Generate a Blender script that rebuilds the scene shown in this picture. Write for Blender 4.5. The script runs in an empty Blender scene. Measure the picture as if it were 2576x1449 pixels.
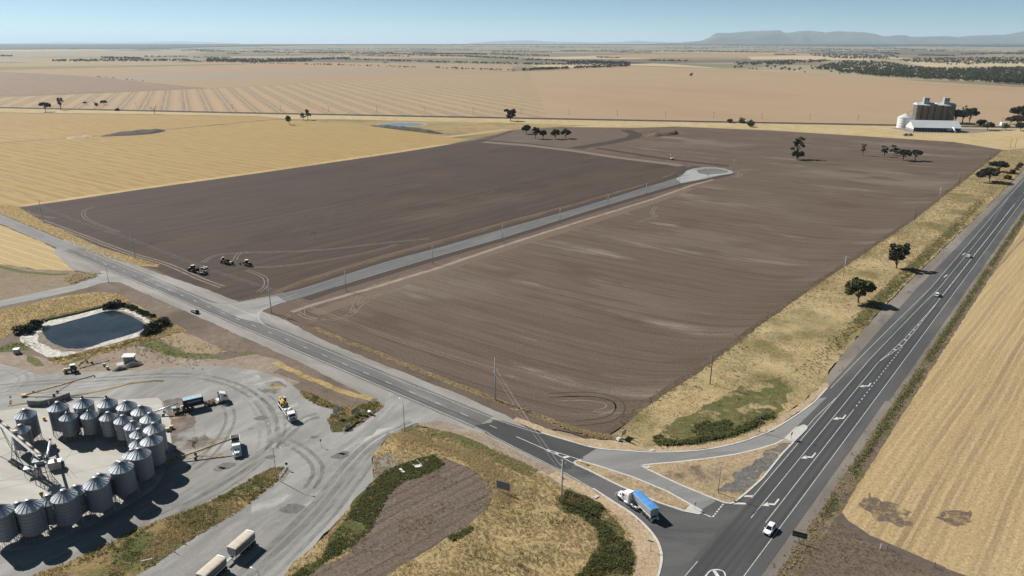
import bpy, bmesh, math, random
import numpy as np
from mathutils import Vector, Matrix, noise as mnoise
from mathutils.geometry import tessellate_polygon

R = math.radians
rng = random.Random(7)
nrng = np.random.default_rng(11)
scene = bpy.context.scene
COL = scene.collection

# ------------------------------------------------------------------ camera
CAM_H = 112.0
FOC = 1786.0          # focal length in units of a 2576-wide survey picture
PCX, PCY = 1288.0, 724.5
PITCH = math.atan((PCY - 109.7) / FOC)
cam_d = bpy.data.cameras.new("camera")
cam_d.sensor_width = 36.0
cam_d.lens = 36.0 * FOC / 2576.0
cam_d.clip_start = 1.0
cam_d.clip_end = 400000.0
cam = bpy.data.objects.new("camera", cam_d)
COL.objects.link(cam)
cam.location = (0, 0, CAM_H)
cam.rotation_euler = (math.pi / 2 - PITCH, 0, 0)
scene.camera = cam

# ------------------------------------------------------------------ sky and sun
SUN_EL = 40.0
SHADOW_AZ = -36.0                       # compass of the shadows, degrees from +X
sx, sy = -math.cos(R(SHADOW_AZ)), -math.sin(R(SHADOW_AZ))     # towards the sun
world = bpy.data.worlds.new("World")
scene.world = world
world.use_nodes = True
wn = world.node_tree
for n_ in list(wn.nodes):
    wn.nodes.remove(n_)
w_out = wn.nodes.new("ShaderNodeOutputWorld")
w_bg = wn.nodes.new("ShaderNodeBackground")
w_sky = wn.nodes.new("ShaderNodeTexSky")
w_sky.sky_type = 'NISHITA'
w_sky.sun_disc = False
w_sky.sun_elevation = R(SUN_EL)
w_sky.sun_rotation = math.atan2(sx, sy)
w_sky.altitude = 150.0
w_sky.air_density = 0.3
w_sky.dust_density = 0.1
w_sky.ozone_density = 3.0
w_tint = wn.nodes.new("ShaderNodeMix")
w_tint.data_type = 'RGBA'
w_tint.blend_type = 'MULTIPLY'
w_tint.inputs[0].default_value = 1.0
w_tint.inputs[7].default_value = (1.66, 1.72, 1.30, 1)
wn.links.new(w_sky.outputs[0], w_tint.inputs[6])
wn.links.new(w_tint.outputs[2], w_bg.inputs[0])
w_bg.inputs[1].default_value = 0.05
wn.links.new(w_bg.outputs[0], w_out.inputs[0])

sun_d = bpy.data.lights.new("sun", 'SUN')
sun_d.energy = 5.0
sun_d.angle = R(0.53)
sun_d.color = (1.0, 0.955, 0.89)
sun = bpy.data.objects.new("sun", sun_d)
COL.objects.link(sun)
sun.location = (0, 0, 300)
sv = Vector((sx * math.cos(R(SUN_EL)), sy * math.cos(R(SUN_EL)), math.sin(R(SUN_EL))))
sun.rotation_euler = sv.to_track_quat('Z', 'Y').to_euler()

scene.view_settings.view_transform = 'Standard'
scene.view_settings.look = 'None'
scene.view_settings.exposure = 0.5
scene.view_settings.gamma = 1.0
scene.view_settings.use_curve_mapping = False
scene.cycles.max_bounces = 4
scene.cycles.diffuse_bounces = 2
scene.cycles.glossy_bounces = 2
scene.cycles.transmission_bounces = 2
scene.cycles.volume_bounces = 1
scene.cycles.transparent_max_bounces = 6
scene.cycles.use_denoising = True
scene.cycles.caustics_reflective = False
scene.cycles.caustics_refractive = False

# ------------------------------------------------------------------ survey: picture point -> point of the ground
CP, SP = math.cos(PITCH), math.sin(PITCH)


def at(x, y, z=0.0):
    """World (x, y) of the point seen at survey coordinates x, y that lies at height z."""
    u, v = (x - PCX) / FOC, (y - PCY) / FOC
    dy, dz = CP - v * SP, -SP - v * CP
    t = (z - CAM_H) / dz
    return (u * t, dy * t)


def P(pts, z=0.0):
    return [at(x, y, z) for x, y in pts]


def ang(p, q):
    a, b = at(*p), at(*q)
    return math.atan2(b[1] - a[1], b[0] - a[0])


class Frame:
    """A straight road's own axes: s along, t to the left of it."""
    def __init__(self, o, a):
        self.o, self.a = o, a
        self.u = (math.cos(a), math.sin(a))
        self.n = (-math.sin(a), math.cos(a))

    def __call__(self, s, t):
        return (self.o[0] + s * self.u[0] + t * self.n[0], self.o[1] + s * self.u[1] + t * self.n[1])

    def inv(self, p):
        dx, dy = p[0] - self.o[0], p[1] - self.o[1]
        return dx * self.u[0] + dy * self.u[1], dx * self.n[0] + dy * self.n[1]


HW = Frame((103.38, 190.44), R(50.13))       # highway, t=0 on its right edge line
MR = Frame((-71.1, 246.3), R(-38.98))        # side road, t=0 on its centre dashes

# ------------------------------------------------------------------ node helpers


class NT:
    def __init__(self, name):
        self.m = bpy.data.materials.new(name)
        self.m.use_nodes = True
        self.t = self.m.node_tree
        for n in list(self.t.nodes):
            self.t.nodes.remove(n)
        self.out = self.n("ShaderNodeOutputMaterial")
        self.b = self.n("ShaderNodeBsdfPrincipled")
        self.t.links.new(self.b.outputs[0], self.out.inputs[0])
        self.b.inputs['Roughness'].default_value = 0.9
        self.b.inputs['Specular IOR Level'].default_value = 0.2
        self._pos = None

    def n(self, typ):
        return self.t.nodes.new(typ)

    def put(self, sock, v):
        if isinstance(v, (int, float)):
            sock.default_value = v
        elif isinstance(v, (tuple, list)):
            if len(v) == 3 and sock.type == 'RGBA':
                v = (*v, 1)
            sock.default_value = v
        else:
            self.t.links.new(v, sock)

    def pos(self):
        if self._pos is None:
            self._pos = self.n("ShaderNodeNewGeometry").outputs['Position']
        return self._pos

    def island(self):
        return self.n("ShaderNodeNewGeometry").outputs['Random Per Island']

    def objrand(self):
        return self.n("ShaderNodeObjectInfo").outputs['Random']

    def objpos(self):
        return self.n("ShaderNodeTexCoord").outputs['Object']

    def rot(self, v, a):
        r = self.n("ShaderNodeVectorRotate")
        r.rotation_type = 'Z_AXIS'
        self.put(r.inputs['Vector'], v)
        r.inputs['Angle'].default_value = a
        return r.outputs[0]

    def scale(self, v, s):
        r = self.n("ShaderNodeVectorMath")
        r.operation = 'MULTIPLY'
        self.put(r.inputs[0], v)
        r.inputs[1].default_value = s
        return r.outputs[0]

    def noise(self, v, scale=1.0, detail=2.0, rough=0.5, dist=0.0):
        r = self.n("ShaderNodeTexNoise")
        self.put(r.inputs['Vector'], v)
        r.inputs['Scale'].default_value = scale
        r.inputs['Detail'].default_value = detail
        r.inputs['Roughness'].default_value = rough
        r.inputs['Distortion'].default_value = dist
        return r.outputs[0]

    def math(self, op, a, b=0.0, c=0.0, clamp=False):
        r = self.n("ShaderNodeMath")
        r.operation = op
        r.use_clamp = clamp
        self.put(r.inputs[0], a)
        self.put(r.inputs[1], b)
        if op in ('MULTIPLY_ADD', 'SMOOTH_MIN'):
            self.put(r.inputs[2], c)
        return r.outputs[0]

    def sep(self, v):
        r = self.n("ShaderNodeSeparateXYZ")
        self.put(r.inputs[0], v)
        return r.outputs

    def comb(self, x, y, z=0.0):
        r = self.n("ShaderNodeCombineXYZ")
        self.put(r.inputs[0], x)
        self.put(r.inputs[1], y)
        self.put(r.inputs[2], z)
        return r.outputs[0]

    def step(self, f, lo, hi, a=0.0, b=1.0):
        r = self.n("ShaderNodeMapRange")
        r.interpolation_type = 'SMOOTHSTEP'
        self.put(r.inputs[0], f)
        r.inputs[1].default_value = lo
        r.inputs[2].default_value = hi
        r.inputs[3].default_value = a
        r.inputs[4].default_value = b
        return r.outputs[0]

    def mix(self, f, a, b, blend='MIX'):
        r = self.n("ShaderNodeMix")
        r.data_type = 'RGBA'
        r.blend_type = blend
        self.put(r.inputs[0], f)
        self.put(r.inputs[6], a)
        self.put(r.inputs[7], b)
        return r.outputs[2]

    def bump(self, h, strength=0.3, distance=0.1):
        r = self.n("ShaderNodeBump")
        r.inputs['Strength'].default_value = strength
        r.inputs['Distance'].default_value = distance
        self.put(r.inputs['Height'], h)
        self.t.links.new(r.outputs[0], self.b.inputs['Normal'])

    def col(self, c):
        self.put(self.b.inputs['Base Color'], c)
        return self.m


def soften(m, scale, lo, hi, a=0.0, stretch=1.0):
    """Patchy cover: the material gives way to what lies under it where a noise is low."""
    t = m.node_tree
    out = [n for n in t.nodes if n.type == 'OUTPUT_MATERIAL'][0]
    b = [n for n in t.nodes if n.type == 'BSDF_PRINCIPLED'][0]
    g = t.nodes.new("ShaderNodeNewGeometry")
    r = t.nodes.new("ShaderNodeVectorRotate")
    r.rotation_type = 'Z_AXIS'
    r.inputs['Angle'].default_value = -a
    t.links.new(g.outputs['Position'], r.inputs['Vector'])
    s = t.nodes.new("ShaderNodeVectorMath")
    s.operation = 'MULTIPLY'
    s.inputs[1].default_value = (scale / stretch, scale, 1)
    t.links.new(r.outputs[0], s.inputs[0])
    n = t.nodes.new("ShaderNodeTexNoise")
    n.inputs['Scale'].default_value = 1.0
    n.inputs['Detail'].default_value = 5.0
    n.inputs['Roughness'].default_value = .65
    t.links.new(s.outputs[0], n.inputs['Vector'])
    mr = t.nodes.new("ShaderNodeMapRange")
    mr.interpolation_type = 'SMOOTHSTEP'
    t.links.new(n.outputs[0], mr.inputs[0])
    mr.inputs[1].default_value, mr.inputs[2].default_value = lo, hi
    tr = t.nodes.new("ShaderNodeBsdfTransparent")
    mx = t.nodes.new("ShaderNodeMixShader")
    t.links.new(mr.outputs[0], mx.inputs[0])
    t.links.new(tr.outputs[0], mx.inputs[1])
    t.links.new(b.outputs[0], mx.inputs[2])
    t.links.new(mx.outputs[0], out.inputs[0])
    return m


def plain(name, c, rough=0.6, metal=0.0, spec=0.4, var=0.0, vscale=1.5):
    t = NT(name)
    t.b.inputs['Roughness'].default_value = rough
    t.b.inputs['Metallic'].default_value = metal
    t.b.inputs['Specular IOR Level'].default_value = spec
    if var:
        f = t.noise(t.objpos(), vscale, 4.0, 0.65)
        lo = tuple(x * (1 - var) for x in c)
        hi = tuple(min(1, x * (1 + var)) for x in c)
        t.col(t.mix(t.step(f, .3, .7), lo, hi))
    else:
        t.col(c)
    return t.m


def field_mat(name, c1, c2, a, streak=(0.008, 0.5), amount=0.6, patch=None, stripes=None, bend=None, grain=0.35, bump=0.0, spots=None):
    """Farmland: colour streaks along angle a, optional stripes, patches and pale spots."""
    t = NT(name)
    p = t.rot(t.pos(), -a)
    if bend:                                  # rows that curl round near a boundary line (frame, t0, length, amount)
        fr, t0, ln, am = bend
        q = t.sep(t.rot(t.pos(), -fr.a))
        o = fr.o
        off = -math.sin(-fr.a) * 0.0 + (-fr.n[0] * o[0] - fr.n[1] * o[1])
        dist = t.math('SUBTRACT', t.math('ADD', q[1], off), t0)
        e = t.math('POWER', 2.718, t.math('DIVIDE', dist, -ln))
        s3 = t.sep(p)
        p = t.comb(s3[0], t.math('ADD', s3[1], t.math('MULTIPLY', e, am)))
    w = t.noise(t.pos(), 0.02, 2.0)
    s3 = t.sep(p)
    pw = t.comb(s3[0], t.math('ADD', s3[1], t.math('MULTIPLY', w, 2.0)))
    f1 = t.noise(t.scale(pw, (streak[0], streak[1], 1)), 1.0, 5.0, 0.62)
    f2 = t.noise(t.scale(pw, (streak[0] * 5, streak[1] * 4, 1)), 1.0, 3.0, 0.6)
    f = t.math('ADD', t.math('MULTIPLY', f1, 0.55), t.math('MULTIPLY', f2, 0.45))
    c = t.mix(t.step(f, .5 - .25 / max(amount, .1), .5 + .25 / max(amount, .1)), c1, c2)
    if patch:
        for sc_, col_, lo, hi in patch:
            g = t.noise(t.scale(pw, (sc_, sc_ * 2.2, 1)), 1.0, 4.0, 0.6)
            c = t.mix(t.step(g, lo, hi), c, col_)
    if stripes:
        for per, frac, col_, st in stripes:
            ph = t.math('FRACT', t.math('DIVIDE', t.sep(pw)[1], per))
            tri = t.math('ABSOLUTE', t.math('SUBTRACT', ph, 0.5))
            m = t.step(tri, 0.5 - frac * 0.5 - .04, 0.5 - frac * 0.5 + .04)
            brk = t.noise(t.scale(pw, (0.03, 0.2, 1)), 1.0, 3.0)
            m = t.math('MULTIPLY', m, t.math('MULTIPLY', t.step(brk, .25, .6), st))
            c = t.mix(m, c, col_)
    if spots:
        for sc_, col_, lo, hi in spots:
            g = t.noise(t.scale(pw, (sc_, sc_ * 6, 1)), 1.0, 5.0, 0.7)
            c = t.mix(t.step(g, lo, hi), c, col_)
    gr = t.noise(t.pos(), 1.3, 4.0, 0.7)
    gv = t.step(gr, .2, .8, 1 - grain, 1 + grain)
    r = t.n("ShaderNodeVectorMath")
    r.operation = 'SCALE'
    t.put(r.inputs[0], c)
    t.put(r.inputs['Scale'], gv)
    t.col(r.outputs[0])
    if bump:
        t.bump(t.math('ADD', f2, t.math('MULTIPLY', gr, .6)), 0.6, bump)
    t.b.inputs['Specular IOR Level'].default_value = 0.1
    return t.m


def grass_mat(name, cols, green=None, gscale=0.05, glo=.5, ghi=.62, soil=None, bump=0.25, scale=0.35):
    t = NT(name)
    f = t.noise(t.pos(), scale, 5.0, 0.65, 0.6)
    f0 = t.noise(t.pos(), scale * .12, 3.0, 0.55)
    ff = t.math('ADD', t.math('MULTIPLY', f, .65), t.math('MULTIPLY', f0, .35))
    c = t.mix(t.step(ff, .34, .52), cols[0], cols[1])
    c = t.mix(t.step(ff, .50, .66), c, cols[2])
    if green:
        g = t.noise(t.pos(), gscale, 5.0, 0.62)
        gg = t.math('ADD', t.math('MULTIPLY', g, .8), t.math('MULTIPLY', f, .2))
        c = t.mix(t.step(gg, glo, ghi), c, green)
    if soil:
        g = t.noise(t.pos(), gscale * 2.3, 4.0, 0.6, 0.4)
        c = t.mix(t.step(g, soil[1], soil[2]), c, soil[0])
    gr = t.noise(t.pos(), 1.6, 3.0, 0.7)
    r = t.n("ShaderNodeVectorMath")
    r.operation = 'SCALE'
    t.put(r.inputs[0], c)
    t.put(r.inputs['Scale'], t.step(gr, .2, .8, .65, 1.3))
    t.col(r.outputs[0])
    t.bump(t.math('ADD', gr, f), 0.7, bump)
    t.b.inputs['Specular IOR Level'].default_value = 0.1
    return t.m


def seal_mat(name, c, a, pale=None, paths=None, lo=.45, hi=.7, grain=.12, rough=.85, stain=None, extra=None):
    """Sealed or gravel surface: tone patches drawn out along a, worn wheel paths, stains."""
    t = NT(name)
    p = t.rot(t.pos(), -a)
    f = t.noise(t.scale(p, (0.03, 0.16, 1)), 1.0, 5.0, 0.6, 0.3)
    cc = tuple(c)
    out = t.mix(t.step(f, .35, .65), tuple(x * .9 for x in cc), tuple(x * 1.1 for x in cc))
    if pale:
        g = t.noise(t.scale(p, (0.018, 0.05, 1)), 1.0, 4.0, 0.6, 0.5)
        out = t.mix(t.step(g, lo, hi), out, pale)
    if paths:
        fr, offs, half, col_, st = paths
        q = t.sep(t.rot(t.pos(), -fr.a))
        tt = t.math('ADD', q[1], -fr.n[0] * fr.o[0] - fr.n[1] * fr.o[1])
        tot = None
        for o_ in offs:
            d_ = t.math('ABSOLUTE', t.math('SUBTRACT', tt, o_))
            m = t.step(d_, half * .3, half, 1, 0)
            tot = m if tot is None else t.math('MAXIMUM', tot, m)
        brk = t.noise(t.scale(p, (0.02, 0.3, 1)), 1.0, 3.0)
        out = t.mix(t.math('MULTIPLY', tot, t.math('MULTIPLY', t.step(brk, .2, .7), st)), out, col_)
    if extra:
        for sc_, col_, l_, h_ in extra:
            g = t.noise(t.scale(p, (sc_ * .35, sc_, 1)), 1.0, 5.0, 0.65, 0.4)
            out = t.mix(t.step(g, l_, h_), out, col_)
    if stain:
        g = t.noise(t.pos(), 0.22, 4.0, 0.6, 0.3)
        out = t.mix(t.step(g, .66, .78), out, stain)
    gr = t.noise(t.pos(), 2.5, 3.0, 0.7)
    r = t.n("ShaderNodeVectorMath")
    r.operation = 'SCALE'
    t.put(r.inputs[0], out)
    t.put(r.inputs['Scale'], t.step(gr, .2, .8, 1 - grain, 1 + grain))
    t.col(r.outputs[0])
    t.bump(gr, 0.2, 0.05)
    t.b.inputs['Roughness'].default_value = rough
    return t.m


# ------------------------------------------------------------------ object helpers
def tag(o, label=None, cat=None, group=None, kind=None):
    if label:
        o['label'] = label
    if cat:
        o['category'] = cat
    if group:
        o['group'] = group
    if kind:
        o['kind'] = kind
    return o


def thing(name, label, cat, loc=(0, 0, 0), rz=0.0, group=None):
    o = bpy.data.objects.new(name, None)
    COL.objects.link(o)
    o.empty_display_size = 0.3
    o.location = loc
    o.rotation_euler = (0, 0, rz)
    return tag(o, label, cat, group)


def link(name, me, mat=None, parent=None):
    o = bpy.data.objects.new(name, me)
    COL.objects.link(o)
    if mat is not None:
        if not me.materials:
            me.materials.append(mat)
    if parent is not None:
        o.parent = parent
    return o


KIDS = None


def kids(o):
    global KIDS
    if KIDS is None:
        KIDS = {}
        for x in bpy.data.objects:
            if x.parent:
                KIDS.setdefault(x.parent.name, []).append(x)
    return KIDS.get(o.name, [])


def dup(root, loc, rz=0.0, label=None, group=None, scale=None):
    """A copy of a thing with copies of its parts and sub-parts (they share mesh data)."""
    global KIDS
    KIDS = None
    first = kids(root)
    second = {c.name: kids(c) for c in first}
    KIDS = None
    r = root.copy()
    COL.objects.link(r)
    r.location = loc
    r.rotation_euler = (0, 0, rz)
    if scale:
        r.scale = scale
    if label:
        r['label'] = label
    if group:
        r['group'] = group
    for c in first:
        k = c.copy()
        COL.objects.link(k)
        k.parent = r
        for g in second[c.name]:
            q = g.copy()
            COL.objects.link(q)
            q.parent = k
    return r


class MB:
    """Collects simple solids into one mesh."""
    def __init__(self):
        self.v, self.f, self.mi = [], [], []
        self.cur = 0

    def add(self, vs, fs):
        b = len(self.v)
        self.v.extend(vs)
        self.f.extend([tuple(b + i for i in f) for f in fs])
        self.mi.extend([self.cur] * len(fs))
        return self

    def box(self, c, s, rz=0.0, ry=0.0, taper=1.0):
        x, y, z = (k / 2 for k in s)
        vs = [(-x, -y, -z), (x, -y, -z), (x, y, -z), (-x, y, -z),
              (-x * taper, -y * taper, z), (x * taper, -y * taper, z), (x * taper, y * taper, z), (-x * taper, y * taper, z)]
        if ry:
            ca, sa = math.cos(ry), math.sin(ry)
            vs = [(a * ca + d * sa, b, -a * sa + d * ca) for a, b, d in vs]
        if rz:
            ca, sa = math.cos(rz), math.sin(rz)
            vs = [(a * ca - b * sa, a * sa + b * ca, d) for a, b, d in vs]
        vs = [(a + c[0], b + c[1], d + c[2]) for a, b, d in vs]
        return self.add(vs, [(0, 3, 2, 1), (4, 5, 6, 7), (0, 1, 5, 4), (1, 2, 6, 5), (2, 3, 7, 6), (3, 0, 4, 7)])

    def tube(self, a, b, r, r2=None, n=6, cap=True):
        a, b = Vector(a), Vector(b)
        r2 = r if r2 is None else r2
        d = (b - a).normalized()
        up = Vector((0, 0, 1)) if abs(d.z) < .95 else Vector((1, 0, 0))
        x = d.cross(up).normalized()
        y = d.cross(x)
        vs = []
        for p, rr in ((a, r), (b, r2)):
            for i in range(n):
                t = 2 * math.pi * i / n
                vs.append(tuple(p + (x * math.cos(t) + y * math.sin(t)) * rr))
        fs = [(i, i + n, (i + 1) % n + n, (i + 1) % n) for i in range(n)]
        if cap:
            fs += [tuple(range(n)), tuple(range(2 * n - 1, n - 1, -1))]
        return self.add(vs, fs)

    def path(self, pts, r, n=5):
        for a, b in zip(pts, pts[1:]):
            self.tube(a, b, r, r, n)
        return self

    def lathe(self, prof, n=24, c=(0, 0, 0)):
        vs, fs = [], []
        m = len(prof)
        for i in range(n):
            t = 2 * math.pi * i / n
            for r, z in prof:
                vs.append((c[0] + r * math.cos(t), c[1] + r * math.sin(t), c[2] + z))
        for i in range(n):
            j = (i + 1) % n
            for k in range(m - 1):
                fs.append((i * m + k, j * m + k, j * m + k + 1, i * m + k + 1))
        return self.add(vs, fs)

    def loft(self, secs, cap=True):
        n = len(secs[0])
        vs = [p for s in secs for p in s]
        fs = []
        for k in range(len(secs) - 1):
            for i in range(n):
                j = (i + 1) % n
                fs.append((k * n + i, k * n + j, (k + 1) * n + j, (k + 1) * n + i))
        if cap:
            fs += [tuple(range(n - 1, -1, -1)), tuple(range((len(secs) - 1) * n, len(secs) * n))]
        return self.add(vs, fs)

    def prism(self, prof, y0, y1):
        """Profile in x,z pushed along y."""
        return self.loft([[(x, y0, z) for x, z in prof], [(x, y1, z) for x, z in prof]])

    def quad(self, a, b, c, d):
        return self.add([a, b, c, d], [(0, 1, 2, 3)])

    def mesh(self, name, mats, smooth=False):
        me = bpy.data.meshes.new(name)
        me.from_pydata([tuple(p) for p in self.v], [], self.f)
        for m in (mats if isinstance(mats, (list, tuple)) else [mats]):
            me.materials.append(m)
        if max(self.mi, default=0) > 0:
            me.polygons.foreach_set('material_index', self.mi)
        bm = bmesh.new()
        bm.from_mesh(me)
        bmesh.ops.recalc_face_normals(bm, faces=bm.faces)
        bm.to_mesh(me)
        bm.free()
        if smooth:
            me.polygons.foreach_set('use_smooth', [True] * len(me.polygons))
        me.update()
        return me

    def build(self, name, mats, parent=None, smooth=False, bevel=0.0):
        o = link(name, self.mesh(name, mats, smooth), None, parent)
        if bevel:
            md = o.modifiers.new("bevel", 'BEVEL')
            md.width = bevel
            md.segments = 2
            md.limit_method = 'ANGLE'
            md.angle_limit = R(40)
        return o


def rough_poly(pts, rough=0.0, step=2.0, closed=True, seed=0, smooth=False):
    """Polygon edge cut into short runs and made uneven."""
    if smooth:
        q, n = [], len(pts)
        for i in range(n if closed else n - 1):
            a, b, c, d = (pts[(i + k) % n] if closed else pts[min(max(i + k, 0), n - 1)] for k in (-1, 0, 1, 2))
            for k in range(5):
                t = k / 5
                q.append(tuple(.5 * ((2 * b[m]) + (-a[m] + c[m]) * t + (2 * a[m] - 5 * b[m] + 4 * c[m] - d[m]) * t * t
                                     + (-a[m] + 3 * b[m] - 3 * c[m] + d[m]) * t ** 3) for m in (0, 1)))
        if not closed:
            q.append(pts[-1])
        pts = q
    if not rough:
        return pts
    out, n = [], len(pts)
    for i in range(n if closed else n - 1):
        a, b = pts[i], pts[(i + 1) % n]
        L = math.hypot(b[0] - a[0], b[1] - a[1])
        k = max(1, min(int(L / step), 400))
        for j in range(k):
            t = j / k
            x, y = a[0] + (b[0] - a[0]) * t, a[1] + (b[1] - a[1]) * t
            nx, ny = -(b[1] - a[1]) / max(L, 1e-6), (b[0] - a[0]) / max(L, 1e-6)
            w = mnoise.noise((x / (step * 1.6) + seed, y / (step * 1.6), seed * 3.1)) + .6 * mnoise.noise((x / (step * 6), y / (step * 6), seed + 9.))
            out.append((x + nx * w * rough, y + ny * w * rough))
    return out


def sheet(name, pts, z, mat, rough=0.0, step=2.0, kind='structure', smooth=False, parent=None, seed=None, label=None):
    pts = rough_poly(pts, rough, step, True, (len(name) * 1.7 if seed is None else seed), smooth)
    tri = tessellate_polygon([[Vector((x, y, 0)) for x, y in pts]])
    me = bpy.data.meshes.new(name)
    fs = []
    for a, b, c in tri:
        (ax, ay), (bx, by), (cx_, cy_) = pts[a], pts[b], pts[c]
        if (bx - ax) * (cy_ - ay) - (by - ay) * (cx_ - ax) < 0:
            b, c = c, b
        fs.append((a, b, c))
    me.from_pydata([(x, y, z) for x, y in pts], [], fs)
    me.update()
    o = link(name, me, mat, parent)
    if parent is None:
        tag(o, label, None, None, kind)
    return o


def offset_line(pts, d):
    out, n = [], len(pts)
    for i in range(n):
        a, b = pts[max(i - 1, 0)], pts[min(i + 1, n - 1)]
        L = math.hypot(b[0] - a[0], b[1] - a[1]) or 1
        out.append((pts[i][0] - (b[1] - a[1]) / L * d, pts[i][1] + (b[0] - a[0]) / L * d))
    return out


def ribbon_mb(mb, pts, w, z):
    l, r = offset_line(pts, w / 2), offset_line(pts, -w / 2)
    n = len(pts)
    mb.add([(x, y, z) for x, y in l] + [(x, y, z) for x, y in r], [(i, n + i, n + i + 1, i + 1) for i in range(n - 1)])
    return mb


def ribbon(name, pts, w, z, mat, parent=None, smooth=False, kind='structure'):
    if smooth:
        pts = rough_poly(pts, 0, 1, False, 0, True)
    o = ribbon_mb(MB(), pts, w, z).build(name, mat, parent)
    if parent is None:
        tag(o, None, None, None, kind)
    return o


def kerb(name, pts, mat, parent=None, w=0.35, h=0.13, z=0.05, smooth=True):
    if smooth:
        pts = rough_poly(pts, 0, 1, False, 0, True)
    l, r = offset_line(pts, w / 2), offset_line(pts, -w / 2)
    n = len(pts)
    li, ri = offset_line(pts, w / 2 - .05), offset_line(pts, -w / 2 + .05)
    vs = [(x, y, z) for x, y in l] + [(x, y, z + h) for x, y in li] + [(x, y, z + h) for x, y in ri] + [(x, y, z) for x, y in r]
    fs = []
    for k in range(3):
        fs += [(k * n + i, (k + 1) * n + i, (k + 1) * n + i + 1, k * n + i + 1) for i in range(n - 1)]
    fs += [(0, n, 2 * n, 3 * n), (n - 1, 4 * n - 1, 3 * n - 1, 2 * n - 1)]
    o = MB().add(vs, fs).build(name, mat, parent)
    if parent is None:
        tag(o, None, None, None, 'structure')
    return o


def inside(p, poly):
    x, y = p
    c = False
    j = len(poly) - 1
    for i in range(len(poly)):
        (xi, yi), (xj, yj) = poly[i], poly[j]
        if (yi > y) != (yj > y) and x < (xj - xi) * (y - yi) / (yj - yi) + xi:
            c = not c
        j = i
    return c


def inside_np(px, py, poly):
    c = np.zeros(len(px), bool)
    j = len(poly) - 1
    for i in range(len(poly)):
        (xi, yi), (xj, yj) = poly[i], poly[j]
        if yi != yj:
            m = ((yi > py) != (yj > py)) & (px < (xj - xi) * (py - yi) / (yj - yi) + xi)
            c ^= m
        j = i
    return c


def scatter(poly, n, seed=0):
    r = np.random.default_rng(seed)
    xs, ys = [p[0] for p in poly], [p[1] for p in poly]
    out = np.zeros((0, 2))
    for _ in range(40):
        q = r.uniform((min(xs), min(ys)), (max(xs), max(ys)), (n * 2, 2))
        out = np.vstack([out, q[inside_np(q[:, 0], q[:, 1], poly)]])
        if len(out) >= n:
            break
    return out[:n]


def np_mesh(name, V, F, mat):
    """Fast mesh from numpy vertices and equal-sized faces."""
    me = bpy.data.meshes.new(name)
    k = F.shape[1]
    me.vertices.add(len(V))
    me.vertices.foreach_set('co', V.astype(np.float32).ravel())
    me.loops.add(F.size)
    me.loops.foreach_set('vertex_index', F.astype(np.int32).ravel())
    me.polygons.add(len(F))
    me.polygons.foreach_set('loop_start', np.arange(0, F.size, k, dtype=np.int32))
    me.polygons.foreach_set('loop_total', np.full(len(F), k, np.int32))
    me.update(calc_edges=True)
    me.validate()
    me.materials.append(mat)
    return me
# ------------------------------------------------------------------ far ground, fields
def far_ground_mat():
    t = NT("far_plain")
    f = t.noise(t.scale(t.pos(), (.0011, .0016, 1)), 1.0, 4.0, 0.6)
    v = t.n("ShaderNodeTexVoronoi")
    v.inputs['Scale'].default_value = 1.0
    t.put(v.inputs['Vector'], t.scale(t.rot(t.pos(), R(-50)), (.0012, .0008, 1)))
    c = t.mix(t.step(f, .35, .65), (.20, .165, .11), (.28, .235, .16))
    h = t.sep(v.outputs['Color'])
    c = t.mix(t.math('MULTIPLY', t.step(h[0], .55, .6), .65), c, (.165, .135, .095))
    c = t.mix(t.math('MULTIPLY', t.step(h[1], .72, .76), .55), c, (.35, .30, .205))
    c = t.mix(t.math('MULTIPLY', t.step(h[2], .84, .87), .6), c, (.13, .13, .075))
    t.b.inputs['Specular IOR Level'].default_value = 0.05
    return t.col(c)


G = 240000.0
sheet("ground", [(-G, -2000), (G, -2000), (G, G), (-G, G)], -0.30, far_ground_mat())

a_f1 = R(-66)
a_g1 = R(-36.5)
M_F1 = field_mat("pale_stubble", (.30, .215, .135), (.355, .26, .165), a_f1, streak=(.003, .09), amount=.6,
                 stripes=[(37.0, .4, (.215, .17, .12), .95), (18.5, .16, (.43, .32, .17), .8), (9.2, .2, (.25, .19, .125), .4)], patch=[(.0016, (.35, .25, .16), .5, .72)], grain=.2)
M_F1B = field_mat("pale_stubble_plain", (.31, .225, .145), (.345, .255, .165), R(-58), streak=(.004, .05), amount=.5, patch=[(.0012, (.30, .205, .135), .45, .75)],
                  stripes=[(26.0, .14, (.28, .2, .13), .35)], grain=.15)
M_F2 = field_mat("brown_stubble", (.215, .155, .115), (.25, .185, .135), R(-50), streak=(.002, .05), amount=.7, stripes=[(30, .2, (.18, .135, .1), .5)], grain=.15)
M_F3 = field_mat("pink_stubble", (.29, .205, .13), (.32, .235, .15), R(15), streak=(.002, .01), amount=.5, grain=.1)
M_FG = field_mat("grey_fallow", (.24, .20, .155), (.30, .245, .18), R(20), streak=(.002, .012), amount=.8, grain=.1)
M_FO = field_mat("olive_crop", (.16, .165, .06), (.22, .20, .085), R(20), streak=(.002, .01), amount=.6, grain=.1)
M_FD = field_mat("dark_fallow", (.12, .105, .085), (.16, .135, .105), R(20), streak=(.002, .012), amount=.6, grain=.1)
M_FT = field_mat("orange_stubble", (.30, .20, .115), (.33, .225, .13), R(20), streak=(.002, .012), amount=.6, grain=.1)
M_FP = field_mat("straw_stubble", (.40, .32, .205), (.44, .35, .23), R(20), streak=(.002, .012), amount=.6, grain=.1)

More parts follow.
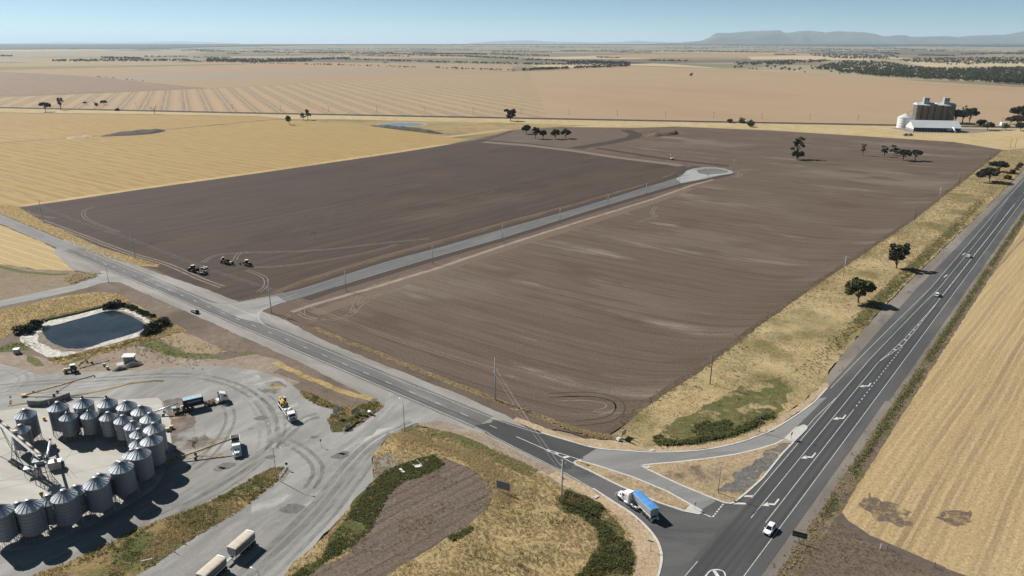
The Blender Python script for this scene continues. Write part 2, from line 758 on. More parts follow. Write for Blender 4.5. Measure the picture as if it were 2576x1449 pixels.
far_fields = [
    ("stubble_field", M_F3, [(-300, 160), (300, 158), (640, 155), (950, 158), (1288, 164), (1288, 179), (1024, 194), (644, 217), (520, 222), (212, 191), (-300, 172)], -.26),
    ("fallow_field", M_FG, [(215, 190), (440, 185), (644, 183), (900, 172), (1200, 168), (1300, 166), (1288, 170), (1000, 181), (644, 196), (390, 205), (300, 199)], -.23),
    ("crop_strip", M_FO, [(-300, 169), (0, 168), (300, 164.5), (620, 160.3), (620, 162.2), (300, 169.5), (0, 176.5), (-300, 180)], -.2),
    ("brown_field", M_F2, [(-400, 172), (-60, 177), (212, 190.7), (522, 221.7), (-400, 256)], -.2),
    ("pale_field", M_F1, [(-400, 262), (508, 223), (644, 217.5), (1024, 194), (1288, 180), (1330, 178.6), (1380, 300), (1288, 298), (644, 286), (-400, 265)], -.18),
    ("pale_paddock", M_F1B, [(1330, 178.6), (1588, 165), (1818, 176), (2064, 185), (2227, 198), (2576, 220), (2900, 243), (2900, 330), (2255, 316), (1932, 310.5), (1380, 300)], -.19),
    ("pale_field", M_FP, [(1330, 164), (1588, 157), (1700, 162), (1820, 172), (1588, 164), (1400, 172)], -.24),
    ("dark_paddock", M_FD, [(1200, 152), (1480, 148), (1760, 151), (1990, 149), (2080, 153), (1880, 157), (1600, 160), (1330, 159)], -.24),
    ("stubble_field", M_FT, [(1480, 139), (1760, 134.5), (2000, 136), (2060, 140), (1750, 144), (1540, 145.5)], -.24),
    ("pale_field", M_FP, [(1880, 141), (2120, 140), (2300, 146), (2170, 151), (1890, 150)], -.25),
    ("straw_field", M_FP, [(2276, 155.5), (2420, 151), (2620, 157), (2640, 166), (2330, 168)], -.24),
    ("straw_field", M_FP, [(1300, 146), (1500, 141), (1640, 147), (1500, 150)], -.25),
    ("dark_paddock", M_FD, [(1950, 131), (2300, 127), (2576, 133), (2400, 141), (2100, 138)], -.26),
    ("stubble_field", M_FT, [(700, 139), (1000, 136), (1180, 139), (1000, 144)], -.26),
    ("fallow_field", M_FG, [(-300, 130), (240, 126), (520, 132), (400, 141), (-300, 146)], -.26),
    ("pale_field", M_FP, [(-300, 123), (100, 121.6), (330, 124), (200, 128), (-300, 130)], -.27),
    ("dark_paddock", M_FD, [(640, 150), (900, 147), (1150, 150), (1000, 155), (700, 156)], -.25),
]
for nm, m_, pts, z in far_fields:
    sheet(nm, P(pts), z, m_)

# railway reserve: straw grass and a low dark bank
M_RES = grass_mat("reserve_grass", [(.33, .25, .13), (.41, .32, .175), (.47, .375, .22)], green=(.20, .17, .08), gscale=.012, glo=.58, ghi=.75, bump=.1, scale=.08)
sheet("railway_reserve", P([(-400, 263), (644, 285), (1288, 297), (1932, 309.5), (2576, 321.5), (2800, 326), (2800, 350), (2660, 366), (2530, 377.5), (2524, 377), (2400, 357),
                            (2200, 344), (1932, 327), (1700, 318), (1600, 321), (1400, 319), (1300, 330), (1190, 347), (1120, 338), (900, 314), (644, 292), (320, 286.5), (-400, 278)]), -.10, M_RES)
M_BANK = plain("ballast", (.09, .08, .07), .95, var=.3, vscale=.1)
bank = MB()
rl = P([(-400, 263.5), (0, 271.6), (644, 285.6), (1288, 298), (1932, 310), (2576, 322), (2800, 326)])
lft, rgt = offset_line(rl, 4.5), offset_line(rl, -4.5)
l2, r2 = offset_line(rl, 1.8), offset_line(rl, -1.8)
n_ = len(rl)
bank.add([(x, y, -.1) for x, y in lft] + [(x, y, 1.5) for x, y in l2] + [(x, y, 1.5) for x, y in r2] + [(x, y, -.1) for x, y in rgt],
         [(k * n_ + i, (k + 1) * n_ + i, (k + 1) * n_ + i + 1, k * n_ + i + 1) for k in range(3) for i in range(n_ - 1)])
tag(bank.build("railway_bank", M_BANK), kind='structure')
M_RAIL = plain("rail_steel", (.16, .13, .11), .5, .6)
rb = bpy.data.objects["railway_bank"]
for off in (-.75, .75):
    kerb("rail", offset_line(rl, off), M_RAIL, rb, w=.12, h=.16, z=1.5, smooth=False)

# ------------------------------------------------------------------ near fields
M_G1 = field_mat("gold_stubble", (.29, .203, .086), (.375, .27, .122), a_g1, streak=(.006, .12), amount=.7,
                 stripes=[(24.0, .13, (.58, .46, .27), .9), (12.0, .12, (.45, .335, .165), .55), (24.0, .42, (.25, .175, .07), .5), (12.0, .42, (.22, .15, .06), .6)],
                 patch=[(.004, (.36, .26, .12), .52, .72)], grain=.22)
sheet("golden_field", P([(-400, 280), (320, 288), (644, 293), (700, 300), (900, 313), (1000, 326), (1130, 345), (1190, 349), (1152, 357.5), (1131, 363.5), (1006, 383.5),
                         (644, 436.5), (342, 478), (160, 505.5), (48, 521), (-40, 512), (-400, 460)]), -.04, M_G1)
M_HEAD = grass_mat("headland_stubble", [(.34, .245, .105), (.41, .30, .14), (.48, .365, .19)], scale=.1, bump=.05)
ribbon("headland", rough_poly(P([(60, 517), (160, 503), (342, 475.5), (644, 434), (1006, 381), (1131, 361)]), 1.0, 6, False), 9.0, -.03, M_HEAD)
ribbon("dark_headland", rough_poly(P([(52, 522.5), (160, 507.5), (342, 480.5), (644, 439), (1006, 385.8), (1131, 365.5), (1230, 349), (1290, 329)]), .8, 5, False), 6.0, .03, plain("dark_headland_soil", (.042, .031, .026), .95, var=.3, vscale=.1))
# channel across the golden field with spoil mounds
M_CH = grass_mat("channel_grass", [(.17, .125, .065), (.23, .17, .08), (.30, .23, .11)], green=(.12, .10, .045), gscale=.02, scale=.06)
ribbon("channel", rough_poly(P([(-60, 361), (0, 359.5), (150, 348.5), (235, 342.5), (330, 335), (415, 326.5), (560, 312.5), (644, 304.5), (700, 300), (800, 303)]), 2.0, 10, False), 9.0, -.02, M_CH)


def mound(name, pts, h, mat, nx=28, ny=8, seed=1, label=None, cat=None, z=-.02):
    """Long low heap between two survey outlines (near edge, far edge)."""
    near, far = pts
    V, F = [], []
    near = rough_poly(near, 0, 1, False, 0, True)
    far = rough_poly(far, 0, 1, False, 0, True)

    def pick(l, t):
        k = t * (len(l) - 1)
        i = min(int(k), len(l) - 2)
        f = k - i
        return (l[i][0] + (l[i + 1][0] - l[i][0]) * f, l[i][1] + (l[i + 1][1] - l[i][1]) * f)
    for i in range(nx + 1):
        t = i / nx
        a, b = pick(near, t), pick(far, t)
        for j in range(ny + 1):
            s = j / ny
            x, y = a[0] + (b[0] - a[0]) * s, a[1] + (b[1] - a[1]) * s
            e = min(1, 4 * t, 4 * (1 - t)) * math.sin(math.pi * s) ** .8
            V.append((x, y, z + h * e * (1 + .35 * mnoise.noise((x * .09, y * .09, seed)) + .18 * mnoise.noise((x * .4, y * .4, seed)))))
    for i in range(nx):
        for j in range(ny):
            a = i * (ny + 1) + j
            F.append((a, a + ny + 1, a + ny + 2, a + 1))
    o = MB().add(V, F).build(name, mat, None, smooth=True)
    return tag(o, label, cat, None, None if cat else 'structure')


M_SPOIL = plain("spoil_earth", (.058, .043, .028), .95, var=.35, vscale=.05)
M_STRAW = plain("straw_earth", (.36, .28, .165), .95, var=.25, vscale=.06)
mound("spoil_bank", (P([(252, 344), (330, 341), (380, 337), (418, 330)]), P([(262, 339.5), (330, 332), (390, 327), (412, 325.5)])), 3.5, M_SPOIL)
mound("straw_bank", (P([(165, 349), (200, 349.5), (232, 346)]), P([(172, 345), (205, 343.5), (232, 342)])), 2.0, M_STRAW, 12, 6)
# olive paddock round the far dam
M_PAD = grass_mat("olive_paddock", [(.23, .17, .085), (.29, .215, .105), (.36, .275, .14)], green=(.18, .16, .07), gscale=.01, scale=.05, bump=.1)
sheet("dam_paddock", P([(700, 300), (850, 300), (1000, 303), (1288, 309), (1480, 316), (1400, 320), (1310, 328), (1190, 349), (1120, 343), (1000, 327), (930, 318), (880, 312)]), -.03, M_PAD, 3.0, 15)
M_DAMW = plain("dam_water", (.09, .11, .125), .15, 0, .5)
c_dam = at(1011, 313.2)
q1, q2, q3 = at(954, 313.2), at(1011, 309.2), at(1011, 317.4)
sheet("far_dam", [(c_dam[0] + (c_dam[0] - q1[0]) * math.cos(t), c_dam[1] + (q2[1] - q3[1]) / 2 * math.sin(t)) for t in [k * math.pi / 16 for k in range(32)]], .02, M_DAMW)
mound("dam_bank", (P([(935, 317.5), (1000, 326), (1060, 333), (1110, 338)]), P([(930, 314.5), (990, 320.5), (1060, 327.5), (1118, 336)])), 3.5, M_SPOIL)
ribbon("dam_rim", [(c_dam[0] + (c_dam[0] - q1[0]) * 1.05 * math.cos(t), c_dam[1] + (q2[1] - q3[1]) / 1.8 * math.sin(t)) for t in [k * math.pi / 12 for k in range(25)]], 5, -.005, M_STRAW)
ribbon("pale_scald", rough_poly(P([(1120, 344), (1180, 338), (1240, 330), (1290, 324)]), 2, 8, False), 14, -.01, field_mat("scald", (.45, .36, .23), (.25, .19, .11), R(40), streak=(.01, .2), amount=.9))

# tilled soil
soil_poly = [(45, 522), (160, 506), (342, 478.5), (644, 437), (1006, 383.5), (1131, 363.5), (1200, 350), (1290, 327), (1400, 320), (1600, 322), (1700, 319), (1932, 328.5), (2200, 345),
             (2400, 358), (2524, 377), (2294.5, 557), (2139.5, 662), (2044, 724.5), (1932, 805), (1790, 914.5), (1600.5, 1042), (1563, 1076), (1500, 1110), (1400, 1080), (1300, 1085)]
SOIL = P(soil_poly) + [MR(s, 0) for s in (60, 0, -60, -120, -180, -240, -300)]
M_SOIL = field_mat("brown_soil", (.105, .076, .058), (.135, .10, .078), R(50), streak=(.01, .15), amount=.6, patch=[(.02, (.09, .066, .05), .5, .7)], bump=.1)
sheet("soil", SOIL, 0.0, M_SOIL, .8, 4)
M_A = field_mat("dark_tilth", (.051, .037, .031), (.094, .072, .059), R(49), streak=(.006, .22), amount=.9,
                patch=[(.006, (.088, .064, .044), .5, .72), (.015, (.06, .045, .038), .5, .7), (.004, (.105, .083, .067), .56, .75)],
                stripes=[(11.0, .12, (.04, .029, .024), .5), (4.0, .2, (.047, .034, .028), .25)], spots=[(.012, (.16, .135, .115), .66, .78)], grain=.25, bump=.12)
A_P = [(52, 523), (160, 508), (342, 480.5), (644, 439), (1006, 385.5), (1131, 365.5), (1215, 352), (1330, 360), (1440, 375), (1560, 392), (1725, 414), (1726, 421), (1705, 432), (1620, 462),
       (1463, 507), (1288, 552), (1119, 600), (969, 640), (769, 700), (700, 728), (640, 748), (605, 756), (560, 751), (480, 718), (400, 682), (330, 650), (250, 618), (110, 560)]
sheet("dark_field", P(A_P), .02, M_A, .8, 5)
M_B = field_mat("brown_tilth", (.086, .061, .045), (.142, .109, .085), R(-37), streak=(.010, .28), amount=.9,
                patch=[(.0045, (.165, .133, .107), .47, .72), (.02, (.096, .068, .049), .52, .7)],
                stripes=[(9.5, .12, (.062, .045, .034), .45), (3.1, .2, (.085, .063, .048), .3)], bend=(HW, 52.0, 15.0, -24.0),
                spots=[(.006, (.205, .175, .145), .56, .74), (.012, (.24, .20, .165), .62, .74), (.02, (.06, .044, .035), .66, .78)], grain=.3, bump=.15)
B_P = [(700, 792), (760, 775), (844, 745), (1000, 695), (1288, 606), (1523, 534), (1735, 468), (1850, 448), (1900, 430), (1800, 408), (1700, 392), (1560, 372), (1500, 366), (1640, 340), (1700, 326),
       (1932, 334), (2200, 351), (2400, 364), (2510, 381), (2287, 556), (2130, 662), (2034, 724.5), (1922, 803), (1780, 911), (1590, 1038), (1550, 1072), (1500, 1098), (1440, 1080), (1376, 1053),
       (1288, 1022), (1239, 1003), (1101, 950), (941, 885), (789, 824), (740, 802)]
sheet("brown_field", P(B_P), .02, M_B, .8, 5)
# worked ground round the five trees, haul tracks
M_C = field_mat("worked_soil", (.105, .079, .062), (.135, .105, .085), R(60), streak=(.008, .05), amount=.7, patch=[(.012, (.15, .122, .10), .55, .72)])
sheet("worked_ground", P([(1225, 351), (1290, 334), (1400, 325), (1560, 326), (1610, 330), (1600, 340), (1500, 362), (1420, 372), (1330, 359)]), .03, M_C, 3, 12)
M_DK = field_mat("wet_soil", (.05, .037, .029), (.07, .053, .042), R(20), streak=(.02, .1), amount=.7)
ribbon("haul_road", rough_poly(P([(1575, 327), (1600, 338), (1590, 347), (1540, 358), (1470, 369), (1440, 375)]), 1, 6, False), 17, .04, M_DK)
ribbon("haul_road", rough_poly(P([(1500, 372), (1580, 385), (1690, 402), (1780, 412), (1850, 420)]), 1, 6, False), 9, .04, M_DK)
M_TRK = field_mat("track_soil", (.16, .13, .105), (.19, .155, .125), R(20), streak=(.02, .3), amount=.7)
ribbon("track", rough_poly(P([(1215, 357), (1330, 366), (1440, 379), (1560, 397), (1690, 413), (1730, 420)]), .8, 6, False), 13, .035, M_TRK)
mound("earth_mound", (P([(1627, 345), (1660, 344), (1700, 339), (1706, 335)]), P([(1630, 339), (1660, 336), (1690, 333), (1700, 333)])), 4.0, plain("mound_earth", (.115, .08, .05), .95, var=.3, vscale=.1))
M_ORG = soften(field_mat("ochre_soil", (.105, .073, .046), (.14, .097, .058), R(49), streak=(.01, .3), amount=.8), .12, .35, .6, R(49), 6.0)
ribbon("ochre_strip", rough_poly(P([(700, 733), (769, 712), (969, 651), (1119, 609), (1288, 560), (1463, 512), (1600, 473), (1690, 440)]), 1.2, 5, False), 5.5, .045, M_ORG)
M_DKS = field_mat("dark_shoulder", (.052, .041, .035), (.072, .056, .047), R(50), streak=(.02, .5), amount=.7)
ribbon("dark_shoulder", rough_poly(P([(720, 737), (800, 712.5), (969, 657), (1119, 616), (1288, 567), (1463, 518), (1625, 469), (1700, 442), (1728, 425), (1760, 417)]), .5, 4, False), 7.5, .05, M_DKS)
ribbon("dark_shoulder", rough_poly(P([(770, 753), (844, 727), (1066, 660), (1288, 595.5), (1523, 521), (1715, 464), (1780, 452), (1830, 441), (1850, 433)]), .5, 4, False), 5.5, .05, M_DKS)
ribbon("track", rough_poly(P([(735, 785), (800, 763), (900, 735), (944, 722), (1090, 678), (1288, 611), (1463, 556), (1640, 502), (1742, 466), (1800, 450)]), .3, 4, False), 3.0, .055,
       plain("track_clay", (.235, .185, .145), .95, var=.2, vscale=.2))
ribbon("track_verge", rough_poly(P([(790, 790), (900, 752), (1000, 714), (1090, 685), (1288, 619), (1463, 566), (1640, 509), (1745, 471)]), .6, 4, False), 8.0, .045,
       field_mat("track_earth", (.125, .092, .07), (.165, .128, .1), R(50), streak=(.02, .8), amount=.9))
# fence-line strip along the highway side of the brown field and along the side road
M_FL = grass_mat("fence_line", [(.075, .055, .042), (.11, .082, .06), (.15, .115, .075)], green=(.08, .085, .03), gscale=.03, glo=.6, ghi=.7)
fl = P([(2517, 380), (2292, 557), (2137, 662), (2041, 724.5), (1929, 805), (1787, 914.5), (1597, 1042), (1560, 1078)])
ribbon("fence_strip", rough_poly(fl, .6, 3, False), 5.0, .05, M_FL)
ribbon("fence_strip", rough_poly(offset_line(fl, 3.2), .5, 3, False), 1.2, .055, plain("pale_tilth", (.235, .185, .125), .95, var=.25, vscale=.3))
fl2 = P([(789, 824), (860, 855), (941.5, 885.5), (1101, 950), (1239, 1003), (1288, 1024), (1376, 1055), (1440, 1082)])
M_FL2 = grass_mat("fence_grass", [(.10, .075, .055), (.19, .14, .085), (.29, .215, .115)], green=(.09, .10, .035), gscale=.06, glo=.6, ghi=.7)
ribbon("fence_strip", rough_poly(fl2, .7, 2, False), 2.6, .05, M_FL2)

# ------------------------------------------------------------------ golden verge by the side road, left fields
M_VG = grass_mat("verge_grass", [(.235, .165, .068), (.335, .24, .108), (.43, .325, .165)], green=(.13, .125, .045), gscale=.045, glo=.56, ghi=.72)
sheet("grass_verge", P([(-80, 500), (45, 522), (107.5, 557), (250, 622), (345, 650), (402, 667), (395, 672), (340, 668), (300, 652), (240, 640), (150, 598), (-80, 506)]), .055, M_VG, .8, 2.5)
M_LF = field_mat("left_stubble", (.33, .24, .11), (.43, .325, .175), ang((0, 610), (160, 660)), streak=(.02, .5), amount=.8, stripes=[(6.0, .2, (.50, .39, .22), .6)], grain=.25)
sheet("stubble_field", P([(-200, 480), (-60, 540), (100, 606), (160, 637), (168, 652), (205, 676), (185, 682), (90, 678), (30, 668), (-200, 640)]), .03, M_LF, .8, 3)
M_LB = grass_mat("left_paddock", [(.17, .13, .09), (.22, .17, .115), (.27, .215, .145)], green=(.12, .12, .05), gscale=.03, glo=.55, ghi=.7)
sheet("paddock", P([(-200, 640), (30, 668), (90, 678), (185, 682), (252, 686), (225, 700), (175, 722), (60, 745), (-200, 800)]), .025, M_LB, .8, 3)
M_GRN = grass_mat("green_grass", [(.075, .085, .03), (.11, .115, .042), (.17, .15, .065)], scale=.5, bump=.3)
ribbon("channel", rough_poly(P([(-60, 655), (0, 672), (60, 685), (130, 690), (185, 690)]), .8, 2.5, False), 3.0, .06, M_GRN)
M_TAN = grass_mat("tan_verge", [(.31, .23, .145), (.38, .29, .19), (.44, .35, .235)], green=(.21, .165, .095), gscale=.15, glo=.55, ghi=.7, scale=.6, bump=.15)

# ------------------------------------------------------------------ ground south of the side road
M_DIRT = grass_mat("dirt", [(.125, .094, .073), (.165, .127, .10), (.21, .165, .13)], green=(.11, .085, .064), gscale=.03, glo=.5, ghi=.65, scale=.4, bump=.15)
sheet("dirt", P([(-300, 760), (60, 755), (220, 715), (320, 705)]) + [MR(s, -3) for s in (-190, -120, -60, 0, 60, 90)] + P([(980, 1060), (700, 1060), (-300, 1100)]), .03, M_DIRT)
M_PALE = grass_mat("pale_dirt", [(.20, .155, .12), (.255, .205, .16), (.31, .255, .205)], green=(.15, .125, .09), gscale=.05, glo=.55, ghi=.7, scale=.3, bump=.12)
sheet("pale_dirt", P([(-300, 950), (-100, 905), (10, 885), (95, 900), (140, 915), (300, 880), (380, 865), (480, 900), (560, 905), (640, 893), (700, 905), (760, 960), (700, 985), (640, 945), (400, 935), (100, 950), (-300, 1010)]), .045, M_PALE, 1.5, 4)
sheet("grass_patch", P([(345, 868), (380, 850), (420, 862), (470, 890), (540, 893), (560, 898), (520, 904), (440, 900), (390, 884)]), .05, M_GRN, 1.0, 2)
sheet("grass_patch", P([(600, 888), (635, 884), (650, 890), (610, 895)]), .05, M_GRN, .8, 2)
M_MOWN = grass_mat("mown_grass", [(.22, .165, .11), (.28, .215, .14), (.33, .26, .175)], green=(.15, .15, .06), gscale=.05, glo=.62, ghi=.75, scale=.5)
sheet("mown_grass", P([(400, 850), (445, 832), (480, 842), (545, 872), (572, 884), (540, 891), (470, 888), (420, 862)]), .052, M_MOWN, .8, 2)
M_GOLD = grass_mat("gold_grass", [(.22, .155, .06), (.34, .25, .115), (.44, .34, .18)], green=(.15, .125, .05), gscale=.06, glo=.58, ghi=.72)
sheet("grass_bank", P([(-200, 830), (-60, 792), (60, 768), (180, 742), (250, 734), (310, 741), (330, 762), (300, 772), (250, 768), (120, 802), (45, 826), (10, 850), (-200, 900)]), .05, M_GOLD, .8, 2.5)
sheet("grass_bank", P([(320, 758), (345, 768), (410, 805), (455, 822), (470, 832), (440, 838), (395, 853), (360, 862), (352, 850), (380, 830), (375, 804), (330, 778)]), .05, M_GOLD, .8, 2.5)
sheet("grass_bank", P([(120, 905), (160, 900), (245, 876), (355, 848), (362, 858), (270, 888), (190, 908), (140, 916)]), .05, M_GOLD, .8, 2)
sheet("grass_patch", P([(120, 900), (150, 899), (150, 905), (125, 908)]), .054, M_GRN, .5, 2)
sheet("grass_patch", P([(-20, 880), (30, 860), (58, 866), (75, 880), (40, 882), (-20, 890)]), .054, M_GRN, .8, 2)
sheet("grass_patch", P([(70, 895), (100, 905), (112, 920), (90, 922), (65, 905)]), .054, M_GRN, .8, 2)
sheet("grass_patch", P([(150, 915), (215, 898), (218, 903), (160, 921)]), .054, M_GRN, .8, 2)

# ------------------------------------------------------------------ roads: shoulders, seals
M_GRV = seal_mat("shoulder_gravel", (.235, .225, .205), MR.a, pale=(.30, .285, .265), lo=.45, hi=.65, grain=.18, rough=.95, extra=[(.12, (.20, .17, .14), .55, .7)])


def mr_poly(s0, s1, t0, t1, k=10):
    return [MR(s0 + (s1 - s0) * i / k, t0) for i in range(k + 1)] + [MR(s1 - (s1 - s0) * i / k, t1) for i in range(k + 1)]


sheet("road_shoulder", [MR(*q) for q in ((-236, -9), (-205, -14), (-190, -16), (-175, -12), (-150, -9.5), (-60, -9.3), (0, -9.5), (40, -11.5), (64, -13), (90, -12), (126, -12), (126, 0), (84, 8),
                                         (60, 9), (0, 8.6), (-25, 10), (-40, 12), (-110, 12), (-150, 9.5), (-190, 9.5), (-236, 11), (-262, 6))], .07, M_GRV, .5, 2)
M_OLD = seal_mat("old_seal", (.175, .172, .166), MR.a, pale=(.215, .212, .205), paths=(MR, (-2.4, -1.1, 1.1, 2.4), .5, (.13, .128, .125), .8), extra=[(.2, (.13, .13, .128), .6, .75)])
sheet("side_road", [MR(s, 4.9) for s in (-470, -380, -262, -228)] + [MR(s, -4.6) for s in (-228, -262, -380, -470)], .078, M_OLD, .25, 3)
M_NEW = seal_mat("side_seal", (.128, .126, .123), MR.a, pale=(.215, .212, .205), lo=.5, hi=.72, paths=(MR, (-2.5, -1.0), .75, (.062, .062, .062), .9))
sheet("side_road", [MR(s, 5.0) for s in (-236, -180, -120, -60, 0, 60, 80)] + [MR(s, -4.4) for s in (80, 60, 0, -60, -120, -180, -236)], .082, M_NEW, .15, 2)
# road off to the left and the junction splay
M_SPL = seal_mat("splay_seal", (.23, .225, .215), R(20), pale=(.30, .295, .28), extra=[(.1, (.18, .175, .165), .58, .72)])
sheet("branch_road", P([(-120, 786), (0, 757), (125, 729.5), (175, 719), (215, 706), (240, 694), (256, 681), (275, 686), (330, 706), (360, 722), (320, 711), (275, 710), (255, 713), (215, 725.5), (140, 743), (0, 772), (-120, 800)]), .088, M_SPL, .3, 2)
M_EST = seal_mat("estate_seal", (.115, .116, .115), R(50), pale=(.145, .146, .145), extra=[(.15, (.10, .10, .10), .55, .7)])
est_top = [(500, 752), (532, 763.5), (557, 763.5), (600, 760), (644, 752), (700, 741), (769, 724.5), (969, 661), (1119, 620), (1288, 571), (1463, 522), (1625.5, 472), (1700, 450)]
est_bot = [(1713, 461), (1523, 517), (1288, 591), (1066, 655), (844, 722), (770, 746), (704, 764), (662, 781), (652, 797), (668, 817), (640, 822), (560, 792)]
sheet("estate_road", P(est_top + est_bot), .086, M_EST, .12, 2)
sheet("estate_junction", P([(500, 752), (532, 763.5), (557, 763.5), (600, 760), (644, 752), (697, 745), (722, 760), (704, 764), (662, 781), (652, 797), (668, 817), (600, 800)]), .09, M_SPL, .15, 2)
cul = [(1700, 449.5), (1712, 444), (1728, 429.5), (1745, 423.5), (1770, 421), (1800, 421.3), (1822, 424.3), (1840, 430), (1845.5, 435), (1838, 437.5), (1812, 441), (1778, 448.5), (1745, 455.5), (1713, 461)]
M_CUL = seal_mat("new_gravel", (.27, .272, .268), R(30), pale=(.34, .34, .335), extra=[(.06, (.2, .205, .205), .55, .7)])
sheet("turning_circle", P(cul), .092, M_CUL, .3, 3)
sheet("turning_circle_seal", P([(1752, 428), (1775, 423.5), (1805, 424), (1828, 428.5), (1835, 433), (1812, 437), (1780, 440), (1758, 436)]), .098, M_EST, .8, 4)
M_CONC = plain("kerb_concrete", (.47, .46, .43), .9, var=.12, vscale=1.0)
for l_ in (est_top[4:], list(reversed(est_bot[:5]))):
    kerb("kerb", P(l_), plain("estate_kerb", (.26, .26, .255), .9, var=.1) if 'estate_kerb' not in bpy.data.materials else bpy.data.materials['estate_kerb'], None, w=.55, h=.1, z=.06)

# highway
M_HW = seal_mat("highway_seal", (.062, .063, .066), HW.a, pale=(.078, .079, .081), paths=(HW, (.7, 2.6, 4.2, 6.1, 7.5, 9.2), .55, (.045, .046, .049), .75), grain=.1, rough=.8)
M_HWS = seal_mat("highway_shoulder_seal", (.082, .082, .083), HW.a, pale=(.11, .108, .106), grain=.1)
M_HWG = seal_mat("highway_gravel", (.165, .145, .125), HW.a, pale=(.22, .195, .165), lo=.45, hi=.65, grain=.2, rough=.95, extra=[(.3, (.11, .11, .11), .55, .68)])


def hw_poly(pts):
    return [HW(s, t) for s, t in pts]


sheet("highway_verge_gravel", hw_poly([(-140, -7), (-90, -6.4), (0, -6.3), (200, -6.0), (400, -6), (900, -6), (900, 14.5), (560, 16), (400, 17), (200, 20), (120, 20.5), (60, 19.5), (26, 17.5), (10, 12), (-140, 12)]), .06, M_HWG, .5, 2.5)
sheet("highway", hw_poly([(-140, -2.9), (0, -2.9), (28, -2.8), (29, -3.9), (180, -3.8), (900, -4.0), (900, 11.2), (562, 11.2), (300, 13.5), (163, 15.1), (26, 14.8), (15, 12.2), (-60, 11.0), (-140, 12)]), .09, M_HWS, .12, 3)
sheet("highway_lanes", hw_poly([(-140, 0), (900, 0), (900, 6.9), (170, 10.0), (20, 10.1), (-95, 10.1), (-140, 10.1)]), .094, M_HW)

# intersection seal
slip_out = [(1361, 1089), (1434, 1110.5), (1500, 1128), (1575, 1134.5), (1642, 1138.5), (1730, 1136), (1797, 1128), (1863, 1112.5), (1900, 1099.5), (1950, 1078), (2037, 1021), (2081, 976.5)]
slip_in = [(1613.8, 1172), (1640, 1168.5), (1694, 1164), (1770, 1156), (1851, 1144), (1910, 1130), (1949.6, 1117.9), (1969.7, 1107.4)]
truck_kerb = [(1491.6, 1229.5), (1551, 1268), (1589, 1292.4), (1627.8, 1327.3), (1652, 1358.7), (1662.7, 1386.6), (1664.4, 1411), (1655.7, 1449), (1640, 1490)]
M_INT = seal_mat("junction_seal", (.085, .085, .086), R(0), pale=(.115, .114, .112), extra=[(.08, (.066, .066, .068), .52, .68)])
inter = P([(1240, 1056), (1264, 1059)] + slip_out) + hw_poly([(15, 9.5), (-60, 9.8), (-140, 9.8)]) + P([(1640, 1490), (1655.7, 1449), (1664.4, 1411), (1662.7, 1386.6), (1652, 1358.7), (1627.8, 1327.3), (1589, 1292.4), (1551, 1268), (1491.6, 1231.5), (1420, 1191), (1340, 1150), (1288, 1124), (1219, 1090)])
sheet("junction", inter, .086, M_INT)
M_DARK = seal_mat("fresh_seal", (.056, .056, .057), MR.a, pale=(.07, .07, .07), grain=.1)
sheet("fresh_seal", P([(1225, 1065), (1264, 1060), (1361, 1090), (1434, 1111), (1500, 1129), (1444, 1164), (1436, 1180), (1410, 1183), (1340, 1149), (1288, 1121), (1222, 1088), (1190, 1072)]), .09, M_DARK)
M_SLIP = seal_mat("slip_seal", (.20, .198, .193), R(15), pale=(.235, .232, .226), extra=[(.2, (.17, .168, .165), .55, .7)])
sheet("slip_lane", P([(1500, 1129), (1575, 1135), (1642, 1139), (1730, 1136.5), (1797, 1128.5), (1863, 1113), (1900, 1100), (1950, 1078.5), (2020, 1033), (2060, 1003), (2080, 1000), (1969.7, 1107), (1949.6, 1117.5), (1910, 1129.5), (1851, 1143.5), (1770, 1155.5), (1694, 1163.5),
                      (1640, 1168), (1614, 1172), (1631, 1182), (1711, 1220), (1792, 1253), (1800, 1262), (1762, 1284), (1736, 1269), (1676, 1236), (1593, 1201), (1502, 1171.5), (1453, 1159)]), .091, M_SLIP)
# islands
M_ISL = grass_mat("island_grass", [(.25, .185, .11), (.33, .25, .155), (.40, .31, .20)], green=(.145, .115, .085), gscale=.11, glo=.52, ghi=.66, scale=.6)
M_GRC = grass_mat("island_gravel", [(.115, .115, .115), (.145, .143, .14), (.18, .172, .16)], green=(.26, .2, .13), gscale=.06, glo=.6, ghi=.7, scale=.8)
soften(M_GRC, .3, .33, .58)
T1 = slip_in + [(1995.9, 1113.3), (1968, 1142), (1919, 1203), (1884, 1235), (1865, 1250.5), (1847.6, 1264.4), (1837, 1268), (1823, 1266), (1792, 1254), (1711.5, 1220.8), (1631, 1182.5)]
T2 = [(1444.5, 1163.2), (1453, 1159), (1502, 1172), (1592.9, 1201.6), (1676.6, 1236.5), (1736, 1269.7), (1763.9, 1285.4), (1767.4, 1290.6), (1757, 1294), (1722, 1287), (1659, 1266), (1634.7, 1255.7), (1561.5, 1224.3), (1481, 1184), (1449.8, 1170.2)]
isl = sheet("traffic_island", P(T1), .20, M_ISL, .1, 1)
sheet("island_gravel", P([(1990, 1115), (1965, 1143), (1915, 1204), (1880, 1235), (1862, 1248), (1800, 1235), (1840, 1215), (1850, 1190), (1900, 1165), (1930, 1135), (1960, 1118)]), .205, M_GRC, 1.2, 1.5, parent=isl)
kerb("kerb", P(T1 + T1[:1]), M_CONC, isl, w=.6, h=.16, z=.06, smooth=False)
isl2 = sheet("traffic_island", P(T2), .20, M_ISL, .1, 1, seed=4)
kerb("kerb", P(T2 + T2[:1]), M_CONC, isl2, w=.6, h=.16, z=.06, smooth=False)
M_CONCP = plain("concrete_paving", (.44, .43, .40), .9, var=.08, vscale=.8)
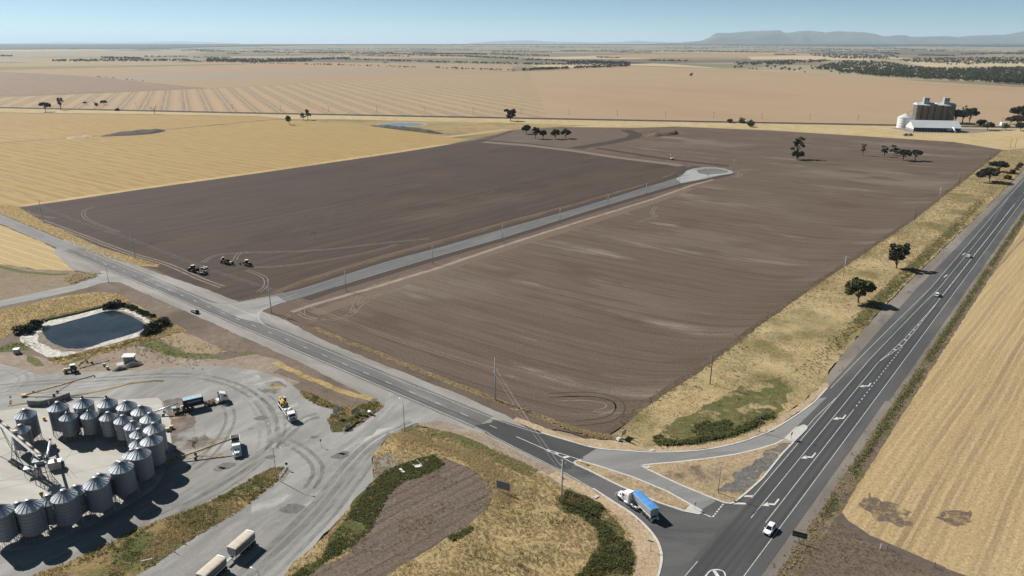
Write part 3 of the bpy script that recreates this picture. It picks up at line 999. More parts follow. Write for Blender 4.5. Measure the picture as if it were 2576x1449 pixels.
sheet("concrete_nose", P([(1736, 1270.5), (1763.9, 1285.4), (1767, 1290.6), (1757, 1293.5), (1722, 1286.5)]), .222, M_CONCP, parent=isl2)
nose = sheet("traffic_island", P([(1973, 1105.6), (2001, 1077.7), (2022, 1069.7), (2030.8, 1073), (2029, 1080), (1995.9, 1113.3)]), .21, M_CONCP, seed=5)
kerb("kerb", P([(1973, 1105.6), (2001, 1077.7), (2022, 1069.7), (2030.8, 1073), (2029, 1080), (1995.9, 1113.3), (1973, 1105.6)]), M_CONC, nose, w=.4, h=.17, z=.06, smooth=False)
kerb("kerb", P(slip_out), M_CONC, None, w=.6, h=.13, z=.06)
kerb("kerb", P(truck_kerb), M_CONC, None, w=.6, h=.13, z=.06)

# ------------------------------------------------------------------ painted markings
M_PAINT = plain("road_paint", (.52, .52, .50), .8, var=.22, vscale=.9)
ZP = .104
road = bpy.data.objects["side_road.001"]
hwy = bpy.data.objects["highway"]
jct = bpy.data.objects["junction"]
LW = .14


def line(pts, parent, w=LW, name="edge_line"):
    return ribbon(name, pts, w, ZP, M_PAINT, parent)


for k in range(-18, 8):
    line([MR(12 * k - 1.5, 0), MR(12 * k + 1.5, 0)], road, .17, "centre_dash")
line([MR(s, -3.55) for s in (-226, -100, 0, 84)] + P([(1240, 1097.5), (1288, 1122), (1350, 1153), (1420.7, 1189.4), (1493.7, 1231.8)]), road)
line([MR(s, 3.55) for s in (-225, -150, -122)] + rough_poly(P([(442, 725.5), (500, 750), (532.5, 762.8), (555, 766.2), (600, 764), (644, 758.5), (680, 752)]), 0, 1, False, 0, True), road)
line(rough_poly(P([(704, 763), (680, 769.5), (660, 778), (650, 789), (650, 801), (660, 815), (680, 825.5)]), 0, 1, False, 0, True) + [MR(s, 3.55) for s in (-36, 0, 45)] + P([(1100, 995), (1180, 1029), (1264, 1062), (1310, 1077), (1361, 1092)]), road)
g0, g1 = at(575, 768.5), at(645, 797)
for k in range(17):
    a, b = k / 17, (k + .55) / 17
    line([(g0[0] + (g1[0] - g0[0]) * a, g0[1] + (g1[1] - g0[1]) * a), (g0[0] + (g1[0] - g0[0]) * b, g0[1] + (g1[1] - g0[1]) * b)], road, .35, "give_way_dash")
line(P([(608, 781), (640, 772), (700, 754), (750, 739)]), road)
# chevron before the median
lA, lB = P([(1299, 1099), (1340, 1117), (1376.5, 1133), (1410, 1149), (1443, 1166.5)]), P([(1376.5, 1131), (1420, 1144.5), (1465, 1159)])
line(lA, jct, .22)
line(lB, jct, .22)
for a, b in (((1377, 1133.5), (1384, 1137)), ((1392, 1141.5), (1406, 1141.5)), ((1415, 1152), (1433, 1148.5))):
    (x0, y0), (x1, y1) = at(*a), at(*b)
    line([(x0, y0), (x1, y1)], jct, .8, "hatch_bar")
# highway lines
line([HW(-140, 0), HW(-80.6, 0), HW(200, 0), HW(900, .2)], hwy)
line([HW(-59.5, 3.42), HW(15.5, 3.45)], hwy)
for k in range(21):
    line([HW(18 + k * 3.05, 3.45), HW(19.2 + k * 3.05, 3.45)], hwy, .24, "lane_dash")
line([HW(-60, 6.9), HW(59.5, 6.95)], hwy)
line([HW(59.5, 6.95), HW(70, 6.05), HW(90, 4.72), HW(110, 4.25), HW(144, 3.52)], hwy)
line([HW(59.5, 6.95), HW(81.5, 3.75)], hwy)
line([HW(81.5, 3.75), HW(100, 3.55), HW(170, 3.35)], hwy)
for s_, ta, tb in ((63.5, 6.55, 6.4), (69.5, 6.05, 5.4), (76, 5.55, 4.4), (82, 5.1, 3.7), (89, 4.75, 3.6), (96, 4.55, 3.55), (103, 4.4, 3.52), (110, 4.22, 3.5), (117, 4.08, 3.48), (124, 3.92, 3.46), (131, 3.78, 3.45)):
    line([HW(s_, ta), HW(s_ - .25 * (ta - tb), tb)], hwy, .7, "hatch_bar")
line([HW(144, 3.5), HW(420, 2.95)], hwy, .2, "centre_line")
for k in range(34):
    line([HW(150 + k * 8, 3.62 - k * .015), HW(155.5 + k * 8, 3.6 - k * .015)], hwy, .28, "lane_dash")
for k in range(40):
    line([HW(424 + k * 12, 2.95), HW(428 + k * 12, 2.95)], hwy, .2, "lane_dash")
line([HW(-95, 10.05), HW(-83, 10.05)], hwy)
line([HW(-52, 10.05), HW(20, 10.1), HW(170, 6.9), HW(326, 6.9)] if False else [HW(-52, 10.05), HW(20, 10.15), HW(60, 10.1), HW(120, 8.6), HW(170, 6.85), HW(326, 6.95)], hwy)
for k in range(30):
    line([HW(328 + k * 4, 6.95 + k * .1), HW(329.5 + k * 4, 6.95 + k * .1)], hwy, .2, "lane_dash")
line([HW(26, 13.9), HW(54, 13.45), HW(100, 12.2), HW(167, 10.0), HW(450, 9.98), HW(900, 7.0)], hwy)
line([HW(-15, 11.2), HW(2, 11.3), HW(20, 10.3)], hwy)
for s_, t_ in ((245, 8.3), (193, 8.3)):
    line([HW(s_ - 3, t_ + .2), HW(s_ + 3, t_ - .35)], hwy, .45, "merge_arrow")


def turn_arrow(s, t):
    """Turn arrow: shaft comes along the lane and bends over to a barbed head."""
    def L(a, b):
        x, y = HW(s + a, t + b)
        return (x, y, ZP)
    mb = MB()
    mb.add([L(3.0, -.75), L(3.0, -.35), L(.2, -.35), L(-.35, -.75)], [(0, 1, 2, 3)])
    mb.add([L(.2, -.35), L(-.35, -.75), L(-1.25, .75), L(-.75, 1.05)], [(0, 1, 2, 3)])
    mb.add([L(-.1, 1.15), L(-1.75, .25), L(-2.7, 1.75)], [(0, 1, 2)])
    return mb.build("turn_arrow", M_PAINT, hwy)


for s_, t_ in ((36.2, 4.9), (7, 4.9), (-22, 4.95), (-50.7, 5.0)):
    turn_arrow(s_, t_)
g0, g1 = at(1793, 1301), at(1821, 1266.5)
for k in range(6):
    a, b = k / 6, (k + .6) / 6
    line([(g0[0] + (g1[0] - g0[0]) * a, g0[1] + (g1[1] - g0[1]) * a), (g0[0] + (g1[0] - g0[0]) * b, g0[1] + (g1[1] - g0[1]) * b)], jct, .36, "give_way_dash")
line(P([(1767, 1292), (1789, 1301)]), jct, .3)
line(P([(1868, 1248.5), (1894, 1249)]), jct, .7, "hatch_bar")
line(P([(1843, 1267), (1877, 1267.5)]), jct, .7, "hatch_bar")
line(rough_poly(P([(1768, 1460), (1783, 1440), (1795, 1434), (1810, 1434.5), (1822, 1441), (1826, 1460)]), 0, 1, False, 0, True), jct, .3)
line(P([(1796, 1436), (1812, 1460)]), jct, .8, "hatch_bar")
# slip lane pavement edge lines along the islands
line(P([(1694, 1162.5), (1770, 1154.5), (1851, 1142.5), (1910, 1128.5), (1949, 1116.5)]), jct, .3)

# ------------------------------------------------------------------ verges by highway and junction
verge = P([(2524.5, 377), (2294.5, 557), (2139.5, 662), (2044, 724.5), (1932, 805), (1790, 914.5), (1600.5, 1042), (1563, 1076), (1545, 1096), (1620, 1128), (1700, 1128), (1797, 1119), (1870, 1098), (1950, 1062), (2020, 1010), (2075, 965)]) + \
    hw_poly([(40, 19), (120, 21), (200, 20.5), (400, 17.5), (560, 16.5), (760, 15)])
M_VH = grass_mat("highway_grass", [(.25, .19, .095), (.36, .28, .15), (.45, .36, .21)], green=(.165, .145, .062), gscale=.028, glo=.47, ghi=.64, scale=.22)
sheet("grass_verge", verge, .065, M_VH, .8, 2.5)
M_VGR = soften(grass_mat("green_verge", [(.075, .082, .03), (.115, .115, .042), (.19, .16, .07)], green=(.26, .20, .10), gscale=.12, glo=.58, ghi=.7, scale=.35), .12, .36, .54)
gp = P([(1640, 1100), (1700, 1085), (1760, 1062), (1830, 1058), (1900, 1035), (1935, 1020), (1950, 1042), (1900, 1075), (1830, 1098), (1740, 1116), (1660, 1120)])
big_g = P([(1640, 1108), (1690, 1062), (1790, 1012), (1860, 972), (1950, 950), (1995, 985), (1962, 1040), (1880, 1090), (1760, 1117)])
sheet("green_verge", big_g, .0685, M_VGR, 3.0, 3)
sheet("green_verge", gp, .072, M_VGR, 1.5, 2)
sheet("dirt_verge", P([(1425, 1097), (1480, 1104), (1560, 1110), (1600, 1122), (1700, 1124), (1797, 1116), (1870, 1096), (1950, 1060), (2030, 1003), (2078, 962), (2086, 972), (2036, 1019), (1949, 1076.5), (1862, 1111), (1796, 1126.5), (1729, 1134.5), (1642, 1137), (1576, 1133), (1501, 1126.5), (1435, 1109), (1362, 1087.5), (1290, 1058), (1300, 1050)]), .075, M_TAN, .5, 1.5)
ribbon("green_verge", rough_poly(hw_poly([(95, 23.5), (150, 25), (220, 24.5), (330, 22)]), 1.0, 2, False), 6.0, .07, M_VGR)
M_RF = field_mat("right_stubble", (.31, .225, .115), (.40, .30, .165), R(47.5), streak=(.012, .28), amount=.75, stripes=[(11, .3, (.24, .175, .10), .5), (27, .12, (.19, .14, .085), .6), (2.4, .35, (.45, .35, .205), .55)],
                 patch=[(.01, (.375, .285, .165), .5, .7)], grain=.3, bump=.1)
sheet("right_field", P([(2576, 545), (2459.5, 724.5), (2229.5, 1086.75), (2140, 1215), (2112, 1262), (2109, 1278), (2122, 1303.5), (2180, 1343), (2264, 1379), (2374, 1427), (2440, 1452), (3000, 1700), (3400, 1100), (3000, 300), (2700, 400)]), .03, M_RF, .5, 3)
M_BARE = soften(grass_mat("bare_patch", [(.12, .09, .075), (.15, .115, .095), (.20, .155, .115)], scale=.8), .35, .34, .66)
sheet("bare_patch", P([(2166, 1254), (2186, 1240), (2208, 1253), (2245, 1264), (2295, 1288), (2300, 1314), (2255, 1324), (2200, 1304), (2172, 1276)]), .04, M_BARE, 2, 1.0)
sheet("bare_patch", P([(2350, 1300), (2390, 1286), (2445, 1284), (2440, 1310), (2410, 1328), (2375, 1316)]), .04, M_BARE, 1.2, 1.2)
M_PLT = field_mat("brown_plot", (.095, .073, .058), (.15, .118, .09), R(-15), streak=(.05, .8), amount=.8, grain=.4, bump=.12, patch=[(.05, (.19, .15, .11), .55, .75)])
sheet("brown_plot", P([(2112, 1262), (2075, 1310), (2020, 1375), (1985, 1420), (1940, 1490), (2500, 1510), (2441, 1453), (2374, 1427.5), (2264, 1379.5), (2180, 1343.5), (2122, 1304), (2109, 1278)]), .035, M_PLT, .5, 2)
ribbon("dirt_track", rough_poly(P([(2100, 1285), (2120, 1312), (2180, 1352), (2264, 1389), (2374, 1437), (2420, 1460)]), .3, 2, False), 3.2, .045, plain("track_brown", (.10, .076, .06), .95, var=.2, vscale=.4))

# ------------------------------------------------------------------ grain yard
yard = [(-200, 960), (-60, 930), (0, 915), (60, 930), (105, 944.5), (160, 937), (275, 934.5), (345, 932), (412, 929.5), (475, 922), (575, 922), (644, 932), (714, 954.5), (756.5, 984.5), (799, 1019.5), (844, 1022), (851, 1032), (824, 1054), (834, 1087),
        (876.5, 1086.75), (919, 1062), (964, 1024.5), (979, 985), (1000, 985), (1110, 1045), (1160, 1070), (1101.5, 1056), (1040, 1066), (991.5, 1089), (969, 1107), (936.5, 1152), (941.5, 1207), (894, 1259), (844, 1319), (774, 1389), (739, 1414), (700, 1470), (-300, 1600)]
M_YARD = seal_mat("yard_gravel", (.215, .21, .198), R(60), pale=(.33, .325, .31), lo=.42, hi=.66, extra=[(.05, (.175, .175, .17), .56, .7), (.4, (.27, .26, .245), .5, .7)], stain=(.15, .14, .13), grain=.14, rough=.95)
sheet("gravel_yard", P(yard), .076, M_YARD, .5, 2)
M_YPALE = seal_mat("pale_gravel", (.36, .355, .34), R(40), pale=(.42, .41, .39), extra=[(.08, (.29, .285, .27), .52, .66)], grain=.12)
sheet("pale_gravel", P([(480, 945), (560, 935), (640, 945), (700, 975), (760, 1020), (790, 1060), (760, 1100), (735, 1130), (700, 1140), (720, 1080), (690, 1030), (620, 985), (530, 965)]), .08, M_YPALE, 2.5, 3)
sheet("pale_gravel", P([(640, 1270), (720, 1230), (800, 1180), (880, 1110), (950, 1080), (1000, 1075), (930, 1130), (850, 1200), (790, 1260), (730, 1300), (660, 1340), (600, 1400), (560, 1400)]), .08, M_YPALE, 3, 3)
soften(M_YPALE, .09, .34, .66, R(45), 2.0)
M_SPILL = soften(grass_mat("grain_spill", [(.24, .2, .15), (.32, .245, .14), (.45, .34, .17)], scale=.9, bump=.02), .25, .42, .6, R(25), 2.5)
for pts in ([(470, 1121), (500, 1117), (540, 1104), (580, 1093), (576, 1100), (545, 1110), (500, 1124)], [(490, 1150), (530, 1143), (565, 1140), (572, 1150), (540, 1156), (500, 1158)], [(420, 1063), (440, 1040), (470, 1020), (460, 1048), (440, 1068)], [(670, 970), (700, 962), (715, 972), (690, 986)]):
    sheet("spilt_grain", P(pts), .082, M_SPILL, 1.2, 1.2)
M_WTD = soften(plain("wheel_track_dark", (.205, .20, .188), .95, var=.2, vscale=.4), .2, .30, .80, R(50), 5.0)
M_WTP = soften(plain("wheel_track_pale", (.34, .33, .31), .95, var=.12, vscale=.4), .2, .30, .80, R(50), 5.0)
yd = bpy.data.objects["gravel_yard"]
for k, (pts, w_, m_) in enumerate((([(600, 1460), (700, 1370), (800, 1270), (880, 1170), (950, 1105), (1040, 1065)], 3.0, M_WTD), ([(650, 1470), (740, 1385), (840, 1280), (915, 1180), (990, 1090)], 2.0, M_WTD), ([(540, 1460), (650, 1330), (760, 1240), (850, 1150), (930, 1080), (985, 1020)], 2.4, M_WTP),
    ([(690, 1440), (790, 1330), (880, 1220), (925, 1150)], 1.2, M_WTP), ([(-60, 980), (80, 965), (250, 955), (400, 945), (520, 950), (620, 985), (680, 1050), (690, 1130)], 2.2, M_WTD), ([(-60, 995), (100, 985), (260, 968), (420, 950), (560, 962), (650, 1030), (660, 1130), (600, 1210)], 1.6, M_WTP),
    ([(440, 1280), (520, 1230), (610, 1180), (690, 1120), (760, 1060), (800, 1045)], 2.5, M_WTD), ([(330, 1345), (430, 1290), (540, 1240), (640, 1170), (700, 1100), (700, 1030), (640, 980)], 1.5, M_WTD), ([(60, 1440), (200, 1370), (350, 1300), (480, 1220)], 1.4, M_WTP), ([(-60, 925), (20, 930), (60, 950), (30, 985)], 1.8, M_WTP), ([(20, 925), (75, 940), (70, 970), (-20, 1000)], 1.6, M_WTP),
    ([(480, 1180), (520, 1150), (560, 1100), (580, 1050), (560, 1000)], 1.6, M_WTD), ([(720, 1110), (770, 1140), (800, 1180), (780, 1230)], 2.0, M_WTD))):
    pw = rough_poly(P(pts), 0, 1, False, 0, True)
    for dd in (-1.3, 1.3):
        ribbon("wheel_track", offset_line(pw, dd), w_ * .6, .0835 + k * .0006, m_, yd)
M_STN = soften(plain("brown_stain", (.16, .125, .10), .95, var=.3, vscale=.3), .12, .36, .66)
for pts in ([(408, 1008), (450, 1000), (485, 1030), (490, 1080), (500, 1130), (460, 1160), (428, 1120), (428, 1060)], [(660, 962), (705, 958), (722, 975), (690, 992), (662, 985)], [(470, 1110), (520, 1090), (545, 1120), (490, 1140)]):
    sheet("dirt_stain", P(pts), .0815, M_STN, 1.5, 1.5)
M_OIL = soften(plain("oil_stain", (.11, .107, .102), .8, var=.2), .6, .3, .5)
for px, py, w_ in ((658, 1052, 2.2), (570, 1172, 2.6), (552, 1180, 1.6), (855, 1148, 2.4), (866, 1140, 1.5), (735, 1280, 3.0), (680, 1150, 1.5), (790, 1100, 1.2)):
    cx_, cy_ = at(px, py)
    sheet("oil_stain", [(cx_ + w_ * math.cos(k * .52) * (1 + .3 * math.sin(k * 2.1)), cy_ + w_ * .7 * math.sin(k * .52)) for k in range(12)], .0925, M_OIL, .3, .5)
M_PAD2 = seal_mat("pad_concrete", (.40, .385, .35), R(-20), pale=(.45, .435, .40), extra=[(.05, (.36, .335, .29), .52, .7)], grain=.05, rough=.9)
pad_pts = [(-120, 1062), (0, 1034.5), (150, 1030), (250, 1015), (325, 1004.75), (397.5, 1001.75), (407.5, 1012), (410, 1027), (420, 1043), (430, 1059), (428, 1090), (432, 1119), (424, 1160), (410, 1200), (380, 1235), (337, 1262), (250, 1312), (150, 1357), (75, 1379), (0, 1389), (-120, 1400)]
pad_pts[2:5] = [(120, 1020), (200, 1012), (270, 1008)]
pad_z = .16
pad = MB()
pp = P(pad_pts)
pad_o = sheet("concrete_pad", pp, pad_z, M_PAD2)
kerb("pad_edge", pp + pp[:1], plain("pad_edge_concrete", (.30, .285, .26), .95, var=.15), pad_o, w=.25, h=.08, z=.07, smooth=False)
M_JNT = plain("joint_filler", (.22, .205, .18), .95)
for a, b in (((150, 1155), (370, 1090)), ((0, 1212), (90, 1185)), ((90, 1205), (125, 1240)), ((150, 1155), (195, 1205)), ((155, 1178), (180, 1205)), ((185, 1130), (155, 1170)), ((-40, 1240), (330, 1160)), ((0, 1060), (407, 1014)), ((260, 1052), (410, 1025)), ((0, 1210), (60, 1207))):
    ribbon("joint", P([a, b]), .14, pad_z + .006, M_JNT, pad_o)

# bank of weeds between yard and driveway, small wedge by the gate
M_WEED = grass_mat("weedy_bank", [(.16, .12, .07), (.24, .17, .075), (.33, .25, .12)], green=(.085, .098, .032), gscale=.07, glo=.47, ghi=.6, scale=.5)
bank_p = P([(82, 1449), (150, 1424), (250, 1379), (337.5, 1334), (437.5, 1297), (525, 1264), (600, 1222), (644, 1197), (681.5, 1179), (705, 1176), (726, 1179), (719, 1187), (696.5, 1212), (644, 1254), (587.5, 1294), (475, 1362), (362.5, 1437), (300, 1480), (40, 1480)])
sheet("weedy_bank", bank_p, .10, M_WEED, .8, 2)
wedge_p = P([(752, 982), (775, 985), (850, 1025), (905, 1018), (945, 1010), (962, 1020), (948, 1035), (905, 1058), (868, 1084), (838, 1088), (822, 1055), (850, 1032), (800, 1021), (765, 1000)])
sheet("weedy_bank", wedge_p, .10, M_WEED, .6, 1.5, seed=3)
ribbon("dirt_strip", rough_poly(P([(700, 930), (800, 965), (900, 1005), (955, 1015)]), .6, 2, False), 5, .09, M_DIRT)
ribbon("grass_strip", rough_poly(P([(690, 912), (770, 948), (860, 985), (950, 1008)]), .8, 2, False), 2.5, .095, M_GOLD)
ribbon("grass_strip", rough_poly(P([(20, 1022), (150, 1003), (260, 983), (330, 965), (400, 958), (425, 960)]), .4, 1.5, False), 1.3, .09, M_WEED)

# south verge: golden grass, a ploughed plot and a green belt
M_SV = grass_mat("south_grass", [(.25, .185, .09), (.335, .255, .13), (.405, .315, .17)], green=(.14, .13, .05), gscale=.035, glo=.52, ghi=.7, scale=.3)
M_STRIP = soften(M_GRN.copy(), .2, .36, .54)
south = P([(991, 1089), (1020, 1078), (1080, 1078), (1160, 1095), (1240, 1128), (1330, 1175), (1420, 1225), (1500, 1262), (1560, 1305), (1590, 1345), (1602, 1400), (1590, 1480), (690, 1490), (739, 1416), (774, 1389), (844, 1319), (894, 1259), (941.5, 1207), (936.5, 1152), (969, 1107)])
sheet("south_verge", south, .085, M_SV, .6, 2)
sheet("dirt_verge", P([(1045, 1070), (1110, 1062), (1219, 1093), (1288, 1128), (1420, 1195), (1491, 1233), (1551, 1270), (1589, 1294.5), (1627, 1329), (1651, 1360), (1661, 1388), (1662, 1411), (1652, 1460), (1585, 1470), (1598, 1400), (1585, 1345), (1545, 1298), (1480, 1250), (1420, 1222), (1330, 1172), (1240, 1126), (1150, 1090)]), .09, M_TAN, .6, 1.5, seed=2)
sheet("dirt_verge", P([(1040, 1068), (1110, 1058), (1219, 1092), (1288, 1128), (1400, 1185), (1380, 1195), (1280, 1145), (1180, 1100), (1100, 1080)]), .096, M_PALE, .5, 1.5, seed=6)
M_PLOT = field_mat("ploughed_plot", (.10, .077, .062), (.165, .13, .103), ang((850, 1430), (1150, 1270)), streak=(.03, .55), amount=.8, stripes=[(3.2, .25, (.075, .057, .046), .55)], grain=.45, bump=.2, spots=[(.05, (.26, .21, .15), .68, .78)])
ribbon("green_verge", rough_poly(P([(1010, 1086), (1060, 1083), (1110, 1093), (1170, 1113), (1240, 1145), (1300, 1172), (1360, 1198)]), .8, 2, False), 5.0, .092, M_STRIP)
plot_p = P([(700, 1490), (760, 1440), (869, 1400), (931, 1330), (974, 1247), (1019, 1200), (1069, 1165), (1119, 1150), (1181, 1178), (1231, 1216), (1243, 1247), (1228, 1282), (1181, 1319), (1119, 1357), (1044, 1402), (976, 1449), (930, 1490)])
sheet("ploughed_plot", plot_p, .10, M_PLOT, .5, 2)
M_GB = grass_mat("green_belt", [(.05, .06, .02), (.08, .09, .03), (.12, .115, .046)], green=(.16, .125, .09), gscale=.13, glo=.6, ghi=.72, scale=.5)
soften(M_GB, .22, .34, .52)
green_p = P([(736, 1449), (814, 1389), (851, 1327), (916, 1239), (944, 1207), (976, 1182), (1034, 1160), (1090, 1145), (1119, 1169), (1060, 1200), (1014, 1212), (976, 1247), (931, 1337), (869, 1385), (774, 1449), (740, 1480), (690, 1480)])
sheet("green_belt", green_p, .106, M_GB, 2.0, 2)
sheet("gravel_patch", P([(940, 1155), (980, 1140), (1000, 1150), (960, 1170), (990, 1165), (1020, 1160), (985, 1178), (955, 1205), (940, 1195)]), .112, M_GRV, .6, 1.2)

# tyre marks
M_TM = plain("tyre_mark_pale", (.175, .14, .112), .95, var=.25, vscale=.3)
M_TMD = plain("tyre_mark_dark", (.058, .044, .036), .95, var=.25, vscale=.3)
fA, fB = bpy.data.objects["dark_field"], bpy.data.objects["brown_field.001"]


def tyre(pts, m, parent, w=.55, gap=1.9):
    p_ = rough_poly(P(pts), 0, 1, False, 0, True)
    for d in (-gap / 2, gap / 2):
        ribbon("tyre_mark", offset_line(p_, d), w, .062, m, parent)


tyre([(510, 661), (530, 648), (560, 640), (610, 636), (700, 634), (820, 628), (960, 612), (1080, 600)], M_TM, fA)
tyre([(590, 655), (600, 640), (625, 633)], M_TM, fA)
tyre([(640, 672), (700, 670), (800, 658), (900, 640), (1000, 615)], M_TM, fA)
tyre([(620, 680), (650, 690), (668, 702), (668, 720), (650, 735)], M_TM, fA)
tyre([(770, 612), (790, 585), (818, 560), (838, 527)], M_TMD, fA)
tyre([(725, 595), (745, 575), (780, 545), (792, 532)], M_TMD, fA)
tyre([(780, 552), (815, 556), (826, 562), (818, 570), (790, 575)], M_TMD, fA)
tyre([(765, 575), (785, 580), (788, 588), (770, 592)], M_TMD, fA)
tyre([(860, 580), (900, 555), (935, 530)], M_TMD, fA, .4)
tyre([(1195, 466), (1215, 463), (1212, 457), (1195, 461)], M_TMD, fA, .5)
tyre([(1270, 460), (1288, 456), (1284, 451)], M_TMD, fA, .5)
tyre([(1255, 478), (1185, 500), (1120, 520), (1000, 545)], M_ORG, fA, 1.5, 5)
tyre([(235, 520), (212, 530), (212, 545), (235, 560), (300, 585)], M_TM, fA, .4)
tyre([(66, 530), (75, 537), (110, 545), (140, 548)], M_TM, fA, .6)
tyre([(100, 553), (200, 590), (320, 635), (420, 665), (500, 700), (560, 722)], M_TM, fA, 1.0, 2.4)
tyre([(752, 788), (775, 800), (815, 806), (860, 800), (890, 786), (910, 765), (960, 740), (1040, 720)], M_TM, fB)
tyre([(760, 780), (764, 794), (790, 801), (820, 800)], M_TM, fB, .4)
tyre([(905, 742), (892, 770), (885, 790)], M_TM, fB, .4)
tyre([(700, 815), (720, 795), (755, 778), (800, 765)], M_TM, fB, .4)
tyre([(750, 832), (765, 815), (800, 806)], M_TM, fB, .4)
tyre([(1650, 520), (1640, 535), (1648, 545), (1600, 560)], M_TM, fB, .6)
tyre([(1850, 447), (1862, 440), (1850, 432), (1890, 425)], M_TM, fB, 1.0, 3)
tyre([(1380, 995), (1480, 992), (1545, 1005), (1560, 1030), (1530, 1055), (1450, 1065)], M_TMD, fB, .5, 3)
tyre([(1400, 1004), (1480, 1003), (1528, 1012), (1535, 1027), (1500, 1040)], M_TM, fB, .5, 3)
# ------------------------------------------------------------------ shared materials for built things
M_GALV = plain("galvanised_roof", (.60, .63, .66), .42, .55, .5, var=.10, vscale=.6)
M_GALW = plain("galvanised_wall_shaded", (.215, .235, .265), .50, .35, .4, var=.14, vscale=.5)  # darker copy of the roof steel: the walls' shade is put into the colour
M_GALD = plain("galvanised_dark", (.22, .235, .25), .55, .5, .5)
M_STEEL = plain("weathered_steel", (.16, .14, .12), .7, .2, .4, var=.2)
M_BLK = plain("black_rubber", (.02, .02, .022), .8)
M_RIM = plain("wheel_rim", (.35, .36, .37), .45, .6)
M_WHITE = plain("white_enamel", (.78, .78, .77), .35, 0, .5)
M_GLASS = plain("dark_glass", (.012, .015, .02), .08, 0, .6)
M_BLACKP = plain("black_paint", (.012, .013, .016), .25, 0, .5)
M_CHROME = plain("bright_metal", (.62, .63, .65), .3, .8)
M_CHASSIS = plain("chassis_grey", (.06, .06, .065), .7)
M_YEL = plain("ochre_paint", (.38, .25, .055), .5, 0, .4, var=.25)
M_YELC = plain("crane_yellow", (.55, .36, .07), .4, 0, .5, var=.12)
M_GREYP = plain("grey_panel", (.33, .345, .36), .6, .1)
M_CREAM = plain("cream_paint", (.55, .47, .36), .5)
M_POLEC = plain("concrete_pole", (.48, .48, .47), .8, var=.08)
M_POLEW = plain("timber_pole", (.11, .09, .07), .9, var=.25)
M_POLES = plain("lamp_pole_steel", (.28, .29, .30), .5, .5)
M_WIRE = plain("cable_aluminium", (.34, .35, .36), .6, .2)
M_INS = plain("insulator_grey", (.42, .43, .44), .5)
M_RED = plain("lamp_red", (.35, .02, .02), .4)
M_TIMB = plain("fence_timber", (.19, .165, .14), .9, var=.25)
M_CONB = plain("bunker_concrete", (.17, .17, .17), .9, var=.15)

# ------------------------------------------------------------------ steel grain silos
WEDGE = {}


def silo(kind, label, loc, rz=0.0, group=None):
    R_, ze, zb, za, n = (2.72, 9.0, 2.5, 10.65, 16) if kind == 'large' else (2.34, 7.4, 2.1, 8.85, 14)
    t = thing("grain_silo", label, "silo", loc, rz, group)
    nr = 7 if kind == 'large' else 6
    hh = (ze - zb) / nr
    prof = [(R_ + .03, 0), (R_ + .03, .07)] + [(R_ - (.022 if k % 2 else 0), .07 + (hh - .09) * k / 8) for k in range(9)] + [(R_ + .03, hh - .02)]
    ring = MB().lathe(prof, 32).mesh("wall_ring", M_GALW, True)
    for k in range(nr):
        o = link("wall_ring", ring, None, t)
        o.location = (0, 0, zb + k * hh)
    rr = R_ + .12
    a = math.pi / n
    wedge = MB()
    wedge.add([(.42, -.42 * math.tan(a) * .98, za - ze), (.42, .42 * math.tan(a) * .98, za - ze), (rr, rr * math.tan(a) * .985, 0), (rr, -rr * math.tan(a) * .985, 0),
               (rr, rr * math.tan(a) * .985, -.06), (rr, -rr * math.tan(a) * .985, -.06)], [(0, 1, 2, 3), (3, 2, 4, 5)])
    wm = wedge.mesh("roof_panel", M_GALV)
    rib = MB()
    L = math.hypot(rr - .42, za - ze)
    rib.box((0, 0, .045), (L, .07, .09))
    rm = rib.mesh("roof_rib", M_GALD)
    pit = math.atan2(za - ze, rr - .42)
    leg = MB().tube((R_ - .02, 0, -.16), (R_ - .02, 0, zb + .3), .05, n=5).mesh("leg", M_GALD)
    ca = 2 * a
    brace = MB().tube((R_ - .02, 0, 0), ((R_ - .02) * math.cos(ca), (R_ - .02) * math.sin(ca), zb), .028, n=4).mesh("brace", M_GALD)
    for k in range(n):
        o = link("roof_panel", wm, None, t)
        o.location = (0, 0, ze)
        o.rotation_euler = (0, 0, 2 * a * k)
        o = link("roof_rib", rm, None, t)
        th = 2 * a * (k + .5)
        o.location = (math.cos(th) * (rr + .42) / 2, math.sin(th) * (rr + .42) / 2, (za + ze) / 2)
        o.rotation_euler = (0, pit, th)
        o = link("leg", leg, None, t)
        o.rotation_euler = (0, 0, 2 * a * k)
        o = link("brace", brace, None, t)
        o.rotation_euler = (0, 0, 2 * a * k)
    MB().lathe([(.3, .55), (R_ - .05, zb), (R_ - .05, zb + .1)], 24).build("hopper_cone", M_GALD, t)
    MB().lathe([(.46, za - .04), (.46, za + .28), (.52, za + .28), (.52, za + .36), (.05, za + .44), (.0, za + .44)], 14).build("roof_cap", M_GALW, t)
    MB().lathe([(R_ - .06, -.16), (R_ + .05, -.16), (R_ + .05, .02), (R_ - .06, .02)], 28).build("base_ring", M_GALD, t)
    r1 = R_ * .42
    z1 = ze + (za - ze) * (rr - r1) / (rr - .42) + .28
    pr = MB()
    pts = [(r1 * math.cos(math.pi * 2 * k / 16), r1 * math.sin(math.pi * 2 * k / 16), z1) for k in range(17)]
    pr.path(pts, .03, 4)
    pr.build("roof_rail", M_GALD, t)
    ld = MB()
    for s in (-.2, .2):
        ld.tube((R_ + .1, s, .3), (R_ + .1, s, ze), .025, n=4)
    for k in range(int(ze / .6)):
        ld.tube((R_ + .1, -.2, .6 + k * .6), (R_ + .1, .2, .6 + k * .6), .02, n=4)
    ld.build("ladder", M_GALV, t)
    return t


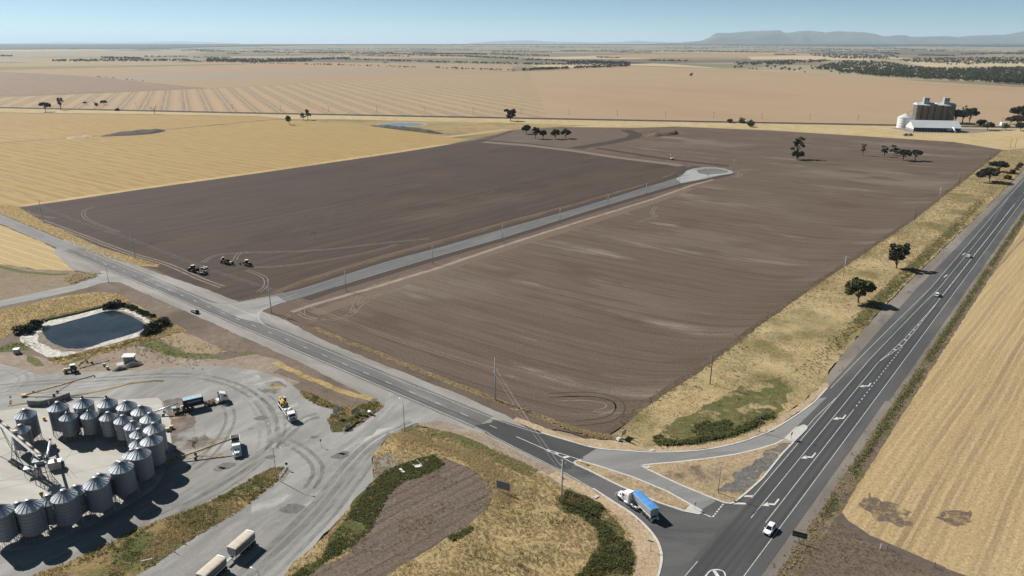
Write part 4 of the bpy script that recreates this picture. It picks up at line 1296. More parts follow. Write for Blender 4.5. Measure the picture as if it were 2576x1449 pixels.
PADZ = .16
AX = 11.25
big_ap = [(-5, 1086.75 + 181), (68.75, 1255.5), (156.75, 1230.5), (237.5, 1198.5), (301.75, 1159.25), (347, 1126), (377.5, 1092.25), (385, 1062), (375, 1037), (352.5, 1019), (315.5, 1006.5),
          (266.75, 999.7), (206.5, 1001), (142.5, 1009.5), (60.5, 1027.5)]
big_lab = ["large steel silo cut off by the corner of the pad, nearest to the weedy bank", "large steel silo beside the cut off one, just left of the ochre funnel pole",
           "large steel silo just to the right of the ochre funnel pole", "large steel silo, second to the right of the ochre funnel pole",
           "large steel silo, third to the right of the ochre funnel pole", "large steel silo, fourth to the right of the ochre funnel pole",
           "large steel silo standing at the foot of the long ochre auger that loads the tipper", "large steel silo just beyond the foot of the loading auger",
           "large steel silo at the foot of the pale conveyor that reaches to the container truck", "large steel silo next behind the pale conveyor's one",
           "large steel silo in the back row, third from the conveyor to the container", "large back row silo with a round black vent, nearer the container truck",
           "large back row silo with a round black vent, nearer the bunker wall", "large steel silo in front of the bent dark bunker wall",
           "large steel silo standing apart beside the long inclined conveyor"]
S_BIG = None
for i, (p_, lb) in enumerate(zip(big_ap, big_lab)):
    x, y = at(p_[0], p_[1], AX)
    loc, rz = (x, y, PADZ), R(360 / 16 * .37 * i)
    if S_BIG is None:
        S_BIG = silo('large', lb, loc, rz, "large silos of the outer ring")
    else:
        dup(S_BIG, loc, rz, lb)
for x, y, l_ in ((-150.5, 170.5, "large steel silo behind the trestle of the long inclined conveyor"),):
    dup(S_BIG, (x, y, PADZ), .3, l_)
sm_ap = [(42.5, 1261.75), (118.75, 1243), (188.75, 1219.25), (248.25, 1189.75), (0, 0), (330, 1128.75), (345.75, 1101.75), (346.75, 1077), (332, 1057.5), (306.25, 1043.25), (270, 1035.25), (222.5, 1030.75), (168.75, 1035.25), (48.75, 1067)]
sm_lab = ["small inner silo behind the large one next to the pad corner", "small inner silo half hidden by the ochre funnel pole", "small inner silo behind the second large one right of the funnel pole",
          "small inner silo peeping out behind the third large one right of the funnel pole", "small inner silo hidden behind the fourth large one right of the funnel pole",
          "small inner silo beside the fourth large one right of the funnel pole", "small inner silo beside the large one at the foot of the loading auger",
          "small inner silo beside the large one beyond the loading auger", "small inner silo facing the large one at the pale conveyor foot", "small inner silo in the back of the ring, second from the pale conveyor foot",
          "small inner silo in the back of the ring, third from the pale conveyor foot", "small inner silo in front of the two large ones with black vents",
          "small inner silo nearest to the bunker wall, with its own dark vent", "small inner silo almost hidden behind the long inclined conveyor"]
S_SM = None
for i, (p_, lb) in enumerate(zip(sm_ap, sm_lab)):
    x, y = at(p_[0], p_[1], 9.45) if p_[0] else (-102.6, 160.2)
    loc, rz = (x, y, PADZ), R(11 * i)
    if S_SM is None:
        S_SM = silo('small', lb, loc, rz, "small silos of the inner ring")
    else:
        dup(S_SM, loc, rz, lb)
# round vents stand on the roofs of some silos
M_VENT = plain("vent_black", (.03, .032, .035), .5, .3)
for nm_ in ("round black vent, nearer the container truck", "round black vent, nearer the bunker wall", "with its own dark vent", "front of the two large ones"):
    for o in list(bpy.data.objects):
        if o.get('label', '').find(nm_) >= 0:
            z_ = 11.0 if 'large back' in o['label'] else 9.2
            MB().lathe([(.1, z_), (.12, z_ + .12), (.34, z_ + .22), (.4, z_ + .42), (.3, z_ + .62), (0, z_ + .7)], 12).build("vent", M_VENT, o, True)

# ------------------------------------------------------------------ wheels and vehicles
WH = {}


def wheel(parent, x, y, r=.5, w=.3, rim=M_RIM):
    k = (r, w, rim.name)
    if k not in WH:
        def turn(mb):
            mb.v = [(a, c, b) for a, b, c in mb.v]
            return mb
        ty = turn(MB().lathe([(r * .55, -w / 2), (r * .92, -w / 2), (r, -w * .35), (r, w * .35), (r * .92, w / 2), (r * .55, w / 2)], 18)).mesh("wheel", M_BLK, True)
        ri = turn(MB().lathe([(0, -w * .32), (r * .2, -w * .36), (r * .3, -w * .25), (r * .55, -w * .40), (r * .57, 0), (r * .55, w * .40), (r * .3, w * .25), (r * .2, w * .36), (0, w * .32)], 14)).mesh("rim", rim, True)
        WH[k] = (ty, ri)
    o = link("wheel", WH[k][0], None, parent)
    o.location = (x, y, r)
    link("rim", WH[k][1], None, o)
    return o


def B(parent, name, c, s, mat, bevel=.03, **k):
    return MB().box(c, s, **k).build(name, mat, parent, bevel=bevel)


def car(label, paint, loc, rz, kind='suv', group=None, roofm=None):
    t = thing("parked_car" if kind == 'parked' else "car", label, "car", loc, rz, group)
    hz = 1.66 if kind != 'sedan' else 1.5
    prof = [(-2.2, .3), (-2.3, .62), (-2.22, 1.0), (.95, 1.0), (1.75, .93), (2.18, .76), (2.28, .48), (2.15, .3)]
    MB().prism(prof, -.9, .9).build("body", paint, t, bevel=.14)
    zt = hz - .06
    bs, ts = [(-2.08, -.80, .98), (1.02, -.80, .98), (1.02, .80, .98), (-2.08, .80, .98)], [(-1.72, -.62, zt), (.12, -.62, zt), (.12, .62, zt), (-1.72, .62, zt)]
    MB().loft([bs, ts]).build("pillar_frame", paint, t)

    def pane(nm, a, b, c, d, off):
        a, b, c, d = map(Vector, (a, b, c, d))
        m = (a + b + c + d) / 4
        nn = (b - a).cross(d - a).normalized() * off
        q = [tuple(m + (p - m) * .86 + nn) for p in (a, b, c, d)]
        q2 = [tuple(Vector(p) - nn * .9) for p in q]
        MB().loft([q2, q]).build(nm, M_GLASS, t)
    pane("windscreen", bs[1], bs[2], ts[2], ts[1], .02)
    pane("rear_window", bs[3], bs[0], ts[0], ts[3], .02)
    pane("side_window", bs[0], bs[1], ts[1], ts[0], .02)
    pane("side_window", bs[2], bs[3], ts[3], ts[2], .02)
    B(t, "roof", (-.8, 0, hz - .04), (1.95, 1.28, .09), roofm or paint, .04)
    for s in (-1, 1):
        for x in (-1.38, 1.42):
            wheel(t, x, s * .82, .35, .24)
        B(t, "headlight", (2.13, s * .66, .74), (.2, .34, .16), M_CHROME, .02)
        B(t, "tail_light", (-2.27, s * .7, .84), (.08, .26, .22), M_RED, .01)
        B(t, "mirror", (.78, s * 1.0, 1.02), (.14, .2, .15), paint, .03)
    B(t, "grille", (2.26, 0, .58), (.06, .95, .2), M_BLACKP, .01)
    B(t, "bumper", (2.2, 0, .38), (.18, 1.6, .14), M_CHASSIS, .03)
    return t


RZ = .094
# white car coming, two white cars going, one dark car on the shoulder
M_CARW = plain("car_white", (.80, .80, .80), .25, 0, .5)
M_CARK = plain("car_black", (.010, .011, .013), .2, 0, .6)
M_CARR = plain("car_roof_grey", (.30, .32, .35), .25, .3, .6)
x, y = HW(-62.1, 1.45)
car("white hatchback with black windscreen on the highway by the junction", M_CARW, (x, y, RZ), R(230.3), 'suv', "cars on the roads")
x, y = HW(156.2, 5.3)
car("white car driving away on the highway, just past the painted chevrons", M_CARW, (x, y, RZ), R(50.1), 'suv', "cars on the roads")
x, y = HW(239.4, 5.1)
car("white car farther up the highway, level with the two roadside shrubs", M_CARW, (x, y, RZ), R(50.1), 'sedan', "cars on the roads")
x, y = MR(-81.7, -7.6)
car("black four wheel drive with pale roof on the gravel shoulder near the pond", M_CARK, (x, y, .09), R(141), 'suv', "cars on the roads", M_CARR)


def truck_cab(t, x0, col, bonnet=True, sleeper=True, zf=.95):
    """Cab parts on thing t; x0 = front of the bumper, truck faces +x."""
    if bonnet:
        MB().loft([[(x0 - .1, -.62, zf - .1), (x0 - .1, .62, zf - .1), (x0 - .15, .55, 1.62), (x0 - .15, -.55, 1.62)],
                   [(x0 - 1.75, -.95, zf - .1), (x0 - 1.75, .95, zf - .1), (x0 - 1.75, .9, 2.0), (x0 - 1.75, -.9, 2.0)]]).build("bonnet", col, t, bevel=.1)
        cb = x0 - 1.7
    else:
        cb = x0 - .12
    cl = 1.65 if bonnet else 2.15
    top = 3.0
    fr = [(cb, -1.15, zf), (cb, 1.15, zf), (cb - (.05 if bonnet else 0), 1.15, 1.95), (cb - .4, 1.1, top), (cb - .4, -1.1, top), (cb - (.05 if bonnet else 0), -1.15, 1.95)]
    bk = [(cb - cl, -1.15, zf), (cb - cl, 1.15, zf), (cb - cl, 1.15, 1.95), (cb - cl, 1.1, top + .05), (cb - cl, -1.1, top + .05), (cb - cl, -1.15, 1.95)]
    MB().loft([fr, bk]).build("cab", col, t, bevel=.08)
    w = [(cb - .02, -1.0, 2.0), (cb - .02, 1.0, 2.0), (cb - .34, .95, 2.82), (cb - .34, -.95, 2.82)]
    MB().loft([[(a - .03, b, c) for a, b, c in w], [(a + .06, b, c + .03) for a, b, c in w]]).build("windscreen", M_GLASS, t)
    for s in (-1, 1):
        B(t, "side_window", (cb - .85, s * 1.135, 2.35), (.8, .06, .62), M_GLASS, .02)
        B(t, "mirror", (cb - .1, s * 1.42, 2.2), (.12, .28, .6), M_BLK, .03)
        B(t, "headlight", (x0 - .08, s * .86, 1.05), (.14, .36, .2), M_CHROME, .02)
    if sleeper:
        B(t, "sleeper", (cb - cl - .55, 0, 1.95 + .1), (1.1, 2.25, 2.3), col, .1)
        MB().loft([[(cb - .5, -1.0, top), (cb - .5, 1.0, top), (cb - .5, 1, top + .03), (cb - .5, -1, top + .03)],
                   [(cb - cl - 1.0, -1.05, top), (cb - cl - 1.0, 1.05, top), (cb - cl - 1.0, .95, top + .6), (cb - cl - 1.0, -.95, top + .6)]]).build("roof_fairing", col, t, bevel=.06)
    B(t, "bumper", (x0 - .08, 0, .62), (.26, 2.4, .42), M_CHROME if bonnet else M_GREYP, .06)
    B(t, "grille", (x0 - .09, 0, 1.25), (.1, .95 if bonnet else 1.5, .6), M_GALD, .02)
    return cb - cl


def steps(parent, x, y0, r, w, rim, axles):
    for ax in axles:
        for s in (-1, 1):
            wheel(parent, ax, s * y0, r, w, rim)


def mudguards(t, axles, mat):
    for ax in axles:
        for s in (-1, 1):
            mb = MB()
            pts = [(ax + .62 * math.cos(a), .52 + .62 * math.sin(a)) for a in [math.pi * k / 6 for k in range(7)]]
            for (xa, za), (xb, zb) in zip(pts, pts[1:]):
                mb.add([(xa, s * .72, za), (xb, s * .72, zb), (xb, s * 1.24, zb), (xa, s * 1.24, za)], [(0, 1, 2, 3)])
            mb.build("mudguard", mat, t)


def tub(t, x0, x1, zb, zt, col, cover, wt=1.25, wb=1.0, ribs=0, crown=.22, panels=False):
    """Grain body between x0 (rear) and x1 with a crowned cover."""
    MB().loft([[(x0, -wb, zb), (x0, wb, zb), (x0, wt, zb + .7), (x0, wt, zt), (x0, -wt, zt), (x0, -wt, zb + .7)],
               [(x1, -wb, zb), (x1, wb, zb), (x1, wt, zb + .7), (x1, wt, zt), (x1, -wt, zt), (x1, -wt, zb + .7)]]).build("tub", col, t, bevel=.03)
    n = 7
    secs = []
    m = 9
    for k in range(m + 1):
        xx = x0 + .02 + (x1 - x0 - .04) * k / m
        sag = .05 * math.sin(math.pi * (k % 2))
        e = 1 if 0 < k < m else .55
        up = [(xx, wt * .99 * math.cos(math.pi * j / n), zt + .02 + e * (crown - (.05 if k % 2 else 0)) * math.sin(math.pi * j / n)) for j in range(n + 1)]
        secs.append(up + [(xx, -wt * .99, zt - .05), (xx, wt * .99, zt - .05)])
    MB().loft(secs).build("tarpaulin", cover, t)
    for s in (-1, 1):
        B(t, "top_rail", ((x0 + x1) / 2, s * (wt + .03), zt - .04), (x1 - x0 + .1, .1, .14), M_CHROME, .02)
        B(t, "side_rail", ((x0 + x1) / 2, s * (wb + .1), zb - .03), (x1 - x0, .08, .2), M_WHITE, .02)
    for xx, nm in ((x0 - .04, "tailgate"), (x1 + .04, "headboard")):
        B(t, nm, (xx, 0, (zb + zt) / 2 + .2), (.08, wt * 1.9, zt - zb - .3), M_GREYP, .02)
        for q in (-.75, -.25, .25, .75):
            B(t, "tailgate_post" if nm == "tailgate" else "headboard_post", (xx + (-.06 if nm == "tailgate" else .06), q * wt, (zb + zt) / 2 + .2), (.08, .09, zt - zb - .3), M_CHROME, .01)
    for k in range(ribs):
        xx = x0 + (x1 - x0) * (k + .5) / ribs
        for s in (-1, 1):
            B(t, "side_rib", (xx, s * (wt + .02), (zb + .7 + zt) / 2), (.08, .06, zt - zb - .75), col, .01)


# white bonneted prime mover with a blue-covered grain trailer
M_TUBG = plain("tub_grey", (.42, .42, .42), .4, .35, .5, var=.05)
M_TARB = plain("tarp_blue", (.075, .24, .52), .6, 0, .3, var=.18, vscale=.7)
t = thing("prime_mover", "white bonneted prime mover pulling the blue covered grain trailer", "truck", (29.7, 155.55, RZ), R(126.5))
B(t, "chassis", (-1.0, 0, .85), (7.2, .85, .28), M_WHITE, .02)
bk = truck_cab(t, 2.9, M_WHITE, True, True, .8)
steps(t, 0, 1.0, .52, .34, M_CHROME, (1.75,))
steps(t, 0, .95, .52, .6, M_CHROME, (-2.55, -3.85))
mudguards(t, (-2.55, -3.85), M_WHITE)
for s in (-1, 1):
    MB().tube((-.1, s * .98, .75), (-1.7, s * .98, .75), .3, n=12).build("fuel_tank", M_WHITE, t, True)
    MB().tube((-1.75, s * 1.0, 1.2), (-1.75, s * 1.0, 3.6), .09, n=8).build("exhaust_stack", M_CHROME, t, True)
    B(t, "front_guard", (1.75, s * .98, 1.15), (1.35, .42, .16), M_WHITE, .07)
B(t, "bull_bar", (3.05, 0, .85), (.12, 2.3, .9), M_WHITE, .05)
B(t, "turntable", (-3.2, 0, 1.08), (1.2, 1.0, .14), M_CHASSIS, .03)
# trailer: heading 114.5 degrees
a_t = R(114.6)
ux, uy = math.cos(a_t), math.sin(a_t)
mx, my = 33.9, 148.9
t = thing("grain_trailer", "aluminium grain trailer under a blue tarpaulin behind the white prime mover", "trailer", (mx + uy * 0.0, my, RZ), a_t)
t.location = (34.52, 149.25, RZ)
B(t, "chassis", (2.2, 0, 1.12), (8.0, .9, .22), M_CHASSIS, .02)
tub(t, -1.65, 6.7, 1.4, 3.35, M_TUBG, M_TARB)
steps(t, 0, .95, .5, .6, M_CHROME, (-1.35, 0.0, 1.3))
mudguards(t, (-1.35, 0, 1.3), M_TUBG)
B(t, "rear_bumper", (-1.8, 0, .75), (.12, 2.3, .3), M_WHITE, .03)
for s in (-1, 1):
    B(t, "tail_light", (-1.88, s * .9, .78), (.06, .4, .16), M_RED, .01)
    B(t, "mud_flap", (-1.95, s * .95, .4), (.05, .6, .5), M_WHITE, .01)

# road train of two cream-covered grain trailers on the driveway
M_TUBB = plain("tub_dusty", (.20, .175, .16), .55, .2, .4, var=.2)
M_TARC = plain("tarp_cream", (.50, .44, .35), .75, 0, .3, var=.1, vscale=.9)
a_t = R(248.6)
ux, uy = math.cos(a_t), math.sin(a_t)


def cream_trailer(px, py, label):
    t = thing("grain_trailer", label, "trailer", (px, py, .085), a_t, "cream covered grain trailers on the driveway")
    B(t, "chassis", (.6, 0, 1.05), (6.2, .9, .24), M_CHASSIS, .02)
    tub(t, -2.0, 4.4, 1.35, 3.35, M_TUBB, M_TARC, ribs=0, crown=.2)
    MB().loft([[(-2.0, 1.25 * math.cos(math.pi * j / 6), 3.37 + .24 * math.sin(math.pi * j / 6)) for j in range(7)], [(-1.65, 1.25 * math.cos(math.pi * j / 6), 3.37 + .24 * math.sin(math.pi * j / 6)) for j in range(7)]]).build("end_bow", M_WHITE, t)
    steps(t, 0, .95, .5, .6, M_RIM, (-1.5, 0, 1.5))
    mudguards(t, (-1.5, 0, 1.5), M_CHASSIS)
    B(t, "drawbar", (5.3, 0, 1.0), (2.2, .8, .18), M_GREYP, .04)
    B(t, "rear_bumper", (-2.1, 0, .7), (.1, 2.3, .3), M_CHASSIS, .02)
    for s in (-1, 1):
        B(t, "tail_light", (-2.17, s * .9, .75), (.05, .35, .15), M_RED, .01)
        MB().tube((4.2, s * .8, .1), (4.2, s * .8, 1.2), .07, n=6).build("landing_leg", M_STEEL, t)
    return t


n_x, n_y = -uy, ux
base = Vector((-61.21, 137.19))
off = Vector((n_x, n_y)) * -1.22
cA = base + off if (base + off).x < base.x else base - off
cream_trailer(cA.x, cA.y, "rear grain trailer of the pair with cream tarpaulin on the driveway")
cB = cA + Vector((ux, uy)) * 9.35
cream_trailer(cB.x, cB.y, "leading grain trailer of the pair with cream tarpaulin, at the edge of the driveway")

# container truck
M_CONT = plain("container_navy", (.018, .026, .032), .5, .1, .4, var=.15)
M_CONTT = plain("container_roof_blue", (.23, .36, .42), .55, .2, .4, var=.08)
M_LET = plain("container_lettering", (.42, .44, .44), .7)
a_t = R(31.0)
ux, uy = math.cos(a_t), math.sin(a_t)
# middle of the near side of the front axle
fx, fy = -94.9 - uy * 1.15, 209.0 + ux * 1.15
t = thing("container_truck", "white cab over truck with a skeletal trailer frame carrying the dark container", "truck", (fx, fy, .085), a_t)
B(t, "chassis", (-4.6, 0, .95), (11.2, .8, .26), M_CHASSIS, .02)
bk = truck_cab(t, 1.45, M_WHITE, False, False, .7)
MB().loft([[(.75, -1.05, 3.0), (.75, 1.05, 3.0), (.7, 1.05, 3.05), (.7, -1.05, 3.05)], [(-.85, -1.1, 3.0), (-.85, 1.1, 3.0), (-.85, 1.0, 3.65), (-.85, -1.0, 3.65)]]).build("roof_fairing", M_WHITE, t, bevel=.05)
for s in (-1, 1):
    B(t, "side_fairing", (-1.15, s * 1.13, 2.1), (.5, .06, 2.4), M_GREYP, .02)
B(t, "deck", (-1.75, 0, 1.12), (1.2, 2.1, .1), M_WHITE, .03)
MB().tube((-1.55, -1.0, .75), (-.55, -1.0, .75), .28, n=10).build("fuel_tank", M_CHROME, t, True)
steps(t, 0, 1.0, .5, .34, M_RIM, (0.0,))
steps(t, 0, .95, .5, .6, M_RIM, (-3.25, -4.6))
mudguards(t, (-3.25, -4.6), M_CHASSIS)
M_ORNG = plain("orange_frame", (.42, .24, .07), .6, var=.2)
for s in (-1, 1):
    B(t, "trailer_beam", (-7.1, s * .5, 1.2), (10.2, .16, .24), M_ORNG if s < 0 else M_STEEL, .02)
for xx in (-2.5, -3.6, -4.8, -9, -11.6):
    B(t, "cross_member", (xx, 0, 1.2), (.16, 2.2 if xx < -6 else 1.1, .18), M_ORNG, .02)
steps(t, 0, .95, .5, .6, M_RIM, (-9.6, -10.8, -12.0))
MB().tube((-6.0, -.9, .1), (-6.0, -.9, 1.1), .08, n=6).build("landing_leg", M_STEEL, t)
B(t, "tool_box", (-5.55, -1.0, .75), (.9, .5, .6), M_GREYP, .04)
for s in (-1, 1):
    B(t, "tail_light", (-12.3, s * .9, .95), (.06, .35, .15), M_RED, .01)
# container sits on it
cx0 = Vector((-105.0, 202.9))
ctr = cx0 + Vector((ux, uy)) * 3.03 + Vector((-uy, ux)) * 1.22
ctr = Vector((fx, fy)) + Vector((ux, uy)) * -9.05
t = thing("shipping_container", "dark shipping container with pale blue roof and pale lettering on the truck trailer", "container", (ctr.x, ctr.y, .085 + 1.36), a_t)
side = MB()
for s in (-1, 1):
    pts = []
    for k in range(40):
        xx = -2.95 + 5.9 * k / 39
        pts.append((xx, s * (1.2 - (.035 if (k // 2) % 2 else 0))))
    for (xa, ya), (xb, yb) in zip(pts, pts[1:]):
        side.add([(xa, ya, .1), (xb, yb, .1), (xb, yb, 2.5), (xa, ya, 2.5)], [(0, 1, 2, 3)])
side.build("side_wall", M_CONT, t)
rf = MB()
for k in range(26):
    xa, xb = -2.95 + 5.9 * k / 26, -2.95 + 5.9 * (k + 1) / 26
    rf.add([(xa, -1.18, 2.57 + (.02 if k % 2 else 0)), (xb, -1.18, 2.57 + (.02 if k % 2 else 0)), (xb, 1.18, 2.57 + (.02 if k % 2 else 0)), (xa, 1.18, 2.57 + (.02 if k % 2 else 0))], [(0, 1, 2, 3)])
rf.build("roof", M_CONTT, t)
for s in (-1, 1):
    B(t, "end_door" if s < 0 else "end_wall", (s * 2.99, 0, 1.3), (.06, 2.34, 2.4), M_CONT, .01)
    for q in (-1, 1):
        B(t, "corner_post", (s * 2.96, q * 1.15, 1.3), (.16, .16, 2.58), M_CONT, .02)
        B(t, "end_beam", (s * 2.96, 0, .08 if q < 0 else 2.53), (.14, 2.2, .14), M_CONT, .02)
    B(t, "bottom_rail", (0, s * 1.18, .07), (5.8, .1, .14), M_CONT, .02)
    B(t, "top_rail", (0, s * 1.18, 2.53), (5.8, .1, .1), M_CONTT, .02)


def lettering(name, text, size, parent, loc, rot, mat, depth=.006, sx_=1.0):
    cu = bpy.data.curves.new(name, 'FONT')
    cu.body = text
    cu.size = size
    cu.align_x = 'CENTER'
    cu.align_y = 'CENTER'
    cu.extrude = depth
    cu.offset = .014 * size
    o = bpy.data.objects.new(name, cu)
    COL.objects.link(o)
    dg = bpy.context.evaluated_depsgraph_get()
    me = bpy.data.meshes.new_from_object(o.evaluated_get(dg))
    bpy.data.objects.remove(o)
    me.materials.clear()
    me.materials.append(mat)
    q = link(name, me, None, parent)
    q.location = loc
    q.rotation_euler = rot
    q.scale = (sx_, 1, 1)
    return q


lettering("lettering", "EVERGREEN", .78, t, (.25, -1.215, 1.5), (math.pi / 2, 0, 0), M_LET, .008, .98)

# machine loading grain at the container door, with two workers in bright vests
lx, ly = fx + ux * -13.5, fy + uy * -13.5
t = thing("grain_thrower", "pale wheeled grain loading machine at the rear doors of the container", "machine", (lx - .1, ly - .3, .085), a_t)
B(t, "deck", (-.4, 0, 1.0), (2.6, 2.0, .18), M_CREAM, .03)
B(t, "engine_box", (.1, -.55, 1.5), (1.0, .8, .8), M_CHASSIS, .05)
B(t, "hopper", (-1.1, .2, 1.55), (1.1, 1.5, .7), M_GREYP, .05, taper=1.2)
for s in (-1, 1):
    wheel(t, -.3, s * 1.0, .42, .26)
    MB().path([(-1.6, s * .95, 1.1), (-1.6, s * .95, 2.0), (.8, s * .95, 2.0), (.8, s * .95, 1.1)], .035).build("guard_rail", M_WHITE, t)
for k in range(5):
    B(t, "side_ladder", (-1.2 + k * .35, -1.25, .5 + .02 * k), (.22, .5, .12), M_CREAM, .02)
B(t, "throw_chute", (1.5, .1, 1.7), (1.5, .5, .35), M_YELC, .04, ry=-.25)


def person(label, loc, rz, vest, trousers=(.03, .035, .05), hat=None):
    t = thing("person", label, "person", loc, rz, "workers in bright vests")
    J = {'pel': (0, 0, .95), 'che': (.02, 0, 1.3), 'nek': (.02, 0, 1.48), 'hed': (.04, 0, 1.62), 'top': (.03, 0, 1.72),
         'ls': (.02, .2, 1.40), 'le': (.08, .28, 1.15), 'lw': (.25, .24, .98), 'rs': (.02, -.2, 1.40), 're': (.1, -.27, 1.16), 'rw': (.3, -.2, 1.08),
         'lh': (0, .1, .9), 'lk': (.05, .11, .5), 'la': (0, .12, .08), 'lt': (.17, .13, .04), 'rh': (0, -.1, .9), 'rk': (.02, -.11, .5), 'ra': (-.03, -.12, .08), 'rt': (.14, -.13, .04)}
    rad = {'pel': .15, 'che': .17, 'nek': .06, 'hed': .10, 'top': .07, 'ls': .075, 'le': .05, 'lw': .035, 'rs': .075, 're': .05, 'rw': .035,
           'lh': .1, 'lk': .07, 'la': .05, 'lt': .04, 'rh': .1, 'rk': .07, 'ra': .05, 'rt': .04}
    E_ = [('pel', 'che'), ('che', 'nek'), ('nek', 'hed'), ('hed', 'top'), ('che', 'ls'), ('ls', 'le'), ('le', 'lw'), ('che', 'rs'), ('rs', 're'), ('re', 'rw'),
          ('pel', 'lh'), ('lh', 'lk'), ('lk', 'la'), ('la', 'lt'), ('pel', 'rh'), ('rh', 'rk'), ('rk', 'ra'), ('ra', 'rt')]
    ks = list(J)
    me = bpy.data.meshes.new("body")
    me.from_pydata([J[k] for k in ks], [(ks.index(a), ks.index(b)) for a, b in E_], [])
    o = bpy.data.objects.new("body", me)
    COL.objects.link(o)
    md = o.modifiers.new("skin", 'SKIN')
    for k, v in zip(ks, me.skin_vertices[0].data):
        v.radius = (rad[k], rad[k])
        v.use_root = (k == 'pel')
    sb = o.modifiers.new("sub", 'SUBSURF')
    sb.levels = sb.render_levels = 1
    dg = bpy.context.evaluated_depsgraph_get()
    m2 = bpy.data.meshes.new_from_object(o.evaluated_get(dg))
    bpy.data.objects.remove(o)
    skin = plain("skin", (.42, .26, .18), .6) if "skin" not in bpy.data.materials else bpy.data.materials["skin"]
    m2.materials.clear()
    for m_ in (skin, vest, plain("trousers", trousers, .9), M_BLK):
        m2.materials.append(m_)
    for p in m2.polygons:
        c = p.center
        p.material_index = 3 if c.z < .12 else 2 if c.z < .95 else (0 if c.z > 1.47 or (c.x > .17 and c.z < 1.2) else 1)
    link("body", m2, None, t)
    MB().lathe([(.15, 1.69), (.14, 1.71), (.11, 1.74), (.1, 1.79), (0, 1.83)], 12, (.03, 0, 0)).build("hat", hat or M_WHITE, t, True)
    return t


M_HIVIS = plain("hi_vis_yellow", (.50, .55, .10), .7)
person("worker in yellow vest standing close to the container doors", (lx + ux * .95 - uy * .75, ly + uy * .95 + ux * .75, .085 + 1.0 - .9), a_t, M_HIVIS)
person("worker in yellow vest bending over the grain loading machine", (lx + ux * 1.05 + uy * 1.25, ly + uy * 1.05 - ux * 1.25, .085), a_t + 2.6, M_HIVIS)

# crane carrier: white truck with a yellow telehandler style crane on its tray
a_t = R(-57.5)
ux, uy = math.cos(a_t), math.sin(a_t)
nx_, ny_ = -uy, ux
fx, fy = -68.3 - ux * 1.5, 196.05 - uy * 1.5
t = thing("tray_truck", "long white cab over tray truck parked in the yard with outriggers", "truck", (fx, fy, .085), a_t)
B(t, "chassis", (-5.2, 0, .95), (12.6, .85, .28), M_CHASSIS, .02)
truck_cab(t, 1.45, M_WHITE, False, False, .7)
B(t, "sun_visor", (1.15, 0, 2.95), (.3, 2.0, .12), M_WHITE, .03)
steps(t, 0, 1.0, .5, .34, M_RIM, (0.0, -1.6))
steps(t, 0, .95, .5, .6, M_RIM, (-9.0, -10.3))
B(t, "tray", (-8.9, 0, 1.25), (5.2, 2.45, .16), M_WHITE, .03)
for s in (-1, 1):
    B(t, "tray_rail", (-6.6, s * 1.15, 1.38), (9.6, .12, .16), M_WHITE, .02)
    MB().tube((-3.9, s * .62, 1.3), (-3.9, s * .62, 2.35), .52, n=16).build("water_tank", M_WHITE, t, True)
B(t, "pump_box", (-3.0, 0, 1.75), (.5, .6, 1.0), M_GREYP, .04)
MB().tube((-4.2, .1, 1.3), (-7.0, .5, 1.6), .14, n=8).build("hydraulic_ram", M_WHITE, t, True)
MB().tube((-1.5, -.75, 1.9), (-2.4, .75, 2.7), .2, n=8).build("loader_arm", M_YEL, t, True)
B(t, "loader_base", (-1.9, 0, 1.5), (.7, 1.6, .8), M_STEEL, .05)
t = thing("telescopic_handler", "yellow crane machine with a folded boom on the tray of the white truck", "machine", (fx + ux * -9.2, fy + uy * -9.2, .085 + 1.34), a_t)
B(t, "body", (0, 0, .9), (3.6, 1.5, .8), M_YELC, .1)
for x in (-1.2, 1.2):
    for s in (-1, 1):
        wheel(t, x, s * .95, .55, .38, M_YELC)
MB().box((-.2, -.1, 1.75), (3.8, .5, .55), ry=-.1).build("boom", M_YELC, t, bevel=.05)
MB().box((-1.7, -.1, 1.7), (1.0, .9, .9)).build("counterweight", M_YELC, t, bevel=.1)
MB().box((1.7, -.1, 1.35), (.5, 1.4, .6)).build("fork_carriage", M_YEL, t, bevel=.05)
B(t, "cab", (-.1, .62, 1.9), (1.3, .85, 1.3), M_GLASS, .08)
B(t, "cab_roof", (-.1, .62, 2.58), (1.35, .9, .08), M_GREYP, .03)
B(t, "engine_cover", (.4, -.75, 1.3), (1.6, .4, .5), M_YELC, .06)

# white tipper being filled
a_t = R(-66)
ux, uy = math.cos(a_t), math.sin(a_t)
fx, fy = -78.25 - ux * 1.3, 175.9 - uy * 1.3
t = thing("tipper_truck", "white bonneted tipper truck with an open bin under the auger spout", "truck", (fx, fy, .085), a_t)
B(t, "chassis", (-3.0, 0, .9), (8.0, .85, .28), M_CHASSIS, .02)
truck_cab(t, 1.35, M_WHITE, True, False, .8)
steps(t, 0, 1.0, .5, .34, M_RIM, (0.3,))
steps(t, 0, .95, .5, .6, M_RIM, (-5.2, -6.4))
x0, x1, zb, zt = -7.6, -3.0, 1.2, 2.85
for s in (-1, 1):
    B(t, "bin_side", ((x0 + x1) / 2, s * 1.17, (zb + zt) / 2), (x1 - x0, .1, zt - zb), M_WHITE, .02)
    B(t, "front_guard", (.3, s * 1.0, 1.1), (1.3, .4, .15), M_WHITE, .06)
B(t, "bin_floor", ((x0 + x1) / 2, 0, zb), (x1 - x0, 2.3, .08), M_STEEL, .0)
B(t, "tailgate", (x0, 0, (zb + zt) / 2), (.1, 2.3, zt - zb), M_WHITE, .02)
B(t, "bin_front", (x1, 0, (zb + zt) / 2 + .1), (.12, 2.3, zt - zb + .2), M_GREYP, .02)
B(t, "canopy", (x1 + .45, 0, zt - .1), (.9, 2.3, .12), M_GREYP, .03)
